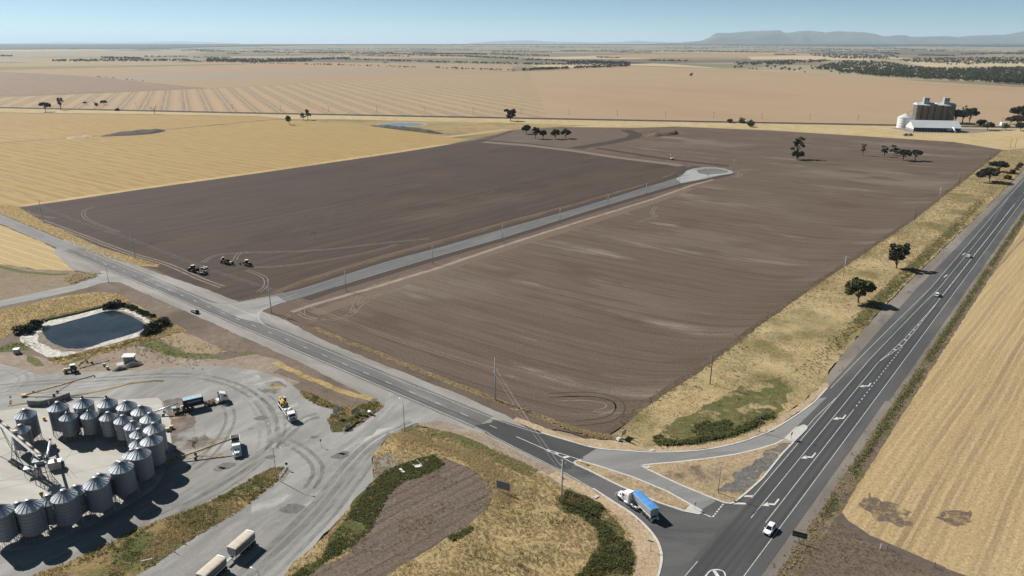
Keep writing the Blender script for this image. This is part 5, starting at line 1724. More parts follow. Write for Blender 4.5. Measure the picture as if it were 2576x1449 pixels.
for xx in (-5.8, -4.6):
    B(t, "bin_bow", (xx, 0, zt - .05), (.07, 2.3, .07), M_GREYP, .01)
wheel(t, -2.45, 0, .48, .28, M_RIM).rotation_euler = (math.pi / 2, 0, 0)
bpy.data.objects[t.children[-1].name].location = (-2.45, 0, 1.35)
for s in (-1, 1):
    MB().tube((-2.3, s * 1.0, 1.0), (-2.3, s * 1.0, 2.7), .07, n=6).build("exhaust_stack", M_CHROME, t)
# grain in the bin lies in it: a thing of its own
gm = grass_mat("wheat_grain", [(.36, .24, .09), (.44, .31, .13), (.5, .37, .17)], scale=1.5)
mbg = MB()
NG = 12
V, F = [], []
for i in range(NG + 1):
    for j in range(NG + 1):
        xx, yy = x0 + .1 + (x1 - x0 - .2) * i / NG, -1.1 + 2.2 * j / NG
        V.append((xx, yy, 1.35 + .55 * math.exp(-((xx + 3.9) ** 2 + yy * yy) / 1.2)))
for i in range(NG):
    for j in range(NG):
        a = i * (NG + 1) + j
        F.append((a, a + NG + 1, a + NG + 2, a + 1))
o = mbg.add(V, F).build("grain_heap", gm, None, True)
o.location = (fx, fy, .085)
o.rotation_euler = (0, 0, a_t)
tag(o, "heap of wheat lying in the open bin of the white tipper", "grain")

# ------------------------------------------------------------------ augers


def auger(label, p0, p1, col, wf=.38, wheels=True, r=.2, strut=.66, hopper=True, spout=True, wheel_r=.42, tilt_w=1.25, name="grain_auger"):
    a, b = Vector(p0), Vector(p1)
    h = Vector((b.x - a.x, b.y - a.y, 0))
    rz = math.atan2(h.y, h.x)
    t = thing(name, label, "auger", (a.x, a.y, 0.085), rz)
    L = h.length
    z0, z1 = a.z - .085, b.z - .085

    def on(f, dz=0, dy=0):
        return (L * f, dy, z0 + (z1 - z0) * f + dz)
    MB().tube(on(0), on(1), r, n=10).build("tube", col, t, True)
    MB().tube(on(.02, -r * 1.7), on(.72, -r * 1.7), .045, n=5).build("truss_rod", M_STEEL, t)
    for k in range(7):
        MB().box(on(.1 + k * .12, r + .03), (.12, .3, .16)).build("clamp", col, t)
    if hopper:
        MB().box((.1, 0, z0 + .1), (1.3, 1.1, .5), taper=1.35).build("intake_hopper", col, t)
    if spout:
        MB().tube(on(1), (L + .15, 0, z1 - .75), r * 1.1, r * .9, 8).build("spout", M_STEEL, t)
    B(t, "motor", on(.14, .35), (.5, .4, .4), M_CHASSIS, .05)
    if wheels:
        xw = L * wf
        for s in (-1, 1):
            wheel(t, xw, s * tilt_w, wheel_r, .24, M_STEEL)
            MB().path([(xw, s * tilt_w, wheel_r), on(strut, -r, s * .12)], .06, 5).build("strut", col, t)
            MB().path([(xw, s * tilt_w * .8, wheel_r), on(.16, -r, s * .1)], .05, 5).build("strut", col, t)
        MB().tube((xw, -tilt_w, wheel_r), (xw, tilt_w, wheel_r), .06, n=6).build("axle", M_STEEL, t)
        for k in range(3):
            f = .25 + .25 * k
            za = wheel_r + (on(strut)[2] - wheel_r) * f
            xa = xw + (L * strut - xw) * f
            ya = tilt_w * (1 - f)
            MB().tube((xa, -ya, za), (xa, ya, za), .04, n=4).build("tie_bar", col, t)
    return t


def p3(x, y, z):
    a, b = at(x, y, z)
    return (a, b, z)


auger("long ochre auger on wheels lifting grain from the silos into the white tipper", p3(420, 1161, .7), p3(591.5, 1101.3, 3.9), M_YEL, .40, strut=.64)
auger("long ochre auger resting on its wheels along the gravel track", p3(59, 994.5, .5), p3(237, 944.5, 6.2), M_YEL, .43, strut=.70)
auger("ochre auger raised behind the old tractor by the pond", p3(197, 921, .8), p3(252.5, 873, 4.3), M_YEL, .45, strut=.72, hopper=False)
auger("pale conveyor tube reaching out from the silos to the container truck", p3(372, 1042, 1.0), p3(447.5, 1014.5, 3.3), M_GALV, .5, wheels=True, r=.24, spout=False)

# ochre funnel pole on a tripod
bx, by = at(124, 1322)
t = thing("funnel_pole", "ochre upright grain pipe with a funnel top on spread legs between the silos", "grain pipe", (bx, by, PADZ), 0.0)
MB().tube((0, 0, .6), (0, 0, 8.0), .16, n=8).build("pipe", M_YEL, t, True)
MB().tube((0, 0, 8.0), (0, 0, 9.2), .16, .48, 12, cap=False).build("funnel", M_YEL, t, True)
MB().tube((0, 0, 2.0), (0, 0, 4.2), .32, n=8).build("sleeve", M_YEL, t, True)
for k in range(4):
    th = k * math.pi / 2 + .5
    MB().tube((2.0 * math.cos(th), 2.0 * math.sin(th), 0), (0, 0, 4.3), .05, n=5).build("leg", M_STEEL, t)
    MB().tube((2.0 * math.cos(th), 2.0 * math.sin(th), .1), (2.0 * math.cos(th + math.pi / 2), 2.0 * math.sin(th + math.pi / 2), .1), .035, n=4).build("tie_bar", M_STEEL, t)

# ------------------------------------------------------------------ hopper tower and conveyors inside the ring
tx, ty_ = at(112, 1210)
t = thing("hopper_tower", "tall steel lattice tower with platforms in the middle of the silo ring", "tower", (tx, ty_, PADZ), R(20))
W_ = 1.6
for a in (-1, 1):
    for b in (-1, 1):
        MB().tube((a * W_, b * W_, 0), (a * W_ * .62, b * W_ * .62, 6.6), .1, n=5).build("leg", M_STEEL, t)
for z_, w_ in ((1.6, .91), (3.2, .82), (4.8, .73)):
    w_ *= W_
    for a in (-1, 1):
        MB().tube((a * w_, -w_, z_), (a * w_, w_, z_), .06, n=4).build("tie_bar", M_STEEL, t)
        MB().tube((-w_, a * w_, z_), (w_, a * w_, z_), .06, n=4).build("tie_bar", M_STEEL, t)
        MB().tube((-w_, a * w_, z_), (w_ * .9, a * w_ * .9, z_ + 1.6), .05, n=4).build("brace", M_STEEL, t)
        MB().tube((a * w_, w_, z_ - 1.6 if z_ > 1.7 else 0), (a * w_ * .9, -w_ * .9, z_), .05, n=4).build("brace", M_STEEL, t)
MB().box((0, 0, 6.65), (2.9, 2.9, .12)).build("platform", M_GALD, t)
MB().box((0, 0, 5.0), (2.7, 2.7, .1)).build("platform", M_GALD, t)
for z_ in (7.2, 7.7):
    MB().path([(1.4, 1.4, z_), (-1.4, 1.4, z_), (-1.4, -1.4, z_), (1.4, -1.4, z_), (1.4, 1.4, z_)], .035, 4).build("hand_rail", M_GALV, t)
for a in (-1.4, 0, 1.4):
    for b in (-1.4, 1.4):
        MB().tube((a, b, 6.7), (a, b, 7.7), .03, n=4).build("rail_post", M_GALV, t)
MB().box((0, 0, 5.8), (1.5, 1.5, 1.4), taper=1.25).build("hopper", M_GALW, t)
MB().box((.2, .3, 7.2), (.9, .9, .9)).build("head_box", M_GREYP, t)
MB().tube((-.3, -.2, 4.9), (-.3, -.2, .8), .25, n=8).build("down_pipe", M_GALW, t, True)
ld = MB()
for s in (-.22, .22):
    ld.tube((1.75, s, 0), (1.25, s, 6.6), .03, n=4)
for k in range(14):
    ld.tube((1.75 - .5 * k / 14, -.22, .4 + k * .45), (1.75 - .5 * k / 14, .22, .4 + k * .45), .025, n=4)
ld.build("ladder", M_GALV, t)

e1 = Vector(p3(109, 1150, 7.3))
e2 = Vector(p3(-12, 1049, 11.5))
ev = (e2 - e1)
e3 = e1 + ev * 1.35
hv = math.atan2(ev.y, ev.x)
t = thing("inclined_conveyor", "long inclined conveyor tube with a walkway rising from the tower out of the ring", "conveyor", (e1.x, e1.y, e1.z), hv)
L = math.hypot(e3.x - e1.x, e3.y - e1.y)
dz = e3.z - e1.z
M_RUSTT = plain("tan_steel", (.30, .25, .19), .6, .2, .4, var=.2)


def oc(f, y=0, z=0):
    return (L * f, y, dz * f + z)


for k in range(8):
    MB().tube(oc(k / 8), oc((k + .96) / 8), .42, n=14).build("tube_section", M_RUSTT, t, True)
    MB().tube(oc((k + .96) / 8), oc((k + 1) / 8), .47, n=14).build("tube_flange", M_GALD, t, True)
MB().add([oc(0, .5, .05), oc(1, .5, .05), oc(1, 1.15, .05), oc(0, 1.15, .05)], [(0, 1, 2, 3)]).build("walkway", M_GALD, t)
for z_ in (.6, 1.1):
    MB().tube(oc(0, 1.15, z_), oc(1, 1.15, z_), .03, n=4).build("hand_rail", M_GALV, t)
for k in range(18):
    MB().tube(oc(k / 17, 1.15, 0), oc(k / 17, 1.15, 1.1), .025, n=4).build("rail_post", M_GALV, t)
B(t, "drive_box", oc(.42, -.1, .7), (1.0, .9, .7), M_CREAM, .05)
for f in (.45, .78):
    zt_ = dz * f - .4
    gz = -(e1.z - PADZ)
    for s in (-1, 1):
        MB().tube((L * f, s * .4, zt_), (L * f + .6, s * 2.2, gz), .09, n=5).build("trestle_leg", M_STEEL, t)
        MB().tube((L * f, s * .4, zt_), (L * f - 2.6, s * 1.8, gz + .4), .07, n=5).build("trestle_leg", M_STEEL, t)
    for q in (.35, .7):
        MB().tube((L * f + .6 * q, -.4 - 1.8 * q, zt_ + (gz - zt_) * q), (L * f + .6 * q, .4 + 1.8 * q, zt_ + (gz - zt_) * q), .06, n=4).build("tie_bar", M_STEEL, t)
for s in (-1, 1):
    o = wheel(t, L * .45 - 2.6, s * 1.9, .5, .3, M_STEEL)
    o.location.z = -(e1.z - PADZ) + .5

t = auger("pale jointed feed tube on small wheels leaning against the lattice tower", p3(127, 1103, 1.6), (e1.x + .8, e1.y + .5, 7.4), M_GALV, .12, True, .36, .35, False, False, .4, 1.0, "feed_conveyor")
M_WSHEET = plain("white_sheet", (.62, .62, .60), .5, .1, var=.06)
sx0, sy0 = at(80, 1196)
t = thing("lean_to_shelter", "small white sheet roof shelter at the foot of the lattice tower", "shelter", (sx0, sy0, PADZ), R(24))
MB().box((0, 0, 2.4), (2.9, 1.9, .08), ry=.06).build("roof", M_WSHEET, t)
for a in (-1.3, 1.3):
    for b in (-.85, .85):
        MB().tube((a, b, 0), (a, b, 2.4), .05, n=4).build("post", M_STEEL, t)
B(t, "back_wall", (1.35, 0, 1.2), (.06, 1.8, 2.3), M_GREYP, .0)
sx0, sy0 = at(98, 1199)
t = thing("control_cabinet", "plain grey cabinet standing between the shelter and the lattice tower", "cabinet", (sx0, sy0, PADZ), R(24))
B(t, "body", (0, 0, 1.05), (1.7, 1.2, 2.1), M_GREYP, .04)
B(t, "door", (0, -.62, 1.05), (1.4, .04, 1.8), M_GALV, .01)
sx0, sy0 = at(143, 1180)
t = thing("machine_hut", "pale ribbed metal hut right beside the lattice tower", "hut", (sx0, sy0, PADZ), R(22))
B(t, "wall", (0, 0, 1.2), (3.0, 2.0, 2.4), M_GREYP, .03)
for k in range(9):
    B(t, "wall_rib", (-1.35 + k * .34, -1.03, 1.2), (.07, .06, 2.3), M_GALV, .0)
MB().box((0, 0, 2.46), (3.2, 2.2, .1)).build("roof", M_WSHEET, t)
B(t, "fan_unit", (1.75, -.2, 1.0), (.5, 1.4, 1.6), M_CHASSIS, .05)

# bunker wall, plastic bins
bw = P([(71, 1022), (105, 1023), (142, 1014), (178, 1001)])
for i in range(3):
    (xa, ya), (xb, yb) = bw[i], bw[i + 1]
    l_ = math.hypot(xb - xa, yb - ya)
    t = thing("bunker_wall", ["dark concrete bunker wall length farthest from the round vents", "dark concrete bunker wall length at the bend behind the silos", "dark concrete bunker wall length ending nearest the black vents"][i], "wall",
              ((xa + xb) / 2, (ya + yb) / 2, PADZ), math.atan2(yb - ya, xb - xa), "lengths of the bunker wall")
    nn = max(2, int(l_ / 2.5))
    for k in range(nn):
        B(t, "panel", (-l_ / 2 + l_ * (k + .5) / nn, 0, .95), (l_ / nn - .06, .35, 1.9), M_CONB, .03)
M_LIME = plain("lime_plastic", (.36, .36, .06), .6)
for i, (px, py) in enumerate(((431, 1079), (422, 1085))):
    x, y = at(px, py)
    t = thing("bulk_bin", ["lime yellow bin with pale lid, the one farther from the silos", "lime yellow bin with pale lid, the one closer to the silos"][i], "bin", (x, y, .085), R(25), "lime bins by the silos")
    B(t, "body", (0, 0, .5), (1.15, .8, 1.0), M_LIME, .05)
    B(t, "lid", (0, 0, 1.04), (1.2, .85, .1), M_CREAM, .03)
x, y = at(112, 1058)
t = thing("yellow_drum", "small yellow drum on the concrete near the bunker wall", "drum", (x, y, PADZ))
MB().lathe([(0, 0), (.4, 0), (.42, .5), (.4, 1.0), (0, 1.0)], 14).build("body", M_YELC, t, True)
MB().lathe([(.36, 1.0), (.42, 1.02), (.42, 1.08), (0, 1.08)], 14).build("lid", M_YELC, t)

# tractor with auger, shed, gravel heaps, blocks, tank by the pond
x, y = at(183, 936)
t = thing("tractor", "old cream and grey tractor parked on the gravel by the pond", "tractor", (x, y, .085), R(205))
B(t, "bonnet", (1.5, 0, 1.35), (2.0, .8, .75), M_CREAM, .08)
B(t, "chassis", (.6, 0, .85), (3.6, .6, .5), M_CHASSIS, .05)
B(t, "cab", (-.35, 0, 2.05), (1.5, 1.4, 1.4), M_GLASS, .06)
B(t, "cab_roof", (-.35, 0, 2.82), (1.7, 1.6, .14), M_WHITE, .05)
B(t, "weight_block", (2.75, 0, 1.0), (.4, .7, .6), M_CREAM, .05)
for s in (-1, 1):
    wheel(t, -.5, s * 1.05, .9, .55, M_CREAM)
    wheel(t, 2.05, s * .85, .5, .35, M_CREAM)
    B(t, "fender", (-.5, s * .9, 1.75), (1.4, .5, .1), M_CREAM, .04)
MB().tube((1.2, .3, 1.7), (1.2, .3, 2.6), .06, n=6).build("exhaust_stack", M_BLK, t)
x, y = at(327, 911)
t = thing("pump_shed", "small grey shed with a white skillion roof above the pond", "shed", (x, y, .05), R(14))
B(t, "wall", (0, 0, 1.3), (3.4, 2.8, 2.6), M_GREYP, .02)
MB().box((0, 0, 2.75), (4.2, 3.7, .1), ry=.07).build("roof", M_WSHEET, t)
B(t, "door", (-1.72, -.3, 1.05), (.05, 1.0, 2.0), M_BLACKP, .0)
B(t, "window", (-1.72, .9, 1.6), (.05, .6, .6), M_GLASS, .0)
sheet("concrete_apron", [(x - 4.9, y - 1.2), (x - 2.2, y + .4), (x - 1.4, y - .9), (x - 1.2, y - 2.6), (x - 3.2, y - 3.4), (x - 3.6, y - 2.2)], .1, M_CONCP)
M_HEAP = plain("heap_gravel", (.10, .095, .09), .95, var=.35, vscale=1.2)


def heap(name, label, c, rx, ry, h, rz, mat=M_HEAP, cat="gravel heap", seed=1):
    V, F = [], []
    n, m = 9, 22
    for i in range(n + 1):
        r_ = i / n
        for j in range(m):
            th = 2 * math.pi * j / m
            k = 1 + .18 * mnoise.noise((math.cos(th) * 1.3, math.sin(th) * 1.3, seed))
            xx, yy = rx * r_ * k * math.cos(th), ry * r_ * k * math.sin(th)
            V.append((xx, yy, h * (1 - r_ ** 1.5) * (1 + .25 * mnoise.noise((xx * .8, yy * .8, seed))) - .02 * (i == n)))
    for i in range(n):
        for j in range(m):
            F.append((i * m + j, i * m + (j + 1) % m, (i + 1) * m + (j + 1) % m, (i + 1) * m + j))
    o = MB().add(V, F).build(name, mat, None, True)
    o.location = (c[0], c[1], .09)
    o.rotation_euler = (0, 0, rz)
    return tag(o, label, cat)


heap("gravel_heap", "larger dark gravel heap lying against the white roofed shed", at(336, 920), 3.6, 2.2, 1.5, R(20))
heap("gravel_heap", "smaller dark gravel heap on the track side of the larger one", at(302, 930), 2.6, 1.8, 1.2, R(20), seed=4)
for i, (px, py) in enumerate(((263, 921), (271, 929))):
    x, y = at(px, py)
    t = thing("concrete_block", ["pale block beside the track, the one nearer the pond", "pale block beside the track, the one nearer the gravel"][i], "block", (x, y, .06), R(15), "pale blocks beside the track")
    B(t, "base", (0, 0, .5), (.75, .75, 1.0), M_GREYP, .04)
    B(t, "cap", (0, 0, 1.05), (.9, .9, .12), M_CREAM, .03)
x, y = at(43.5, 889)
t = thing("water_tank", "small square grey tank with lid at the corner of the pond", "tank", (x, y, .06), R(15))
B(t, "body", (0, 0, .9), (1.8, 1.6, 1.8), M_GREYP, .05)
B(t, "lid", (0, 0, 1.86), (2.0, 1.8, .12), M_GALV, .03)
for k in range(4):
    B(t, "side_rib", (-.66 + k * .44, -.83, .9), (.08, .05, 1.7), M_GALV, .0)

# ------------------------------------------------------------------ pond
M_LINER = plain("pond_liner", (.42, .40, .36), .85, var=.4, vscale=.5)
wat = [(108.75, 826), (112, 845), (135, 864.5), (175, 877), (215, 874.5), (275, 857), (350, 834.5), (364, 821), (360, 813), (332, 797), (300, 784.5), (267.5, 783), (225, 794.5), (150, 815)]
outl = [(50, 850), (62, 868), (85, 880), (118, 899), (155, 899), (240, 875.5), (355, 845.5), (392, 818), (377.5, 803), (315, 771), (257, 774), (116, 806), (60, 832)]
sheet("pond_bank", P(outl), .06, M_LINER, .6, 1.5)
M_MUD = plain("pond_mud", (.16, .125, .095), .9, var=.4, vscale=.7)
sheet("pond_mud", P([(92, 838), (100, 860), (125, 876), (160, 886), (200, 884), (232, 872), (275, 859.5), (215, 872), (170, 872), (130, 858), (112, 835)]), .066, M_MUD, 1.0, 1.0)
sheet("pond_mud", P([(268, 783), (300, 780), (330, 790), (362, 806), (372, 817), (364, 822), (332, 800), (300, 788)]), .066, M_MUD, 1.0, 1.0, seed=3)
wt = NT("pond_water")
f_ = wt.noise(wt.pos(), .12, 4.0, .6, .4)
g_ = wt.noise(wt.pos(), .55, 3.0, .6)
c_ = wt.mix(wt.step(f_, .35, .7), (.010, .015, .020), (.026, .033, .040))
c_ = wt.mix(wt.step(g_, .66, .74), c_, (.07, .075, .07))
wt.col(c_)
wt.b.inputs['Roughness'].default_value = .12
wt.b.inputs['Specular IOR Level'].default_value = .5
wt.bump(wt.noise(wt.pos(), 1.2, 3.0, .6), .12, .05)
sheet("pond_water", rough_poly(P(wat), 0, 1, True, 0, True), .072, wt.m, .25, 1.0)
# ridge of soil round the pond
M_RIDGE = grass_mat("pond_ridge", [(.10, .085, .04), (.17, .13, .06), (.28, .21, .1)], green=(.06, .075, .022), gscale=.12, glo=.48, ghi=.6, scale=.5)
ridge = rough_poly(P([(112, 806), (180, 791), (257, 772)]), 0, 1, False, 0, True)
kerb("pond_ridge", ridge, M_RIDGE, None, w=2.4, h=.7, z=.05, smooth=False)
ridge = rough_poly(P([(318, 770), (352, 785), (382, 801), (400, 812)]), 0, 1, False, 0, True)
kerb("pond_ridge", ridge, M_RIDGE, None, w=2.4, h=.6, z=.05, smooth=False)

# ------------------------------------------------------------------ poles, lamps, cables


def pole(label, px, py, h, kind, rz, group, name="power_pole"):
    x, y = at(px, py)
    t = thing(name, label, "power pole", (x, y, 0), rz, group)
    mat = M_POLEC if kind in ('tall', 'estate', 'corner') or 'grey' in label or 'pale' in label else M_POLEW
    rb, rt = (.24, .15) if kind in ('tall', 'corner') else (.19, .12)
    MB().tube((0, 0, -.1), (0, 0, h), rb, rt, 10).build("shaft", mat, t, True)
    arms = {'tall': [(h * .73, 1.1), (h * .69, 1.1)], 'estate': [(h - .25, 1.0), (h - 1.9, .5)], 'timber': [(h - .3, 1.15), (h - 1.2, 1.3), (h - 2.1, 1.2)], 'corner': [(h - .5, 1.1), (h - 1.9, 1.1), (h - 3.2, 1.1), (h - 5.2, 1.7)],
            'plain': [(h - .4, 1.0)]}[kind]
    for z_, w_ in arms:
        MB().box((.16, 0, z_), (.12, 2 * w_, .14)).build("cross_arm", M_INS if kind != 'timber' else M_GALV, t)
        for s in (-1, 0, 1):
            if s or kind != 'timber':
                MB().tube((.16, s * w_ * .92, z_ + .07), (.16, s * w_ * .92, z_ + .42), .07, .05, 6).build("insulator", M_INS, t)
    return t, (x, y)


aM = MR.a + math.pi
tall_lab = ["tall concrete pole at the corner of the dark field beside the golden verge", "tall concrete pole on the golden verge short of the side road junction", "tall concrete pole beside the estate road mouth",
            "tall concrete pole at the brown field fence, nearest the painted chevrons"]
tp = []
for (px, py), lb in zip(((110, 560.5), (341.5, 652), (683, 787), (1246, 1007)), tall_lab):
    t, q = pole(lb, px, py, 15.4, 'tall', MR.a, "tall concrete poles along the side road")
    tp.append(q)
t, qc = pole("stout pole with four pairs of arms in the gold grass by the traffic islands", 1412.5, 1267, 13.0, 'corner', R(40), None)
MB().box((.35, .15, 7.3), (.25, .5, .5)).build("switch_box", M_GREYP, t)
ev_ = ang((871, 732), (1708, 470))
est = [(871, 732), (1089, 663.5), (1264, 608.5), (1408.5, 562), (1529, 524), (1625, 494), (1708.5, 470), (1780.5, 447.8), (1845.5, 428.5)]
nth = ["first", "second", "third", "fourth", "fifth", "sixth", "seventh", "eighth", "ninth"]
ep = []
for i, (px, py) in enumerate(est):
    lb = f"{nth[i]} concrete pole along the estate road, counted from the side road"
    if i == 4:
        lb = "concrete pole with a box transformer, fifth along the estate road"
    if i == 8:
        lb = "concrete pole at the far rim of the turning circle"
    if i == 7:
        lb = "concrete pole on the near rim of the turning circle"
    t, q = pole(lb, px, py, 10.2, 'estate', ev_, "concrete poles along the estate road")
    ep.append(q)
    if i == 4:
        B(t, "transformer", (-.45, 0, 6.6), (.8, .9, 1.0), M_GREYP, .05)
hwp = [(1786, 966.5, 11.6), (2121, 697, 11), (2300, 556, 10.8), (2361, 507, 10.8), (2411, 468.5, 10.8), (2487, 410, 11), (2541, 372, 11), (2553, 372, 11)]
hl = ["dark timber pole with three white arms on the verge nearest the junction", "grey pole on the verge beside the nearer pair of roadside trees", "dark timber pole on the verge above the smaller shrub", "pale leaning pole at the brown field edge",
      "slim timber pole at the brown field edge below the flat crowned trees", "timber pole near the far corner of the brown field", "left one of two poles standing on the straw paddock beyond the brown field", "right one of two poles standing on the straw paddock beyond the brown field"]
hp = []
for (px, py, h_), lb in zip(hwp, hl):
    t, q = pole(lb, px, py, h_, 'timber', HW.a, "timber poles along the highway verge")
    hp.append(q)


def cable(a, b, za, zb, sag, label, group, r=.013):
    n = 14
    pts = []
    for k in range(n + 1):
        f = k / n
        pts.append((a[0] + (b[0] - a[0]) * f, a[1] + (b[1] - a[1]) * f, za + (zb - za) * f - sag * 4 * f * (1 - f)))
    o = MB().path(pts, r, 4).build("power_cable", M_WIRE)
    return tag(o, label, "cable", group)


def off(p, a, d):
    return (p[0] - math.sin(a) * d, p[1] + math.cos(a) * d)


spans = ["from the dark field corner pole to the golden verge pole", "from the golden verge pole to the estate road mouth", "over the brown field edge to the chevron pole"]
pl = [off(tp[0], MR.a, 0)] + tp[1:]
far0 = (tp[0][0] - math.cos(MR.a) * 62, tp[0][1] - math.sin(MR.a) * 62)
for i in range(3):
    for d, w_ in ((-1.0, "near"), (.35, "middle"), (1.05, "far")):
        cable(off(tp[i], MR.a, d), off(tp[i + 1], MR.a, d), 11.4, 11.4, 1.2 if i < 2 else 2.4, f"{w_} cable of the span {spans[i]}", "cables of the tall pole line")
for d, w_ in ((-1.0, "near"), (.35, "middle"), (1.05, "far")):
    cable(off(tp[3], MR.a, d), off(qc, R(40), d * .9), 11.2, 11.0 if d > 0 else 8.4, 1.0, f"{w_} cable from the chevron pole down to the stout pole", "cables of the tall pole line", .016)
# weak cables of the other lines are too thin for the photograph


def lamp(label, px, py, h, arm, group="street lamps"):
    x, y = at(px, py)
    t = thing("street_lamp", label, "street lamp", (x, y, .06), 0, group)
    MB().tube((0, 0, 0), (0, 0, h), .11, .07, 8).build("pole", M_POLES, t, True)
    MB().tube((0, 0, 0), (0, 0, .5), .2, n=8).build("base", M_GREYP, t)
    e = (arm[0], arm[1], h + .25)
    MB().tube((0, 0, h - .03), e, .05, n=6).build("arm", M_POLES, t, True)
    a = math.atan2(arm[1], arm[0])
    MB().box((e[0] + .25 * math.cos(a), e[1] + .25 * math.sin(a), e[2]), (.75, .3, .16), rz=a).build("lamp_head", M_CHROME, t, bevel=.05)
    return t


lamp("street lamp at the point of the weedy bank by the yard gate", 696.5, 1207, 9.9, (2.1, -.5))
lamp("street lamp on the big traffic island with its arm over the grass", 1806.5, 1241, 9.4, (-2.4, -1.6))
lamp("street lamp with a long arm beside the slip lane kerb", 1909, 1086, 9.8, (4.2, -.8))
lamp("street lamp at the driveway mouth below the side road", 1018, 1085, 9.9, (-1.1, 1.8))
lamp("street lamp at the branch road corner above the pond", 274, 711.5, 9.6, (.8, -1.0))
lx_, ly_ = at(650.5, 1440, 9.9)
t = lamp("street lamp rising at the lower end of the driveway beside the cream trailers", 650, 1440, 9.9, (-1.55, .95))
t.location = (lx_, ly_, .06)

# ------------------------------------------------------------------ signs
M_SGREY = plain("sign_back", (.30, .33, .37), .5, .3)
M_SBLUE = plain("sign_print_blue", (.07, .11, .2), .6)
M_SYEL = plain("sign_yellow", (.50, .35, .05), .5)
M_SWHITE = plain("sign_white", (.62, .64, .66), .5)
M_SGREEN = plain("sign_dark_green", (.02, .05, .045), .5)


def sign(label, px, py, w, h, z0, rz, face=M_SGREY, back=M_SGREY, posts=2, name="road_sign", group=None, rails=0, z=.08):
    x, y = at(px, py)
    t = thing(name, label, "sign", (x, y, z), rz, group)
    MB().box((0, 0, z0 + h / 2), (w, .05, h)).build("panel", back, t)
    MB().box((0, -.035, z0 + h / 2), (w - .06, .012, h - .06)).build("face", face, t)
    for k in range(posts):
        xx = 0 if posts == 1 else (-.34 + .68 * k / (posts - 1)) * w
        MB().tube((xx, .07, -.05), (xx, .07, z0 + h * .98), .05, n=6).build("post", M_POLES, t)
    for k in range(rails):
        MB().box((0, -.06, z0 + h * (k + .5) / rails), (w * .98, .05, .06)).build("rail", M_STEEL, t)
    return t


t = sign("white notice board with blue print at the corner of the brown field", 1569, 1100, 2.7, 1.7, .7, R(52), M_SWHITE, M_SWHITE, 2, "notice_board")
for k, (zz, xx, ww) in enumerate(((2.1, -.35, 1.1), (1.9, -.3, 1.3), (1.6, .6, .7), (1.4, -.2, 1.6), (1.2, -.4, 1.2), (.95, 0, 2.0))):
    MB().box((xx, -.05, zz), (ww, .01, .11)).build("print_line", M_SBLUE, t)
MB().box((.75, -.05, 2.0), (.5, .012, .32)).build("print_block", M_SBLUE, t)
x, y = at(1556.5, 1108)
t = thing("pale_crate", "white box lying tilted in the grass at the notice board", "box", (x, y, .08), R(40))
B(t, "body", (0, 0, .4), (1.3, 1.0, .75), M_WHITE, .04, ry=.25)
B(t, "lid", (.1, 0, .82), (1.35, 1.05, .06), M_SWHITE, .01, ry=.25)
t = sign("large grey sign seen from behind in the gold grass south of the side road", 1266, 1242, 3.9, 2.3, 1.3, R(-25), M_SGREY, M_SGREY, 2, "road_sign", rails=5)
t = sign("yellow diamond warning sign on the white island nose", 1990, 1106, .1, .1, 1.0, R(45), posts=1)
bpy.data.objects.remove([c for c in t.children if c.name.startswith("panel")][0])
bpy.data.objects.remove([c for c in t.children if c.name.startswith("face")][0])
MB().add([(0, 0, 1.2), (.75, 0, 1.95), (0, 0, 2.7), (-.75, 0, 1.95), (0, .04, 1.2), (.75, .04, 1.95), (0, .04, 2.7), (-.75, .04, 1.95)],
         [(0, 1, 2, 3), (7, 6, 5, 4), (0, 4, 5, 1), (1, 5, 6, 2), (2, 6, 7, 3), (3, 7, 4, 0)]).build("panel", M_SYEL, t)
for s in (-1, 1):
    MB().add([(s * .12, -.015, 1.95), (s * .45, -.015, 1.72), (s * .45, -.015, 2.18)], [(0, 1, 2)]).build("arrow_print", M_BLACKP, t)
    MB().box((s * .05, -.012, 1.95), (.2, .006, .12)).build("arrow_print", M_BLACKP, t)
t = sign("big dark direction sign seen from behind at the right side of the highway", 2009, 1366, 3.3, 1.5, 1.5, R(-25), M_SGREEN, M_SGREEN, 3, "direction_sign", rails=3)
MB().box((0, -.06, 2.2), (3.1, .01, .08)).build("sign_border", M_SWHITE, t)
sign("blue street name blade on a thin post beside the truck kerb", 1636, 1386, 1.4, .3, 2.5, R(-30), M_SBLUE, M_SBLUE, 1, "street_sign")
sign("small keep left sign at the tip of the narrow island", 1464, 1166, .55, .8, 1.4, R(30), M_SGREY, M_SGREY, 1)
sign("small sign on the concrete end of the narrow island", 1748, 1283, .6, .7, 1.5, R(40), M_SGREY, M_SGREY, 1)
t = sign("give way triangle beside the lamp on the big traffic island", 1824, 1254, .1, .1, 1.5, R(60), posts=1)
for nm_ in ("panel", "face"):
    bpy.data.objects.remove([c for c in t.children if c.name.startswith(nm_)][0])
MB().add([(-.5, 0, 2.6), (.5, 0, 2.6), (0, 0, 1.75), (-.5, .03, 2.6), (.5, .03, 2.6), (0, .03, 1.75)], [(0, 1, 2), (5, 4, 3), (0, 3, 4, 1), (1, 4, 5, 2), (2, 5, 3, 0)]).build("panel", M_SGREY, t)
wl = [((846, 1052), 1.7, 1.5, 1.9, 35, "white two panel sign on black posts at the yard edge"), ((889, 1047), 1.2, 1.5, .9, 50, "grey sign board among the weeds, nearest the two panel sign"), ((897, 1042), 1.1, 1.5, 1.0, 60, "leaning grey sign board deeper in the weeds"),
      ((914, 1045), 1.1, 1.2, .7, 50, "low grey sign board nearest the white letter drum"), ((875, 1080), 1.4, 1.3, .3, 40, "dark sign panel fixed at the end of the open yard gate")]
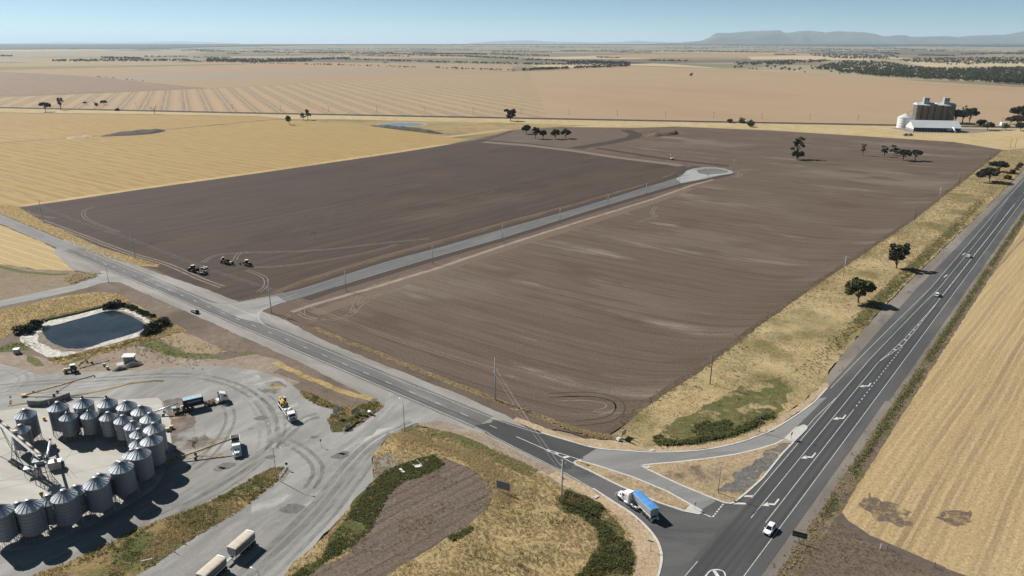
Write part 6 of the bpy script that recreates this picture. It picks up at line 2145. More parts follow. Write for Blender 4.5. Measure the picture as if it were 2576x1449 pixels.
for (p_, w_, h_, z_, r_, lb) in wl:
    sign(lb, p_[0], p_[1], w_, h_, z_, R(r_), M_SWHITE if "white" in lb else M_SGREY, M_SGREY, 2, "notice_board" if "panel" in lb else "road_sign", "signs at the yard entrance", 2 if "two panel" in lb else 0)
x, y = at(932, 1043)
t = thing("letter_drum", "white drum lying on a stand where the driveway meets the side road", "drum", (x, y, .1), R(-30))
MB().tube((-.8, 0, .85), (.8, 0, .85), .42, n=14).build("body", M_WHITE, t, True)
for s in (-.5, .5):
    B(t, "stand", (s, 0, .25), (.1, .6, .5), M_STEEL, .0)
# open gates
for lb, a_, b_ in (("open tubular gate on the sign side of the driveway", (862, 1089), (880, 1072)), ("open tubular gate by the lamp on the weedy bank", (703, 1206), (722, 1181))):
    (xa, ya), (xb, yb) = at(*a_), at(*b_)
    l_ = math.hypot(xb - xa, yb - ya)
    t = thing("yard_gate", lb, "gate", (xa, ya, .1), math.atan2(yb - ya, xb - xa), "gates of the grain yard")
    for k in range(4):
        MB().tube((0, 0, .25 + k * .3), (l_, 0, .25 + k * .3), .035, n=5).build("rail", M_GALV, t)
    for k in range(4):
        MB().tube((l_ * k / 3, 0, .2 if 0 < k < 3 else 0), (l_ * k / 3, 0, 1.3), .045, n=5).build("post", M_GALV, t)
# round sign by the lamp, arrow posts
t = sign("round sign on a thin post at the end of the weedy bank", 722, 1182, .1, .1, 1.5, R(0), posts=1)
for nm_ in ("panel", "face"):
    bpy.data.objects.remove([c for c in t.children if c.name.startswith(nm_)][0])
cyl = MB().lathe([(0, -.02), (.42, -.02), (.42, .02), (0, .02)], 18)
cyl.v = [(a, c, b + 1.9) for a, b, c in cyl.v]
cyl.build("panel", plain("sign_red", (.25, .05, .04), .5), t)
t = sign("dark arrow head marker post standing alone on the driveway gravel", 808, 1125, .1, .1, 1.9, R(20), posts=1)
for nm_ in ("panel", "face"):
    bpy.data.objects.remove([c for c in t.children if c.name.startswith(nm_)][0])
MB().add([(-.35, 0, 2.5), (.35, 0, 2.5), (0, 0, 1.7), (-.35, .05, 2.5), (.35, .05, 2.5), (0, .05, 1.7)], [(0, 1, 2), (5, 4, 3), (0, 3, 4, 1), (1, 4, 5, 2), (2, 5, 3, 0)]).build("panel", M_BLACKP, t)
# boards dumped on the green belt
x, y = at(1053, 1174)
t = thing("fallen_sign", "white sign board with two legs lying flat on the weeds", "sign", (x, y, .25), R(28))
MB().box((0, 0, .05), (2.2, 1.3, .06), ry=.05).build("panel", M_WHITE, t)
for s in (-1, 1):
    MB().tube((s * 1.0, .6, .02), (s * 1.0 - .4, 3.0, .02), .05, n=5).build("post", M_GALV, t)
x, y = at(1011, 1186)
t = thing("loose_sheet", "narrow bent white sheet lying on the weeds", "sheet", (x, y, .25), R(-55))
MB().box((-.5, 0, .06), (1.3, .7, .04), ry=.12).build("upper_half", M_WHITE, t)
MB().box((.65, .05, .05), (1.1, .75, .04), ry=-.1).build("lower_half", M_WHITE, t)
# pits and cones
for i, (px, py) in enumerate(((26, 1000), (27, 1010), (26, 1016))):
    x, y = at(px, py)
    t = thing("traffic_cone", ["orange cone beside the gravel track, farthest from the pad", "pale cone beside the gravel track, the middle one of three", "orange cone beside the gravel track, closest to the pad"][i], "cone", (x, y, .08), 0, "cones by the gravel track")
    MB().lathe([(.28, 0), (.28, .04), (.2, .05), (.06, .75), (0, .75)], 12).build("body", plain("cone_orange", (.5, .14, .03), .6) if i != 1 else M_SWHITE, t)
    MB().box((0, 0, .03), (.6, .6, .05)).build("base", M_BLK, t)
for i, (px, py, w_) in enumerate(((1939, 1083, 1.6), (1640, 1134, 1.5), (1629, 1177, 1.8), (1499, 1251, 1.5))):
    x, y = at(px, py)
    t = thing("drain_pit", ["concrete drain pit lid by the long armed lamp", "concrete drain pit lid at the outer kerb of the slip lane", "concrete drain pit lid at the tip of the big island", "open drain pit beside the truck kerb"][i], "drain", (x, y, .1), R(20 + 8 * i), "drain pits at the kerbs")
    B(t, "lid", (0, 0, .1), (w_, 1.0, .14), M_CONCP, .02)
    B(t, "grate", (0, -.56, .06), (w_ * .8, .14, .1), M_BLACKP, .0)

# ------------------------------------------------------------------ earthmovers in the dark field


def big_tractor(label, px, py, rz):
    x, y = at(px, py)
    t = thing("earthmoving_tractor", label, "tractor", (x, y, .03), rz, "earthmoving machines in the dark field")
    B(t, "front_frame", (1.7, 0, 1.45), (2.6, 1.3, 1.0), M_BLACKP, .08)
    B(t, "rear_frame", (-1.5, 0, 1.15), (2.8, 1.2, .6), M_CHASSIS, .08)
    B(t, "cab", (-.1, 0, 2.6), (1.5, 1.5, 1.5), M_GLASS, .06)
    B(t, "cab_roof", (-.1, 0, 3.42), (1.8, 1.8, .16), M_CREAM, .05)
    MB().tube((1.6, .5, 1.9), (1.6, .5, 3.1), .08, n=6).build("exhaust_stack", M_BLK, t)
    for xx in (-1.7, 1.7):
        for s in (-1, 1):
            wheel(t, xx, s * 1.3, .95, .75, M_STEEL)
    return t


big_tractor("black articulated tractor with cream cab roof hitched near the box scraper", 487, 683, R(150))
x, y = at(511, 690)
t = thing("box_scraper", "dark drawn box scraper with pale ripper teeth behind the articulated tractor", "scraper", (x, y, .03), R(150), "earthmoving machines in the dark field")
for s in (-1, 1):
    B(t, "side_plate", (.2, s * 1.6, .9), (3.6, .12, 1.1), M_BLACKP, .03)
    wheel(t, -1.6, s * 1.25, .6, .45, M_STEEL)
B(t, "back_plate", (-1.4, 0, .9), (.14, 3.1, 1.1), M_BLACKP, .03)
B(t, "bowl_floor", (.3, 0, .5), (3.2, 3.1, .1), M_STEEL, .0)
B(t, "drawbar", (3.0, 0, .7), (2.6, .3, .25), M_CHASSIS, .03)
for k in range(5):
    MB().box((-2.4, -1.3 + k * .65, 1.0), (1.1, .16, .5), ry=.5).build("tooth", M_CHROME, t)
x, y = at(515, 677)
t = thing("field_roller", "pale framed implement parked just beyond the box scraper", "implement", (x, y, .03), R(-20), "earthmoving machines in the dark field")
for k in range(5):
    B(t, "frame_bar", (-1.4 + k * .7, 0, 1.0), (.18, 2.2, .22), M_CHROME, .02)
for s in (-1, 1):
    B(t, "side_rail", (0, s * 1.1, 1.0), (3.4, .18, .25), M_CHROME, .02)
    wheel(t, -.9, s * 1.0, .5, .35, M_STEEL)
    wheel(t, .9, s * 1.0, .5, .35, M_STEEL)
x, y = at(572.5, 664.5)
t = thing("motor_scraper", "ochre black motor scraper with a deep open bowl", "scraper", (x, y, .03), R(147), "earthmoving machines in the dark field")
B(t, "engine_cover", (3.6, 0, 1.9), (1.9, 1.5, 1.2), M_CREAM, .1)
B(t, "cab", (2.7, .4, 2.9), (1.0, 1.0, 1.2), M_GLASS, .05)
B(t, "cab_roof", (2.7, .4, 3.55), (1.2, 1.2, .1), M_CREAM, .03)
for s in (-1, 1):
    B(t, "bowl_side", (-.4, s * 1.35, 1.5), (3.8, .14, 1.5), M_STEEL, .04)
    wheel(t, 3.3, s * 1.2, .85, .6, M_STEEL)
    wheel(t, -2.9, s * 1.1, .85, .6, M_STEEL)
B(t, "bowl_floor", (-.4, 0, .8), (3.8, 2.6, .1), M_CHASSIS, .0)
B(t, "apron", (1.4, 0, 1.5), (.14, 2.6, 1.4), M_BLACKP, .03)
B(t, "push_block", (-3.3, 0, 1.9), (1.2, 1.5, .5), M_CREAM, .08)
B(t, "gooseneck", (2.2, 0, 2.1), (1.6, .6, .4), M_YEL, .05)
x, y = at(621, 668)
t = thing("motor_grader", "black motor grader with white cab roof, apart from the other machines", "grader", (x, y, .03), R(147), "earthmoving machines in the dark field")
B(t, "engine_cover", (-2.0, 0, 1.7), (2.2, 1.2, 1.0), M_BLACKP, .08)
B(t, "engine_lid", (-2.0, 0, 2.24), (1.6, .9, .1), M_CREAM, .03)
B(t, "cab", (-.3, 0, 2.3), (1.3, 1.4, 1.6), M_GLASS, .05)
B(t, "cab_roof", (-.3, 0, 3.18), (1.6, 1.6, .14), M_WHITE, .04)
MB().box((2.2, 0, 1.7), (4.0, .35, .4), ry=-.05).build("frame_beam", M_YEL, t)
MB().box((1.3, 0, .6), (.2, 3.6, .6), rz=.5).build("blade", M_STEEL, t)
for xx, r_ in ((-2.6, .65), (-1.2, .65), (4.0, .6)):
    for s in (-1, 1):
        wheel(t, xx, s * 1.05, r_, .4, M_STEEL)
MB().tube((-.9, .5, 3.1), (-.9, .5, 4.1), .04, n=5).build("mast", M_STEEL, t)
MB().lathe([(0, 0), (.18, .02), (.2, .12), (0, .2)], 10, (-.9, .5, 4.05)).build("receiver", M_WHITE, t, True)
# excavator far away
x, y = at(1689, 401.5)
t = thing("excavator", "yellow excavator with folded arm beside the haul road", "excavator", (x, y, .05), R(100))
for s in (-1, 1):
    B(t, "track", (0, s * 1.2, .45), (4.0, .6, .85), M_BLK, .2)
B(t, "house", (-.6, 0, 1.6), (2.8, 2.6, 1.2), M_CREAM, .1)
B(t, "counterweight", (-2.1, 0, 1.6), (.8, 2.6, 1.1), M_WHITE, .15)
B(t, "cab", (.7, .8, 2.0), (1.4, 1.0, 1.6), M_GLASS, .06)
MB().box((1.9, -.2, 3.6), (4.4, .55, .7), ry=-.95).build("boom", M_YELC, t, bevel=.05)
MB().box((3.7, -.2, 4.4), (.55, .45, 2.8), ry=.25).build("stick", M_YELC, t, bevel=.04)
MB().box((3.9, -.2, 2.9), (1.1, 1.0, 1.0)).build("bucket", M_STEEL, t, bevel=.1)

# ------------------------------------------------------------------ old grain terminal beyond the field
M_SHEDR = plain("shed_roof", (.52, .55, .57), .5, .2, .4, var=.05, vscale=.05)
M_SHEDW = plain("shed_wall_dark", (.05, .055, .065), .7, .1)
M_OLDC = plain("old_concrete", (.20, .175, .145), .9, var=.15, vscale=.12)
a_, b_, c_ = at(2297.4, 330.5), at(2415.8, 333), at(2277, 322)
L_ = math.hypot(b_[0] - a_[0], b_[1] - a_[1])
Wd = 34.0
rz_ = math.atan2(b_[1] - a_[1], b_[0] - a_[0])
t = thing("grain_shed", "long white roofed grain shed in front of the concrete silos", "shed", (a_[0], a_[1], 0), rz_)
ze_, zr_ = 5.6, 13.5
B(t, "wall", (L_ / 2, 0, 2.8), (L_, .3, 5.6), M_SHEDW, 0)
B(t, "wall", (L_ / 2, Wd, 2.8), (L_, .3, 5.6), M_SHEDW, 0)
for xx in (.0, L_):
    MB().add([(xx, 0, 2.6), (xx, Wd, 2.6), (xx, Wd, ze_), (xx, Wd / 2, zr_ - .3), (xx, 0, ze_)], [(0, 1, 2, 3, 4)]).build("gable", M_WSHEET, t)
for k in range(9):
    B(t, "gable_pillar", (0, Wd * (k + .5) / 9, 1.4), (.4, 1.9, 2.8), M_SHEDR, 0)
for k in range(15):
    B(t, "wall_pillar", (L_ * (k + .5) / 15, -.25, 2.8), (.35, .3, 5.4), M_GALD, 0)
for s in (0, 1):
    y0_, y1_ = (-1.0, Wd / 2) if s == 0 else (Wd + 1.0, Wd / 2)
    MB().add([(-1, y0_, ze_ - .3), (L_ + 1, y0_, ze_ - .3), (L_ + 1, y1_, zr_), (-1, y1_, zr_), (-1, y0_, ze_ - .5), (L_ + 1, y0_, ze_ - .5), (L_ + 1, y1_, zr_ - .2), (-1, y1_, zr_ - .2)],
             [(0, 1, 2, 3), (4, 5, 6, 7), (0, 4, 5, 1), (0, 4, 7, 3), (1, 5, 6, 2)]).build("roof", M_SHEDR, t)
MB().tube((L_ * .82, -1.2, 6.5), (L_ * .86, -7, .6), .9, n=8).build("chute", M_WHITE, t, True)
B(t, "porch", (L_ * .75, -2.2, 3.2), (5.0, 3.5, .3), M_SHEDR, 0)
# concrete bins
s0 = at(2298.5, 309)
t = thing("concrete_silo_block", "row of old brown concrete silos with two roof houses", "silo block", (s0[0], s0[1], 0), rz_)
D_, Hc = 9.1, 26.0
for k in range(6):
    dd = (0 if k in (0, 2, 3, 5) else 2.2)
    MB().lathe([(D_ / 2 + .15, 0), (D_ / 2 + .15, Hc)], 28, (D_ / 2 + k * D_, D_ / 2 - dd * 0 + (0.6 if k in (1, 4) else 0), 0)).build("bin", M_OLDC, t, True)
    MB().lathe([(D_ / 2 + .15, 0), (D_ / 2 + .15, Hc)], 28, (D_ / 2 + k * D_, D_ * 1.5, 0)).build("bin", M_OLDC, t, True)
for k in range(2):
    x0_ = k * 3 * D_ - .5
    MB().add([(x0_, -1.2, Hc), (x0_ + 3 * D_ + .4, -1.2, Hc), (x0_ + 3 * D_ + .4, 2 * D_ + 1, Hc), (x0_, 2 * D_ + 1, Hc), (x0_ + 2, D_, Hc + 3.4), (x0_ + 3 * D_ - 2, D_, Hc + 3.4)],
             [(0, 1, 5, 4), (1, 2, 5), (2, 3, 4, 5), (3, 0, 4), (0, 3, 2, 1)]).build("roof", M_SHEDR, t)
    B(t, "porch_roof", (x0_ + 14.5, -2.2, Hc - .9), (7.5, 3, .5), M_SHEDR, 0)
    hb = MB().box((x0_ + 14.2, D_ * .75, Hc + 5.6), (7.2, 7.5, 9.5)).build("headhouse", M_GREYP, t)
    MB().box((x0_ + 14.2, D_ * .75, Hc + 10.5), (7.9, 8.2, .4)).build("headhouse_roof", M_SHEDR, t)
    for q in (-1.7, 1.7):
        o = MB().box((x0_ + 14.2 + q, D_ * .75 - 3.8, Hc + 7.2), (1.4, .2, 2.0)).build("window", M_GLASS, hb)
MB().tube((3 * D_, -.6, 0), (3 * D_, -.6, Hc), .35, n=6).build("down_pipe", M_GREYP, t)
MB().tube((5 * D_ - 3, -1, Hc - 3.5), (6 * D_ - 1, -4, 6), .5, n=6).build("spout", M_GREYP, t)
s1 = at(2273.5, 321)
t = thing("round_silo", "white round bin with a conical roof beside the long shed", "silo", (s1[0], s1[1], 0))
MB().lathe([(9.6, 0), (9.6, 14.5)], 32).build("wall", M_WHITE, t, True)
MB().lathe([(9.9, 14.4), (.5, 19.6), (0, 19.6)], 32).build("roof", plain("cone_roof", (.52, .52, .50), .6), t)
MB().tube((0, 0, 19.6), (14, 6, 25), .25, n=5).build("feed_pipe", M_GREYP, t)
for k in range(4):
    MB().lathe([(9.68, 2.6 + k * 3.4), (9.68, 2.9 + k * 3.4)], 32).build("hoop", M_GREYP, t)
sheet("shed_apron", P([(2240, 322), (2300, 334), (2430, 335.5), (2540, 329), (2560, 325), (2430, 323), (2300, 321)]), -.06, plain("apron_gravel", (.19, .165, .14), .95, var=.2, vscale=.05), 3, 12)
x, y = at(2524, 316.5)
t = thing("fuel_tank", "white tank between the trees at the far end of the shed yard", "tank", (x, y, 0))
MB().box((0, 0, 2.6), (9, 5, 5.0)).build("body", M_WHITE, t, bevel=.8)
B(t, "hatch", (2.2, -2.55, 2.6), (2.4, .1, 1.8), M_SHEDW, 0)
B(t, "base", (0, 0, .1), (9.4, 5.4, .3), M_GREYP, 0)
x, y = at(2284, 341.5)
t = thing("scrap_machine", "rusty abandoned machine in the straw grass before the shed", "machine", (x, y, -.05), .2)
B(t, "frame", (0, 0, 1.2), (14, 3, 1.0), M_STEEL, .1)
B(t, "drum", (-3.5, 0, 2.2), (4, 2.6, 1.8), M_STEEL, .5)
B(t, "hood", (3.5, .3, 2.0), (3.4, 2.2, 1.6), M_STEEL, .3)
for xx in (-4, 4):
    for s in (-1, 1):
        wheel(t, xx, s * 1.6, .8, .5, M_STEEL)
# far farm sheds
fs = [((476, 153), 60, 14, M_WHITE, "long white farm shed at the trees on the plain"), ((497, 155), 40, 12, M_WHITE, "small white farm shed next to the long one on the plain"), ((640, 156.5), 50, 10, M_WHITE, "pale farm shed beside the dark wood"), ((560, 127.5), 180, 14, M_WHITE, "pale sheds strip far out on the plain"),
      ((970, 158), 26, 8, M_WHITE, "white shed among scattered shrubs on the plain"), ((1310, 139.5), 60, 14, M_WHITE, "white shed in front of a dark wood on the plain")]
for (p_, w_, h_, m_, lb) in fs:
    x, y = at(*p_)
    t = thing("farm_shed", lb, "shed", (x, y, -.2), rng.uniform(-.2, .2), "farm sheds on the plain")
    B(t, "wall", (0, 0, h_ * .3), (w_, w_ * .4, h_ * .6), M_WSHEET, 0)
    MB().prism([(-w_ * .52, h_ * .6), (w_ * .52, h_ * .6), (w_ * .52, h_ * .62), (0, h_), (-w_ * .52, h_ * .62)], -w_ * .22, w_ * .22).build("roof", M_WHITE, t)
x, y = at(623, 121)
# line poles along the railway
for i in range(22):
    px = -20 + i * 121
    py = 267.5 + px * .0198 - (4 if px < 1000 else 6)
    x, y = at(px, py)
    t = thing("line_pole", "slim timber line pole standing along the railway", "power pole", (x, y, -.15), 0, "slim poles along the railway") if False else None
    mb = MB().tube((0, 0, 0), (0, 0, 9.5), .22, .16, 6)
    mb.box((0, 0, 8.8), (2.4, .2, .22))
    o = mb.build("line_pole", M_POLEW)
    o.location = (x, y, -.15)
    tag(o, "slim timber line pole standing along the railway", "power pole", "slim poles along the railway")
# ------------------------------------------------------------------ trees
def leaf_mat(name, lo, hi, rough=.7, trans=0.0):
    t = NT(name)
    r = t.island()
    o = t.objrand()
    c = t.mix(r, lo, hi)
    c = t.mix(t.math('MULTIPLY', o, .35), c, tuple(min(1, x * 1.5) for x in hi))
    t.b.inputs['Roughness'].default_value = rough
    t.b.inputs['Specular IOR Level'].default_value = .25
    m = t.col(c)
    if trans:
        tl = t.n("ShaderNodeBsdfTranslucent")
        t.put(tl.inputs['Color'], c)
        mx = t.n("ShaderNodeMixShader")
        mx.inputs[0].default_value = trans
        t.t.links.new(t.b.outputs[0], mx.inputs[1])
        t.t.links.new(tl.outputs[0], mx.inputs[2])
        t.t.links.new(mx.outputs[0], t.out.inputs[0])
    return m


M_LEAF = leaf_mat("gum_leaf", (.038, .044, .027), (.075, .08, .048), .7, .12)
M_LEAFD = leaf_mat("dark_leaf", (.026, .032, .02), (.055, .061, .037), .7, .1)
M_LEAFG = leaf_mat("green_leaf", (.04, .055, .018), (.085, .095, .034))
M_LEAFB = leaf_mat("brown_leaf", (.05, .045, .03), (.095, .08, .052))
M_BARK = plain("bark", (.12, .10, .08), .9, var=.3)
M_BARKP = plain("pale_bark", (.25, .215, .18), .9, var=.25)


def blob_leaves(r, centres, radii, n_each, size, flat=.75):
    """Leaf faces spread through the outer part of each clump."""
    Vs = []
    for c, ra, n in zip(centres, radii, n_each):
        d = r.normal(size=(n, 3))
        d /= np.linalg.norm(d, axis=1)[:, None]
        rad = r.uniform(.45, 1.05, n) ** .6
        p = np.array(c) + d * rad[:, None] * np.array([ra, ra, ra * flat])
        a = r.normal(size=(n, 3))
        a /= np.linalg.norm(a, axis=1)[:, None]
        a = a * .7 + d * .3
        b = np.cross(a, r.normal(size=(n, 3)))
        b /= np.linalg.norm(b, axis=1)[:, None]
        s = size * r.uniform(.55, 1.3, n)[:, None]
        q = np.stack([p - a * s, p + b * s * .55, p + a * s, p - b * s * .55], 1)
        Vs.append(q.reshape(-1, 3))
    return np.concatenate(Vs)


def tree_parts(seed, h, w, style):
    """(leaf vertices, MB of trunk and limbs)."""
    r = np.random.default_rng(seed)
    tr = MB()
    cs, rs, ns = [], [], []
    size = .42
    if style == 'round':
        k = 26
        for i in range(k):
            th, ph = r.uniform(0, 2 * math.pi), math.acos(r.uniform(-.25, 1))
            q = r.uniform(.55, .86)
            cs.append((w / 2 * q * math.sin(ph) * math.cos(th), w / 2 * q * math.sin(ph) * math.sin(th), h * .52 + h * .38 * q * math.cos(ph)))
            rs.append(w * r.uniform(.11, .17))
        ns = [150] * k
        fork = h * .2
    elif style == 'vase':
        k = 22
        for i in range(k):
            th = r.uniform(0, 2 * math.pi)
            zz = r.uniform(.32, .93)
            rad = w / 2 * (.25 + .95 * zz - .45 * zz ** 4) * r.uniform(.35, .9)
            cs.append((rad * math.cos(th), rad * math.sin(th), h * zz))
            rs.append(w * r.uniform(.09, .15))
        ns = [140] * k
        fork = h * .1
    elif style == 'flat':
        k = 22
        for i in range(k):
            th, q = r.uniform(0, 2 * math.pi), math.sqrt(r.uniform(0, 1)) * .86
            cs.append((w / 2 * q * math.cos(th), w / 2 * q * math.sin(th), h * (.80 - .28 * q * q + r.uniform(-.06, .05))))
            rs.append(w * r.uniform(.10, .16))
        ns = [150] * k
        fork = h * .25
    elif style == 'gum':
        k = 15
        for i in range(k):
            th, q = r.uniform(0, 2 * math.pi), r.uniform(.1, .9)
            zz = r.uniform(.42, .95)
            cs.append((w / 2 * q * math.cos(th) * (1.15 - .4 * zz), w / 2 * q * math.sin(th) * (1.15 - .4 * zz), h * zz))
            rs.append(w * r.uniform(.11, .19))
        ns = [130] * k
        fork = h * .3
    elif style == 'bush':
        k = 14
        for i in range(k):
            th, q = r.uniform(0, 2 * math.pi), r.uniform(.1, .75)
            cs.append((w / 2 * q * math.cos(th), w / 2 * q * math.sin(th), h * r.uniform(.22, .78) * (1.05 - .35 * q)))
            rs.append(w * r.uniform(.16, .24))
        ns = [120] * k
        fork = h * .08
    else:                                    # bare
        fork = h * .25
    size = max(.22, w * .052)
    r0 = max(.09, h * .026)
    tr.tube((0, 0, -.1), (0, 0, fork), r0 * 1.25, r0, 7)
    if style == 'bare':
        for i in range(11):
            th, zz = r.uniform(0, 2 * math.pi), r.uniform(.55, 1.0)
            e = Vector((w / 2 * math.cos(th) * r.uniform(.3, 1), w / 2 * math.sin(th) * r.uniform(.3, 1), h * zz))
            m = Vector((e.x * .4, e.y * .4, fork + (e.z - fork) * .5))
            tr.tube((0, 0, fork * .9), m, r0 * .6, r0 * .4, 5)
            tr.tube(m, e, r0 * .4, r0 * .15, 5)
            for _ in range(3):
                tr.tube(m + (e - m) * r.uniform(.3, .9), e + Vector(r.normal(size=3)) * w * .12, r0 * .22, r0 * .1, 4)
        return None, tr
    for c, ra in list(zip(cs, rs))[:12]:
        e = Vector(c)
        m = Vector((e.x * .35 + r.normal() * .1, e.y * .35, fork + (e.z - fork) * .5))
        tr.tube((0, 0, fork * .92), m, r0 * .62, r0 * .42, 5)
        tr.tube(m, e, r0 * .42, r0 * .14, 5)
    return blob_leaves(r, cs, rs, ns, size), tr


def quad_mesh(name, V, mat):
    return np_mesh(name, V, np.arange(len(V)).reshape(-1, 4), mat)


_ts = [100]


def tree(name, label, px, py, h, w, style='gum', leaf=None, bark=None, group=None, cat='tree', rz=None):
    x, y = at(px, py)
    _ts[0] += 1
    V, tr = tree_parts(_ts[0], h, w, style)
    t = thing(name, label, cat, (x, y, 0), rng.uniform(0, 6.28) if rz is None else rz, group)
    tr.build("trunk", bark or M_BARK, t)
    if V is not None:
        link("crown", quad_mesh("crown", V, leaf or M_LEAF), None, t)
    return t


SC = 1.0
# verge trees
tree("roadside_tree", "round dark tree with a forked trunk on the highway verge nearest the junction", 2158, 762, 12.8, 13.2, 'round', M_LEAFG)
tree("roadside_tree", "open vase shaped tree on the highway verge behind the round dark one", 2254.5, 675, 13.2, 13.0, 'vase', M_LEAF)
tree("roadside_tree", "flat crowned dark tree on the verge, the nearer and larger of two", 2488, 458.5, 12.2, 21.0, 'flat', M_LEAFD)
tree("roadside_tree", "flat crowned dark tree on the verge, just behind the larger one", 2510, 433, 10.5, 17.0, 'flat', M_LEAFD)
for i, (px, py, w_) in enumerate(((2535, 451, 8), (2548, 435.5, 6), (2557, 427, 5.5), (2562, 421.5, 6), (2567, 416, 6))):
    tree("roadside_shrub", ["broad green shrub beside the highway, nearest of the row of five", "dark shrub in the roadside row, second behind the broad green one", "dark shrub in the roadside row, middle one",
                            "dark shrub in the roadside row, fourth of five", "dark shrub in the roadside row, farthest of five"][i], px, py, w_ * .55, w_, 'bush', M_LEAFG if i == 0 else M_LEAFD, None, "shrubs by the highway", "shrub")
# trees in the brown field
tree("paddock_tree", "tall two tiered dark tree standing alone in the brown field", 2004, 399, 22, 13, 'gum', M_LEAFD)
tree("paddock_tree", "low dark tree at the foot of the two tiered one", 2007, 402, 10.5, 12, 'round', M_LEAFD)
tree("paddock_tree", "thin wispy tree, first of the row in the brown field", 2170, 391.5, 12, 6, 'gum', M_LEAFB)
tree("paddock_tree", "slim tree on a tan patch, second of the row in the brown field", 2224, 394, 11, 8, 'gum', M_LEAFD)
tree("paddock_tree", "leaning tree, third of the row in the brown field", 2249, 391, 10.5, 10, 'gum', M_LEAFD)
tree("paddock_tree", "broad flat tree, fourth of the row in the brown field", 2271.5, 403.5, 12, 15, 'flat', M_LEAFD)
tree("paddock_tree", "round headed tree with a bare trunk, fifth of the row in the brown field", 2302, 404, 12.5, 11.5, 'flat', M_LEAFD)
# five trees on the worked ground
for i, (px, py, h_, w_) in enumerate(((1324, 337, 13.5, 13), (1347, 349, 17, 11), (1366, 349.5, 13, 10), (1396.5, 350, 13.5, 12.5), (1423, 348.5, 13.5, 12.5))):
    tree("paddock_tree", ["dark tree farthest back of the clump on the worked ground", "tallest narrow tree of the clump on the worked ground", "small round tree in the middle of the clump on the worked ground",
                          "broad tree, second from the haul road in the clump", "round tree of the clump nearest the haul road"][i], px, py, h_, w_, 'round', M_LEAFD, M_BARK, "trees on the worked ground")
tree("fallen_branch", "bare grey dead branches between the trees of the clump", 1338, 339, 5, 9, 'bare', None, M_BARKP, None, "dead tree")
# railway line trees
tree("lone_tree", "big round headed lone tree on the railway reserve", 1284, 304, 18.5, 21, 'vase', M_LEAFD)
tree("reserve_tree", "tall gum of the pair beside the railway on the golden field side", 775, 302, 16, 11, 'gum', M_LEAFD)
tree("reserve_tree", "lower gum of the pair beside the railway", 763, 303, 11, 9, 'gum', M_LEAF)
tree("reserve_tree", "leaning sparse tree in the golden field near the railway pair", 728, 313.5, 12.5, 11, 'gum', M_LEAFD)
tree("reserve_tree", "spreading flat topped tree standing at the railway bank", 115, 281, 17.5, 20, 'flat', M_LEAFD)
tree("reserve_tree", "tall narrow tree with layered crown at the railway bank", 153.5, 276.5, 21.5, 12.5, 'gum', M_LEAFD)
tree("field_tree", "small round tree out in the striped field", 214, 262.5, 5.6, 7, 'round', M_LEAFD)
tree("field_tree", "half dead spreading tree in the striped field", 242, 266, 10, 13, 'bare', None, M_BARK)
tree("field_tree", "dark low tree next to the half dead one in the striped field", 243, 265.5, 6, 9, 'bush', M_LEAFD)
tree("field_tree", "dark bushy tree pair mate in the striped field", 262, 263.5, 9, 12, 'round', M_LEAFD)
tree("field_shrub", "round dark shrub close to the railway", 295.5, 278.5, 5, 9.5, 'bush', M_LEAFB, None, None, "shrub")
tree("dead_tree", "pale bare dead tree on the railway reserve", 388.5, 286.5, 15, 15, 'bare', None, M_BARKP, None, "dead tree")
tree("field_tree", "single small tree far out in the pale paddock", 1738.5, 194, 13, 15, 'gum', M_LEAFB)
for i, (px, py, w_) in enumerate(((1836, 309, 9.5), (1866, 309.5, 11.5), (1886, 319, 12.5))):
    tree("reserve_shrub", ["round green shrub by the railway, farthest from the grain shed", "round green shrub by the railway, middle of three", "larger double shrub before the railway, closest to the brown field"][i], px, py, w_ * .75, w_, 'bush', M_LEAFG, None, "green shrubs by the railway", "shrub")
tree("reserve_shrub", "green shrub behind the larger double one by the railway", 1888, 313.5, 8, 11, 'bush', M_LEAFG, None, "green shrubs by the railway", "shrub")
# round the grain terminal
for px, py, h_, w_, st, lf, lb in ((2403, 308, 21, 24, 'flat', M_LEAFD, "spreading gum just beyond the end of the concrete silos"), (2420, 312, 27, 12, 'gum', M_LEAFD, "tall thin gum second beyond the concrete silos"),
                                   (2437, 314, 27, 22, 'flat', M_LEAFD, "tall round headed gum with a pale trunk beyond the grain shed"), (2470, 314, 8, 16, 'bush', M_LEAFD, "low dark bush beyond the grain shed roof end"),
                                   (2484, 327, 12, 15, 'round', M_LEAFG, "green leafy tree at the grain shed yard"), (2530, 327.5, 8, 9, 'gum', M_LEAFG, "small thin green tree beside the white tank"),
                                   (2542, 312, 12, 16, 'round', M_LEAFB, "brownish tree behind the white tank"), (2558, 312.5, 14, 20, 'round', M_LEAFB, "grey brown tree next behind the white tank"),
                                   (2567, 316, 30, 34, 'flat', M_LEAFD, "huge dark spreading gum at the edge of the view beyond the white tank"), (2566, 328.5, 12, 17, 'round', M_LEAFD, "dark round tree at the edge of the view in front of the huge gum")):
    tree("terminal_tree", lb, px, py, h_, w_, st, lf, M_BARKP if 'pale' in lb else M_BARK)
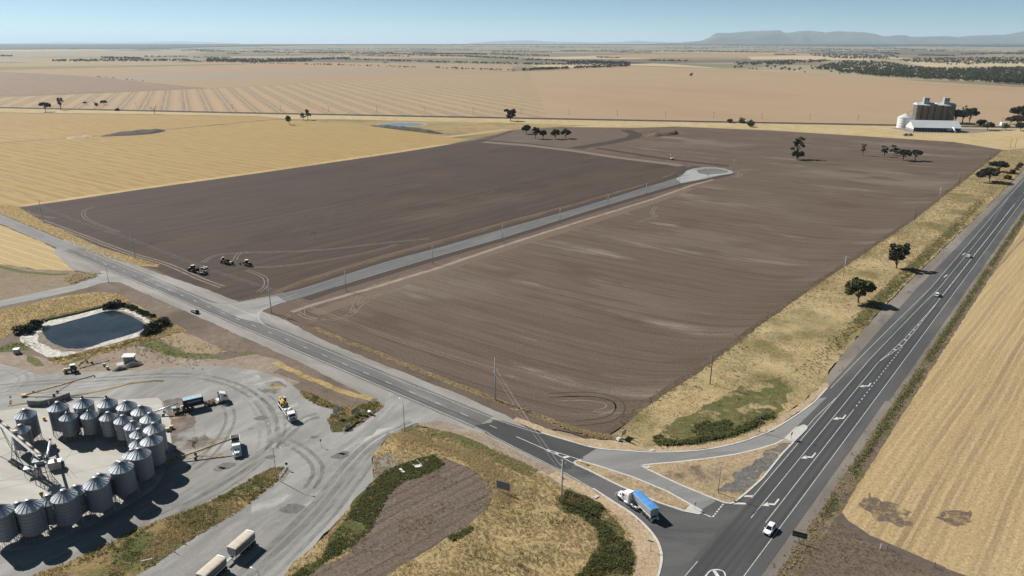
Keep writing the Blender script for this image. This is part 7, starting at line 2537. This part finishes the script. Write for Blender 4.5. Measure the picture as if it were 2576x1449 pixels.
# pond shrubs
for px, py, h_, w_, lb in ((62, 836, 3.4, 8, "wide dark bush at the pond corner nearest the water tank"), (95, 822, 3.2, 8, "wide dark bush at the pond beside the water tank corner one"), (285, 774, 3.2, 9, "dark rounded bush at the far corner of the pond"),
                           (385, 832, 3.8, 8.5, "dark thick bush at the pond corner near the black car"), (410, 818, 3.2, 7.5, "dark thick bush just behind the one at the pond corner"), (366, 842, 2.6, 5.5, "smaller dark bush at the water's edge near the pump shed")):
    tree("pond_bush", lb, px, py, h_, w_, 'bush', M_LEAFD, None, "bushes around the pond", "bush")
for i in range(11):
    f = i / 10
    px, py = 316 + (384 - 316) * f + rng.uniform(-3, 3), 770 + (800 - 770) * f + rng.uniform(-2, 2)
    tree("pond_shrub", "low yellow green shrub in the row along the pond's far bank", px, py, 1.5 + rng.random() * .7, 2.8 + rng.random(), 'bush', M_LEAFG, None, "shrub row along the pond", "shrub")

# woodland trees: light meshes shared between many trees
WOOD = []
for k in range(7):
    r_ = np.random.default_rng(500 + k)
    h_, w_ = 12.0, r_.uniform(11, 15)
    cs, rs = [], []
    for i in range(9):
        th, q = r_.uniform(0, 6.28), r_.uniform(.15, .8)
        cs.append((w_ / 2 * q * math.cos(th), w_ / 2 * q * math.sin(th), h_ * r_.uniform(.35, .85) * (1.05 - .3 * q)))
        rs.append(w_ * r_.uniform(.15, .24))
    V = blob_leaves(r_, cs, rs, [26] * 9, 1.15)
    tk = MB().tube((0, 0, -.3), (0, 0, 6), .35, .2, 4)
    V = np.concatenate([V, np.array([tk.v[i] for f in tk.f if len(f) == 4 for i in f])])
    WOOD.append(V)
wood_me = [quad_mesh("gum_tree", V, [M_LEAF, M_LEAFD, M_LEAF, M_LEAFD, M_LEAF, M_LEAFD, M_LEAFD][k]) for k, V in enumerate(WOOD)]
wood_poly = [(2033, 178), (2078, 176), (2118, 185), (2215, 194), (2286, 198), (2374, 202), (2463, 207), (2576, 214), (2700, 221), (2700, 172), (2576, 172), (2507, 173), (2418, 176), (2330, 174), (2277, 168), (2241, 160), (2197, 156), (2122, 155), (2064, 168)]
pts = scatter(wood_poly, 2900, 3)
pts = pts[np.argsort(-pts[:, 1])]
front = []
for q in pts:                                   # thin the fringe so that single crowns stand free
    front.append(q)
n_ind = 245
for i, q in enumerate(front[:n_ind]):
    x, y = at(q[0], q[1])
    o = link("gum_tree", wood_me[i % 7])
    s = rng.uniform(.7, 1.35)
    o.location = (x, y, -.2)
    o.scale = (s * rng.uniform(.9, 1.15), s, s)
    o.rotation_euler = (0, 0, rng.uniform(0, 6.28))
    tag(o, "dark gum tree at the near edge of the woodland beyond the pale paddock", "tree", "gum trees along the woodland edge")
pine_poly = [(1845, 161), (1950, 156), (2080, 152), (2090, 155), (1980, 165), (1850, 165)]
indiv2 = [(1856, 172), (1864, 172), (1850, 174), (1886, 175), (1893, 175.5), (1903, 176), (1930, 172), (1965, 178), (1985, 179), (1998, 179.5), (2012, 179), (1975, 175), (2024, 183.5), (2040, 170), (2090, 183), (2112, 187), (1950, 172), (1940, 174), (2060, 175), (2074, 177)]
for i, q in enumerate(indiv2):
    x, y = at(*q)
    o = link("gum_tree", wood_me[(i * 3) % 7])
    s = rng.uniform(.8, 1.5) if i not in (5, 4, 3, 12, 15) else .7
    o.location = (x, y, -.2)
    o.scale = (s, s, s)
    o.rotation_euler = (0, 0, rng.uniform(0, 6.28))
    tag(o, "dark tree standing free on the pale ground before the woodland", "tree", "free trees before the woodland")


def at_far(px, py):
    """World point on the plain, or on the gentle rise beyond 15 km."""
    if py >= 122.9:
        x, y = at(px, py)
        return x, y, -.3
    d_ = 237.0 / (.00833 + (py - 109.7) / FOC)
    d_ = min(d_, 26400)
    return (px - PCX) / FOC * d_, d_, .00833 * (d_ - 15000)


def mass(name, pts, hs, seed, mats):
    """Many far trees as one object: light copies of the woodland crowns."""
    r_ = np.random.default_rng(seed)
    Vs = []
    for (px, py), s in zip(pts, hs):
        x, y, z = at_far(px, py)
        d_ = math.hypot(x, y)
        V = WOOD[r_.integers(0, 7)]
        q = V.reshape(-1, 4, 3)
        n = len(q)
        keep = 60 if d_ < 3500 else 26 if d_ < 7000 else 12
        sel = r_.choice(n - 4, keep, False)
        q = q[sel]
        c = q.mean(1, keepdims=True)
        q = c + (q - c) * (1.7 if keep == 60 else 2.6 if keep == 26 else 3.8)
        a = r_.uniform(0, 6.28)
        ca, sa = math.cos(a), math.sin(a)
        q = q.reshape(-1, 3)
        X = np.stack([q[:, 0] * ca - q[:, 1] * sa, q[:, 0] * sa + q[:, 1] * ca, np.maximum(q[:, 2], 0)], 1) * s + np.array([x, y, z])
        Vs.append(X)
    V = np.concatenate(Vs)
    o = link(name, quad_mesh(name, V, mats))
    return tag(o, None, None, None, 'stuff')


def line_pts(p, n, th, seed):
    r_ = np.random.default_rng(seed)
    out = []
    seg = [(math.hypot(b[0] - a[0], (b[1] - a[1])), a, b) for a, b in zip(p, p[1:])]
    tot = sum(s[0] for s in seg)
    for L, a, b in seg:
        k = max(1, int(n * L / tot))
        for _ in range(k):
            f = r_.random()
            out.append((a[0] + (b[0] - a[0]) * f, a[1] + (b[1] - a[1]) * f + r_.uniform(-th / 2, th / 2)))
    return out


allp = [tuple(q) for q in front[n_ind:]]
mass("woodland", allp, [rng.uniform(.7, 1.3) for _ in allp], 1, M_LEAF)
allp = [tuple(q) for q in scatter(pine_poly, 230, 5)] + [tuple(q) for q in scatter([(2290, 150), (2420, 146), (2576, 145), (2660, 152), (2600, 163), (2440, 161), (2330, 160), (2250, 155)], 620, 6)] + \
    [tuple(q) for q in scatter([(2034, 139), (2120, 137.5), (2230, 142), (2240, 150), (2150, 149.5), (2080, 146)], 330, 7)]
mass("woodland", allp, [rng.uniform(.8, 1.3) for _ in allp], 2, M_LEAFD)
bands = [([(849, 149), (1071, 157), (1293, 162.5), (1584, 166)], 330, 1.6, 1.0), ([(1425, 160), (1500, 159), (1584, 161.5)], 230, 6, 1.1), ([(1310, 150.5), (1450, 156), (1584, 160)], 200, 2.5, 1.0), ([(1027, 139), (1130, 141), (1304, 149)], 330, 3.5, 1.0),
         ([(1037, 134), (1225, 138)], 330, 2.6, 1.0), ([(1235, 136.5), (1382, 141)], 230, 3, .9), ([(1098, 172), (1200, 176), (1297, 179)], 46, 1.2, .8), ([(1314, 178.5), (1430, 173.5)], 90, 2, 1.0), ([(1444, 172.5), (1584, 168)], 110, 1.6, 1.0),
         ([(849, 164), (1050, 171)], 40, 1.2, .7), ([(1410, 128.5), (1560, 130), (1730, 129.5), (1900, 131)], 520, 3, 1.2), ([(849, 122), (1190, 126)], 330, 1.5, 1.2), ([(1632, 153.5), (1730, 154.5)], 90, 1.6, .9),
         ([(133, 154), (300, 153.5), (478, 153)], 330, 3.5, 1.0), ([(256, 147), (355, 148)], 150, 3, 1.1), ([(362, 143.5), (472, 143.5)], 70, 1.2, .9), ([(485, 145), (580, 146)], 70, 1.5, .9), ([(520, 153), (640, 155), (786, 152)], 620, 8, 1.1),
         ([(786, 150), (880, 148)], 150, 3, 1.0), ([(639, 131.5), (697, 132)], 80, 1.5, 1.1), ([(752, 132.5), (868, 134)], 150, 1.8, 1.1), ([(427, 121), (480, 124), (540, 130)], 200, 4, 1.2), ([(598, 159.5), (875, 165)], 60, 1.4, .7),
         ([(-20, 141.5), (31, 142.5)], 60, 1.5, 1.1), ([(1986, 121), (2208, 128)], 330, 3.5, 1.3), ([(2150, 120), (2380, 128)], 360, 4, 1.3), ([(2229, 133), (2262, 137)], 60, 2, 1.1), ([(2307, 140), (2400, 141)], 120, 2, 1.0),
         ([(2417, 137), (2600, 132)], 240, 3, 1.1), ([(1700, 121), (1830, 119), (2000, 122)], 220, 2, 1.3), ([(2030, 128), (2220, 133.5), (2260, 147)], 240, 2.2, 1.1), ([(232, 193.5), (300, 199), (362, 205)], 16, .8, .35),
         ([(880, 140), (1030, 143)], 90, 3, .9), ([(1500, 145.5), (1560, 147.5)], 40, 2, 1.0), ([(1545, 133), (1640, 134)], 60, 1, 1.0), ([(960, 116), (1500, 118)], 260, 2, 1.4), ([(560, 126), (1000, 128)], 120, 5, 1.0),
         ([(700, 138), (1000, 141)], 60, 6, .9), ([(1650, 118), (2100, 117)], 260, 2.5, 1.5), ([(2300, 147), (2380, 150)], 14, 1, 1.0), ([(2380, 165), (2470, 163)], 12, 2, 1.1)]
for i, (p_, n, th, s) in enumerate(bands):
    q = line_pts(p_, n, th, 40 + i)
    mass("tree_belt", q, [s * rng.uniform(.6, 1.25) for _ in q], 60 + i, M_LEAFD if i % 2 else M_LEAF)
r_b = random.Random(5)
rb_ = []
for k in range(70):
    px, py = r_b.uniform(450, 2620), 114.5 + 24 * r_b.random() ** 1.3
    w_ = r_b.uniform(30, 190)
    rb_ += line_pts([(px, py), (px + w_, py + r_b.uniform(-.6, .9))], int(w_ * r_b.uniform(.35, 1.1)), r_b.uniform(.4, 1.5), 300 + k)
mass("tree_belt", rb_, [r_b.uniform(.7, 1.3) for _ in rb_], 99, M_LEAF)
# the plain lifts gently towards the horizon and carries the far woods
rise = MB()
XS = [-90000 + 6000 * k for k in range(31)]
rows = [(15000, -.35), (18000, 25), (21000, 50), (24000, 75), (26500, 92), (40000, 60)]
rv = [(x, d_, z) for d_, z in rows for x in XS]
nx_ = len(XS)
rise.add(rv, [(r_ * nx_ + i, r_ * nx_ + i + 1, (r_ + 1) * nx_ + i + 1, (r_ + 1) * nx_ + i) for r_ in range(len(rows) - 1) for i in range(nx_ - 1)])
tag(rise.build("far_rise", bpy.data.materials["far_plain"], None, True), kind='structure')
M_CAN = NT("far_canopy")
f_ = M_CAN.noise(M_CAN.scale(M_CAN.pos(), (.0006, .0015, 1)), 1.0, 5.0, .65)
M_CAN = M_CAN.col(M_CAN.mix(M_CAN.step(f_, .58, .66), (.03, .038, .026), (.17, .14, .09)))


def far3(px, py, up=0.0):
    x, y, z = at_far(px, py)
    return (x, y, z + up)


def canopy(near, far_y, up=9.0):
    """Wooded stretch of the rise between a near edge and the far edge."""
    V, F = [], []
    n = 120
    xs = np.linspace(near[0][0], near[-1][0], n + 1)
    ys = np.interp(xs, [q[0] for q in near], [q[1] for q in near])
    m = 5
    for px, py in zip(xs, ys):
        py += .5 * mnoise.noise((px * .03, 0, 1)) + .35 * mnoise.noise((px * .2, 0, 4))
        V.append(far3(px, py))
        for j in range(m + 1):
            V.append(far3(px, py + (far_y - py) * j / m, up + 5 * mnoise.noise((px * .3, j, 2))))
    k = m + 2
    for i in range(n):
        for j in range(k - 1):
            F.append((i * k + j, (i + 1) * k + j, (i + 1) * k + j + 1, i * k + j + 1))
    return tag(MB().add(V, F).build("far_woodland", M_CAN, None), None, None, None, 'stuff')


canopy([(-200, 125.5), (0, 125), (200, 124), (330, 124), (440, 122), (520, 118.5), (640, 116), (780, 114), (900, 112.9)], 111.4)
canopy([(860, 113.0), (1100, 112.6), (1288, 112.8), (1650, 113.2), (1900, 114.5), (2100, 116.5), (2300, 115.5), (2450, 117.5), (2800, 117)], 111.3)

# ------------------------------------------------------------------ hills on the horizon
DH = 38000.0
M_HILL = plain("hill_scrub", (.085, .085, .07), .95, var=.35, vscale=.0009)


def hills(name, prof, dist, depth, seed, rough=.1):
    prof = sorted(prof)
    xs = np.linspace(prof[0][0], prof[-1][0], 230)
    hs = np.interp(xs, [p[0] for p in prof], [p[1] for p in prof])
    V, F = [], []
    m = 14
    for i, (px, py) in enumerate(zip(xs, hs)):
        for j in range(m + 1):
            s = j / m
            d_ = dist + depth * (s - .55)
            X = (px - PCX) / FOC * d_ / 1.0
            top = (109.7 - py) / FOC * dist + CAM_H
            k = (math.sin(math.pi * min(s / 1.1, 1)) ** 1.4) if s < .55 else math.cos(math.pi / 2 * (s - .55) / .45) ** .8
            nz = mnoise.noise((X * .0011, d_ * .0011, seed)) + .5 * mnoise.noise((X * .003, d_ * .003, seed))
            V.append((X, d_, -5 + top * k * (1 + rough * nz * (1.6 if s < .5 else .3))))
    for i in range(len(xs) - 1):
        for j in range(m):
            a = i * (m + 1) + j
            F.append((a, a + m + 1, a + m + 2, a + 1))
    return tag(MB().add(V, F).build(name, M_HILL, None, True), None, None, None, 'structure')


ridge1 = [(0, 310), (60, 306), (130, 300), (160, 285), (180, 278), (200, 262), (230, 247), (270, 248), (330, 250), (400, 243), (480, 237), (600, 235), (660, 230), (672, 236), (690, 248), (760, 245), (850, 235), (960, 243), (970, 248), (1050, 238), (1100, 240), (1180, 243), (1250, 246), (1320, 256),
          (1380, 272), (1430, 272), (1460, 265), (1540, 263), (1556, 270), (1580, 276), (1700, 274), (1800, 271), (1850, 273), (1900, 276), (2000, 268), (2120, 264), (2220, 262), (2300, 250), (2380, 238), (2440, 241), (2500, 240), (2576, 250), (2800, 246), (3100, 280), (3400, 310)]
hills("mountain_range", [(1695.5 + x * .3418, y * .3418) for x, y in ridge1], DH, 7000, 1.0)
ridge2 = [(-200, 318), (0, 314), (120, 303), (180, 288), (260, 272), (380, 266), (520, 262), (600, 252), (625, 248), (650, 258), (740, 278), (790, 284), (830, 274), (850, 282), (900, 300), (1000, 302), (1150, 300), (1300, 306), (1500, 304), (1700, 303), (1900, 306), (2400, 306), (2900, 308), (3300, 316)]
hills("foothills", [(1695.5 + x * .3418, y * .3418) for x, y in ridge2], DH * .86, 4000, 5.0, .16)
hills("far_hills", [(1180, 108.5), (1252, 104), (1290, 103), (1330, 102), (1362, 104), (1400, 105.5), (1450, 106), (1500, 107), (1553, 105), (1585, 103), (1621, 105), (1700, 108), (1740, 109)], 62000, 6000, 9.0, .03)
hills("far_hills", [(60, 109), (150, 107.5), (210, 106), (360, 107), (440, 105.5), (505, 104.5), (560, 106), (640, 108.6)], 66000, 6000, 3.0, .03)

# ------------------------------------------------------------------ grass, weeds, shrubs as ground cover


def tufts(name, pts, hh, ww, mat, blades=6, seed=1, z=.07, lean=.5, wide=.16):
    r_ = np.random.default_rng(seed)
    n = len(pts)
    th = r_.uniform(0, 2 * math.pi, (n, blades))
    k = r_.uniform(.75, 1.3, (n, 1))
    rad = ww * r_.uniform(.0, .45, (n, blades)) * k
    H_ = hh * r_.uniform(.55, 1.2, (n, blades)) * k
    bx_ = pts[:, :1] + rad * np.cos(th)
    by_ = pts[:, 1:2] + rad * np.sin(th)
    tipx = bx_ + lean * H_ * np.cos(th) + r_.normal(0, .1, (n, blades)) * H_
    tipy = by_ + lean * H_ * np.sin(th) + r_.normal(0, .1, (n, blades)) * H_
    ph = th + r_.uniform(.8, 2.3, (n, blades))
    wd = wide * ww * r_.uniform(.7, 1.4, (n, blades))
    zz = np.full_like(bx_, z)
    A = np.stack([bx_ - wd * np.cos(ph), by_ - wd * np.sin(ph), zz], -1)
    B_ = np.stack([bx_ + wd * np.cos(ph), by_ + wd * np.sin(ph), zz], -1)
    C = np.stack([tipx, tipy, z + H_], -1)
    V = np.stack([A, B_, C], 2).reshape(-1, 3)
    me = np_mesh(name, V, np.arange(len(V)).reshape(-1, 3), mat)
    return tag(link(name, me), None, None, None, 'stuff')


def clusters(pts, seed, freq, lo):
    """Keep the points where a slow noise is high, so that the cover is patchy."""
    keep = [mnoise.noise((p[0] * freq, p[1] * freq, seed)) > lo for p in pts]
    return pts[np.array(keep)]


M_TUFT = leaf_mat("dry_tuft", (.29, .225, .12), (.44, .35, .20), .9, .55)
M_TUFTP = leaf_mat("pale_tuft", (.37, .295, .165), (.52, .42, .25), .9, .55)
M_TUFTB = leaf_mat("brown_tuft", (.20, .155, .085), (.29, .23, .13), .9, .55)
M_WEEDL = leaf_mat("weed_leaf", (.095, .108, .037), (.185, .195, .078), .8, .5)
M_WEEDY = leaf_mat("weed_yellow", (.10, .10, .033), (.19, .175, .065), .8, .4)

so = [tuple(q) for q in south]
sp = scatter(south, 11000, 21)
dv = P([(1040, 1075), (1219, 1093), (1420, 1195), (1551, 1270), (1651, 1360), (1662, 1411), (1652, 1460), (1592, 1470), (1605, 1400), (1590, 1340), (1545, 1295), (1480, 1248), (1420, 1218), (1330, 1168), (1240, 1122), (1150, 1090)])
m_ = ~(inside_np(sp[:, 0], sp[:, 1], plot_p) | inside_np(sp[:, 0], sp[:, 1], green_p) | inside_np(sp[:, 0], sp[:, 1], dv))
sp = sp[m_]
tufts("dry_grass", sp[:len(sp) // 2], .34, .8, M_TUFT, 10, 1, .08, .5, .06)
tufts("dry_grass", clusters(sp[len(sp) // 2:], 2.0, .09, -.1), .45, .9, M_TUFTP, 10, 2, .08, .6, .06)
tufts("brown_grass", clusters(scatter(south, 5000, 23)[:], 5.0, .12, .15), .3, .8, M_TUFTB, 8, 3, .08, .5, .06)
band_ = rough_poly(P([(1010, 1100), (1060, 1108), (1130, 1128), (1190, 1155), (1230, 1185), (1258, 1225), (1262, 1260)]), 0, 1, False, 0, True)
bq = [(a[0] + (b[0] - a[0]) * rng.random() + rng.gauss(0, 1.6), a[1] + (b[1] - a[1]) * rng.random() + rng.gauss(0, 1.6)) for a, b in zip(band_, band_[1:]) for _ in range(70)]
tufts("dry_grass", np.array(bq), .7, .8, M_TUFTP, 9, 40, .08, .5, .06)
# green shrubs by the truck lane
gs = P([(1395, 1262), (1425, 1236), (1470, 1250), (1520, 1275), (1552, 1310), (1578, 1350), (1590, 1400), (1585, 1470), (1430, 1470), (1480, 1420), (1510, 1370), (1500, 1330), (1455, 1295), (1410, 1285)])
sheet('green_verge', gs, .088, M_VGR, 1.5, 1.5, seed=8)
q = clusters(scatter(gs, 1500, 31), 1.0, .13, .03)
r31 = np.random.default_rng(31)


def weeds(name, pts, w, h, mat, seed, n=9, size=.2, z=.05):
    r_ = np.random.default_rng(seed)
    V = []
    for p in pts:
        s = r_.uniform(.5, 1.35)
        V.append(blob_leaves(r_, [(p[0], p[1], z + h * s * .45)], [w * s * .5], [n], size * (.7 + .5 * s), min(1.0, h / w)))
    o = link(name, quad_mesh(name, np.concatenate(V), mat))
    return tag(o, None, None, None, 'stuff')


weeds("green_scrub", q, 1.2, .75, M_WEEDL, 5, 20, .2, .08)
weeds("green_scrub", clusters(scatter(gs, 1200, 33), 4.0, .15, .0), 1.0, .6, M_WEEDY, 6, 16, .2, .08)
weeds("green_scrub", clusters(scatter(P([(1330, 1220), (1420, 1250), (1500, 1330), (1480, 1449), (1300, 1449), (1180, 1400), (1250, 1330)]), 420, 35), 4.0, .13, .22), 1.0, .6, M_WEEDL, 7, 12, .17, .08)
weeds("green_scrub", clusters(scatter(green_p, 3400, 36), 3.0, .1, -.35), .8, .32, M_WEEDL, 8, 9, .14, .11)
weeds("green_scrub", clusters(scatter(green_p, 900, 37), 6.0, .2, .05), .8, .45, M_WEEDY, 9, 9, .16, .11)
weeds("green_scrub", scatter(P([(1128, 1352), (1160, 1338), (1182, 1325), (1190, 1330), (1165, 1350), (1135, 1362)]), 160, 38), .9, .5, M_WEEDL, 10, 10, .17, .09)
weeds("field_weeds", clusters(scatter(plot_p, 900, 39), 2.0, .1, .1), .5, .16, M_TUFT, 11, 5, .12, .11)
# weedy bank and wedge
bp = scatter(bank_p, 5200, 41)
tufts("dry_grass", clusters(bp, 1.5, .1, -.05), .3, .7, M_TUFT, 5, 4, .10)
weeds("green_scrub", clusters(scatter(bank_p, 2200, 43), 7.0, .09, .02), .8, .4, M_WEEDL, 12, 9, .16, .10)
weeds("green_scrub", clusters(scatter(bank_p, 900, 44), 9.0, .13, .02), .7, .35, M_WEEDY, 13, 8, .16, .10)
wp = scatter(wedge_p, 1300, 45)
tufts("dry_grass", wp[:800], .35, .7, M_TUFTB, 5, 5, .10)
weeds("green_scrub", clusters(wp[800:], 3.0, .12, -.05), 1.0, .6, M_WEEDL, 14, 12, .18, .10)
# highway verge
vp = scatter(verge, 26000, 51)
d_ = np.hypot(vp[:, 0], vp[:, 1])
near = vp[d_ < 420]
farv = vp[(d_ >= 420)]
ng_ = ~inside_np(near[:, 0], near[:, 1], gp)
near = near[ng_]
tufts("dry_grass", clusters(near, 1.0, .05, -.1), .28, .8, M_TUFT, 7, 6, .065, .5, .06)
tufts("dry_grass", clusters(scatter(verge, 9000, 52), 8.0, .045, .02), .4, 1.2, M_TUFTP, 9, 7, .065, .6, .05)
tufts("brown_grass", clusters(scatter(verge, 4000, 53), 4.0, .05, .2), .24, 1.1, M_TUFTB, 8, 8, .065, .5, .05)
tufts("dry_grass", farv[::2], .3, 1.8, M_TUFT, 4, 9, .065)
weeds("green_scrub", clusters(scatter(gp, 900, 54), 2.0, .09, .02), 1.2, .5, M_WEEDL, 15, 14, .24, .07)
weeds("green_scrub", clusters(scatter(P([(1640, 1112), (1720, 1108), (1830, 1090), (1930, 1040), (1945, 1050), (1860, 1092), (1740, 1117), (1660, 1122)]), 420, 56), 2.0, .1, -.1), 1.3, .8, M_WEEDL, 16, 18, .26, .07)
weeds("green_scrub", clusters(scatter(verge, 900, 55), 11.0, .03, .2), 1.1, .25, M_WEEDY, 17, 9, .24, .065)
hg = [HW(s, 23.8 + rng.uniform(-2.5, 2.5)) for s in np.linspace(60, 420, 700)]
weeds("green_scrub", np.array(hg), 1.3, .5, M_WEEDL, 18, 9, .24, .07)
tufts("brown_grass", np.array([HW(s, 22 + rng.uniform(-1.5, 6)) for s in np.linspace(30, 600, 1300)]), .4, 1.1, M_TUFTB, 5, 10, .07)
# strip between the highway and the stubble field
ribbon("fence_strip", rough_poly([HW(s, -7.4) for s in range(-140, 900, 8)], .5, 2, False), 4.2, .066, grass_mat("strip_soil", [(.10, .08, .06), (.15, .115, .08), (.22, .17, .11)], green=(.09, .10, .035), gscale=.1, glo=.5, ghi=.62))
sg = np.array([HW(s, -6.7 + rng.gauss(0, .55)) for s in np.linspace(-48, 420, 1500)])
weeds("roadside_weeds", clusters(sg, 3.0, .05, -.35), 1.3, .8, M_WEEDL, 19, 12, .22, .07)
tufts("dry_grass", np.array([HW(s, -6.6 + rng.gauss(0, 1.0)) for s in np.linspace(-110, 450, 1300)]), .5, .9, M_TUFT, 5, 11, .07)
weeds("roadside_weeds", np.array([HW(s, -6.4 + rng.gauss(0, 1.3)) for s in np.linspace(-110, -50, 90)]), .9, .5, M_TUFTB, 20, 9, .18, .07)
# golden verge by the side road, banks round the pond
gvp = P([(-80, 500), (45, 522), (107.5, 557), (250, 622), (345, 650), (402, 667), (340, 668), (240, 640), (150, 598), (-80, 506)])
tufts("dry_grass", scatter(gvp, 3600, 61), .5, 1.0, M_TUFTP, 5, 12, .055)
for k, pl_ in enumerate(([(-60, 792), (60, 768), (180, 742), (250, 734), (310, 741), (330, 762), (300, 772), (250, 768), (120, 802), (45, 826), (10, 850), (-60, 850)], [(320, 758), (410, 805), (470, 832), (395, 853), (360, 862), (352, 850), (380, 830), (375, 804)], [(120, 905), (245, 876), (355, 848), (362, 858), (270, 888), (140, 916)])):
    tufts("dry_grass", scatter(P(pl_), (2600, 1100, 500)[k], 62 + k), .4, .9, M_TUFT if k else M_TUFTP, 5, 13 + k, .055)
for k, (a, b, w_) in enumerate(((P([(112, 806), (180, 791), (257, 772)]), 170, 1.0), (P([(318, 770), (352, 785), (382, 801), (400, 812)]), 160, 1.0), (P([(345, 862), (380, 868), (440, 895), (540, 896)]), 260, 5.0), (P([(125, 906), (200, 895), (300, 872), (350, 855)]), 160, .8), (P([(-20, 885), (30, 870), (60, 866), (78, 878)]), 90, 1.5), (P([(185, 716), (205, 706), (235, 700), (250, 688)]), 60, 1.0))):
    q = []
    for (xa, ya), (xb, yb) in zip(a, a[1:]):
        for _ in range(b // (len(a) - 1)):
            f = rng.random()
            q.append((xa + (xb - xa) * f + rng.gauss(0, w_), ya + (yb - ya) * f + rng.gauss(0, w_)))
    weeds("green_scrub", np.array(q), 1.0, .55, M_WEEDL if k != 2 else M_WEEDY, 21 + k, 9, .18, .3 if k < 2 else .055)
tufts("dry_grass", np.array([(p[0] + rng.gauss(0, .8), p[1] + rng.gauss(0, .8)) for p in rough_poly(fl2, .01, .35, False)]), .45, .7, M_TUFT, 5, 30, .05)
tufts("brown_grass", np.array([(p[0] + rng.gauss(0, 1.3), p[1] + rng.gauss(0, 1.3)) for p in rough_poly(fl, .01, .5, False)]), .4, .9, M_TUFTB, 5, 31, .05)
tufts("dry_grass", scatter(P([(1380, 1060), (1440, 1086), (1500, 1104), (1555, 1108), (1560, 1098), (1500, 1092), (1440, 1075)]), 500, 66), .5, .9, M_TUFTP, 6, 32, .075)
tufts("dry_grass", scatter(P([(155, 702), (185, 690), (215, 684), (250, 688), (235, 698), (205, 706), (180, 716)]), 220, 67), .6, 1.1, M_TUFTP, 6, 33, .055)
weeds("field_weeds", scatter(P([(2075, 1320), (2120, 1320), (2180, 1360), (2264, 1398), (2330, 1440), (2000, 1449), (2030, 1380)]), 500, 70), .7, .2, M_TUFTB, 41, 6, .12, .04)
# straw standing in the right-hand stubble, seen close up
rf_ = P([(2229, 1087), (2140, 1215), (2112, 1270), (2180, 1340), (2374, 1425), (2640, 1520), (2640, 900), (2380, 850)])
tufts("stubble_straw", scatter(rf_, 15000, 68), .12, .6, M_TUFTP, 6, 34, .03, .9, .05)

# fence posts
hp_n = 0
for s in range(-44, 190, 9):
    x, y = HW(s + rng.uniform(-.5, .5), -8.1)
    o = MB().tube((0, 0, -.05), (rng.uniform(-.08, .08), 0, 1.15), .085, n=6).build("fence_post", M_TIMB)
    o.location = (x, y, .06)
    tag(o, "short timber fence post in the weeds along the right stubble field", "post", "fence posts by the stubble field")
for i, (px, py) in enumerate(((2150, 1353), (2231, 1382), (2350, 1428), (2024, 1392), (2070, 1325))):
    x, y = at(px, py)
    o = MB().tube((0, 0, -.05), (.05, 0, 1.5), .1, n=6).build("corner_post", M_TIMB)
    o.location = (x, y, .05)
    tag(o, ["dark post at the brown track, nearest the highway bend of the stubble", "dark post at the brown track beside the white marker", "dark post at the brown track farthest from the highway", "grey post behind the big direction sign", "leaning strainer post where the weeds end"][i], "post", "posts along the brown track")
x, y = at(2214, 1381)
o = MB().tube((0, 0, 0), (.1, 0, 1.4), .09, n=6).build("marker_post", M_WHITE)
o.location = (x, y, .05)
tag(o, "white marker post standing at the brown track", "post")
for i, (px, py) in enumerate(((540, 1319), (463, 1366), (441, 1391), (598, 1272), (283, 1370))):
    x, y = at(px, py)
    o = MB().tube((0, 0, 0), (rng.uniform(-.3, .1), 0, 1.5), .07, n=6).build("bank_post", M_TIMB)
    o.location = (x, y, .09)
    tag(o, ["leaning thin post where the driveway narrows past the lead trailer", "thin post on the bank edge level with the rear trailer", "thin post low on the bank beside the white rail", "thin post on the bank edge below the lamp", "thin post in the grass opposite the silo shadows"][i], "post", "thin posts along the weedy bank")
x, y = at(378, 1418)
t = thing("guard_rail", "short white rail on a post at the lower edge of the weedy bank", "rail", (x, y, .09), R(20))
MB().box((-.6, 0, 1.1), (2.4, .1, .2)).build("rail", M_WHITE, t)
MB().tube((.4, 0, 0), (.4, 0, 1.15), .07, n=6).build("post", M_TIMB, t)
for i, s in enumerate((-196, -120, -62, 12, 50)):
    x, y = MR(s, 9.2)
    o = MB().box((0, 0, .5), (.1, .03, 1.0)).build("guide_post", M_WHITE)
    o.location = (x, y, .07)
    tag(o, "thin white guide post at the shoulder of the side road", "post", "guide posts on the side road")

# ------------------------------------------------------------------ air
M_HAZE = bpy.data.materials.new("haze")
M_HAZE.use_nodes = True
ht = M_HAZE.node_tree
for n in list(ht.nodes):
    ht.nodes.remove(n)
ho = ht.nodes.new("ShaderNodeOutputMaterial")
hv_ = ht.nodes.new("ShaderNodeVolumePrincipled")
hv_.inputs['Color'].default_value = (.64, .83, 1.0, 1)
hv_.inputs['Density'].default_value = 2.0e-5
hv_.inputs['Anisotropy'].default_value = 0.15
ht.links.new(hv_.outputs[0], ho.inputs['Volume'])
hz = MB()
GX, GT = 250000.0, 1100.0
hz.add([(-GX, -3000, -6.3), (GX, -3000, -6.3), (GX, GX, -6.3), (-GX, GX, -6.3), (-GX, -3000, GT), (GX, -3000, GT), (GX, GX, GT), (-GX, GX, GT)],
       [(0, 3, 2, 1), (4, 5, 6, 7), (0, 1, 5, 4), (1, 2, 6, 5), (2, 3, 7, 6), (3, 0, 4, 7)])
tag(hz.build("haze", M_HAZE), None, None, None, 'stuff')
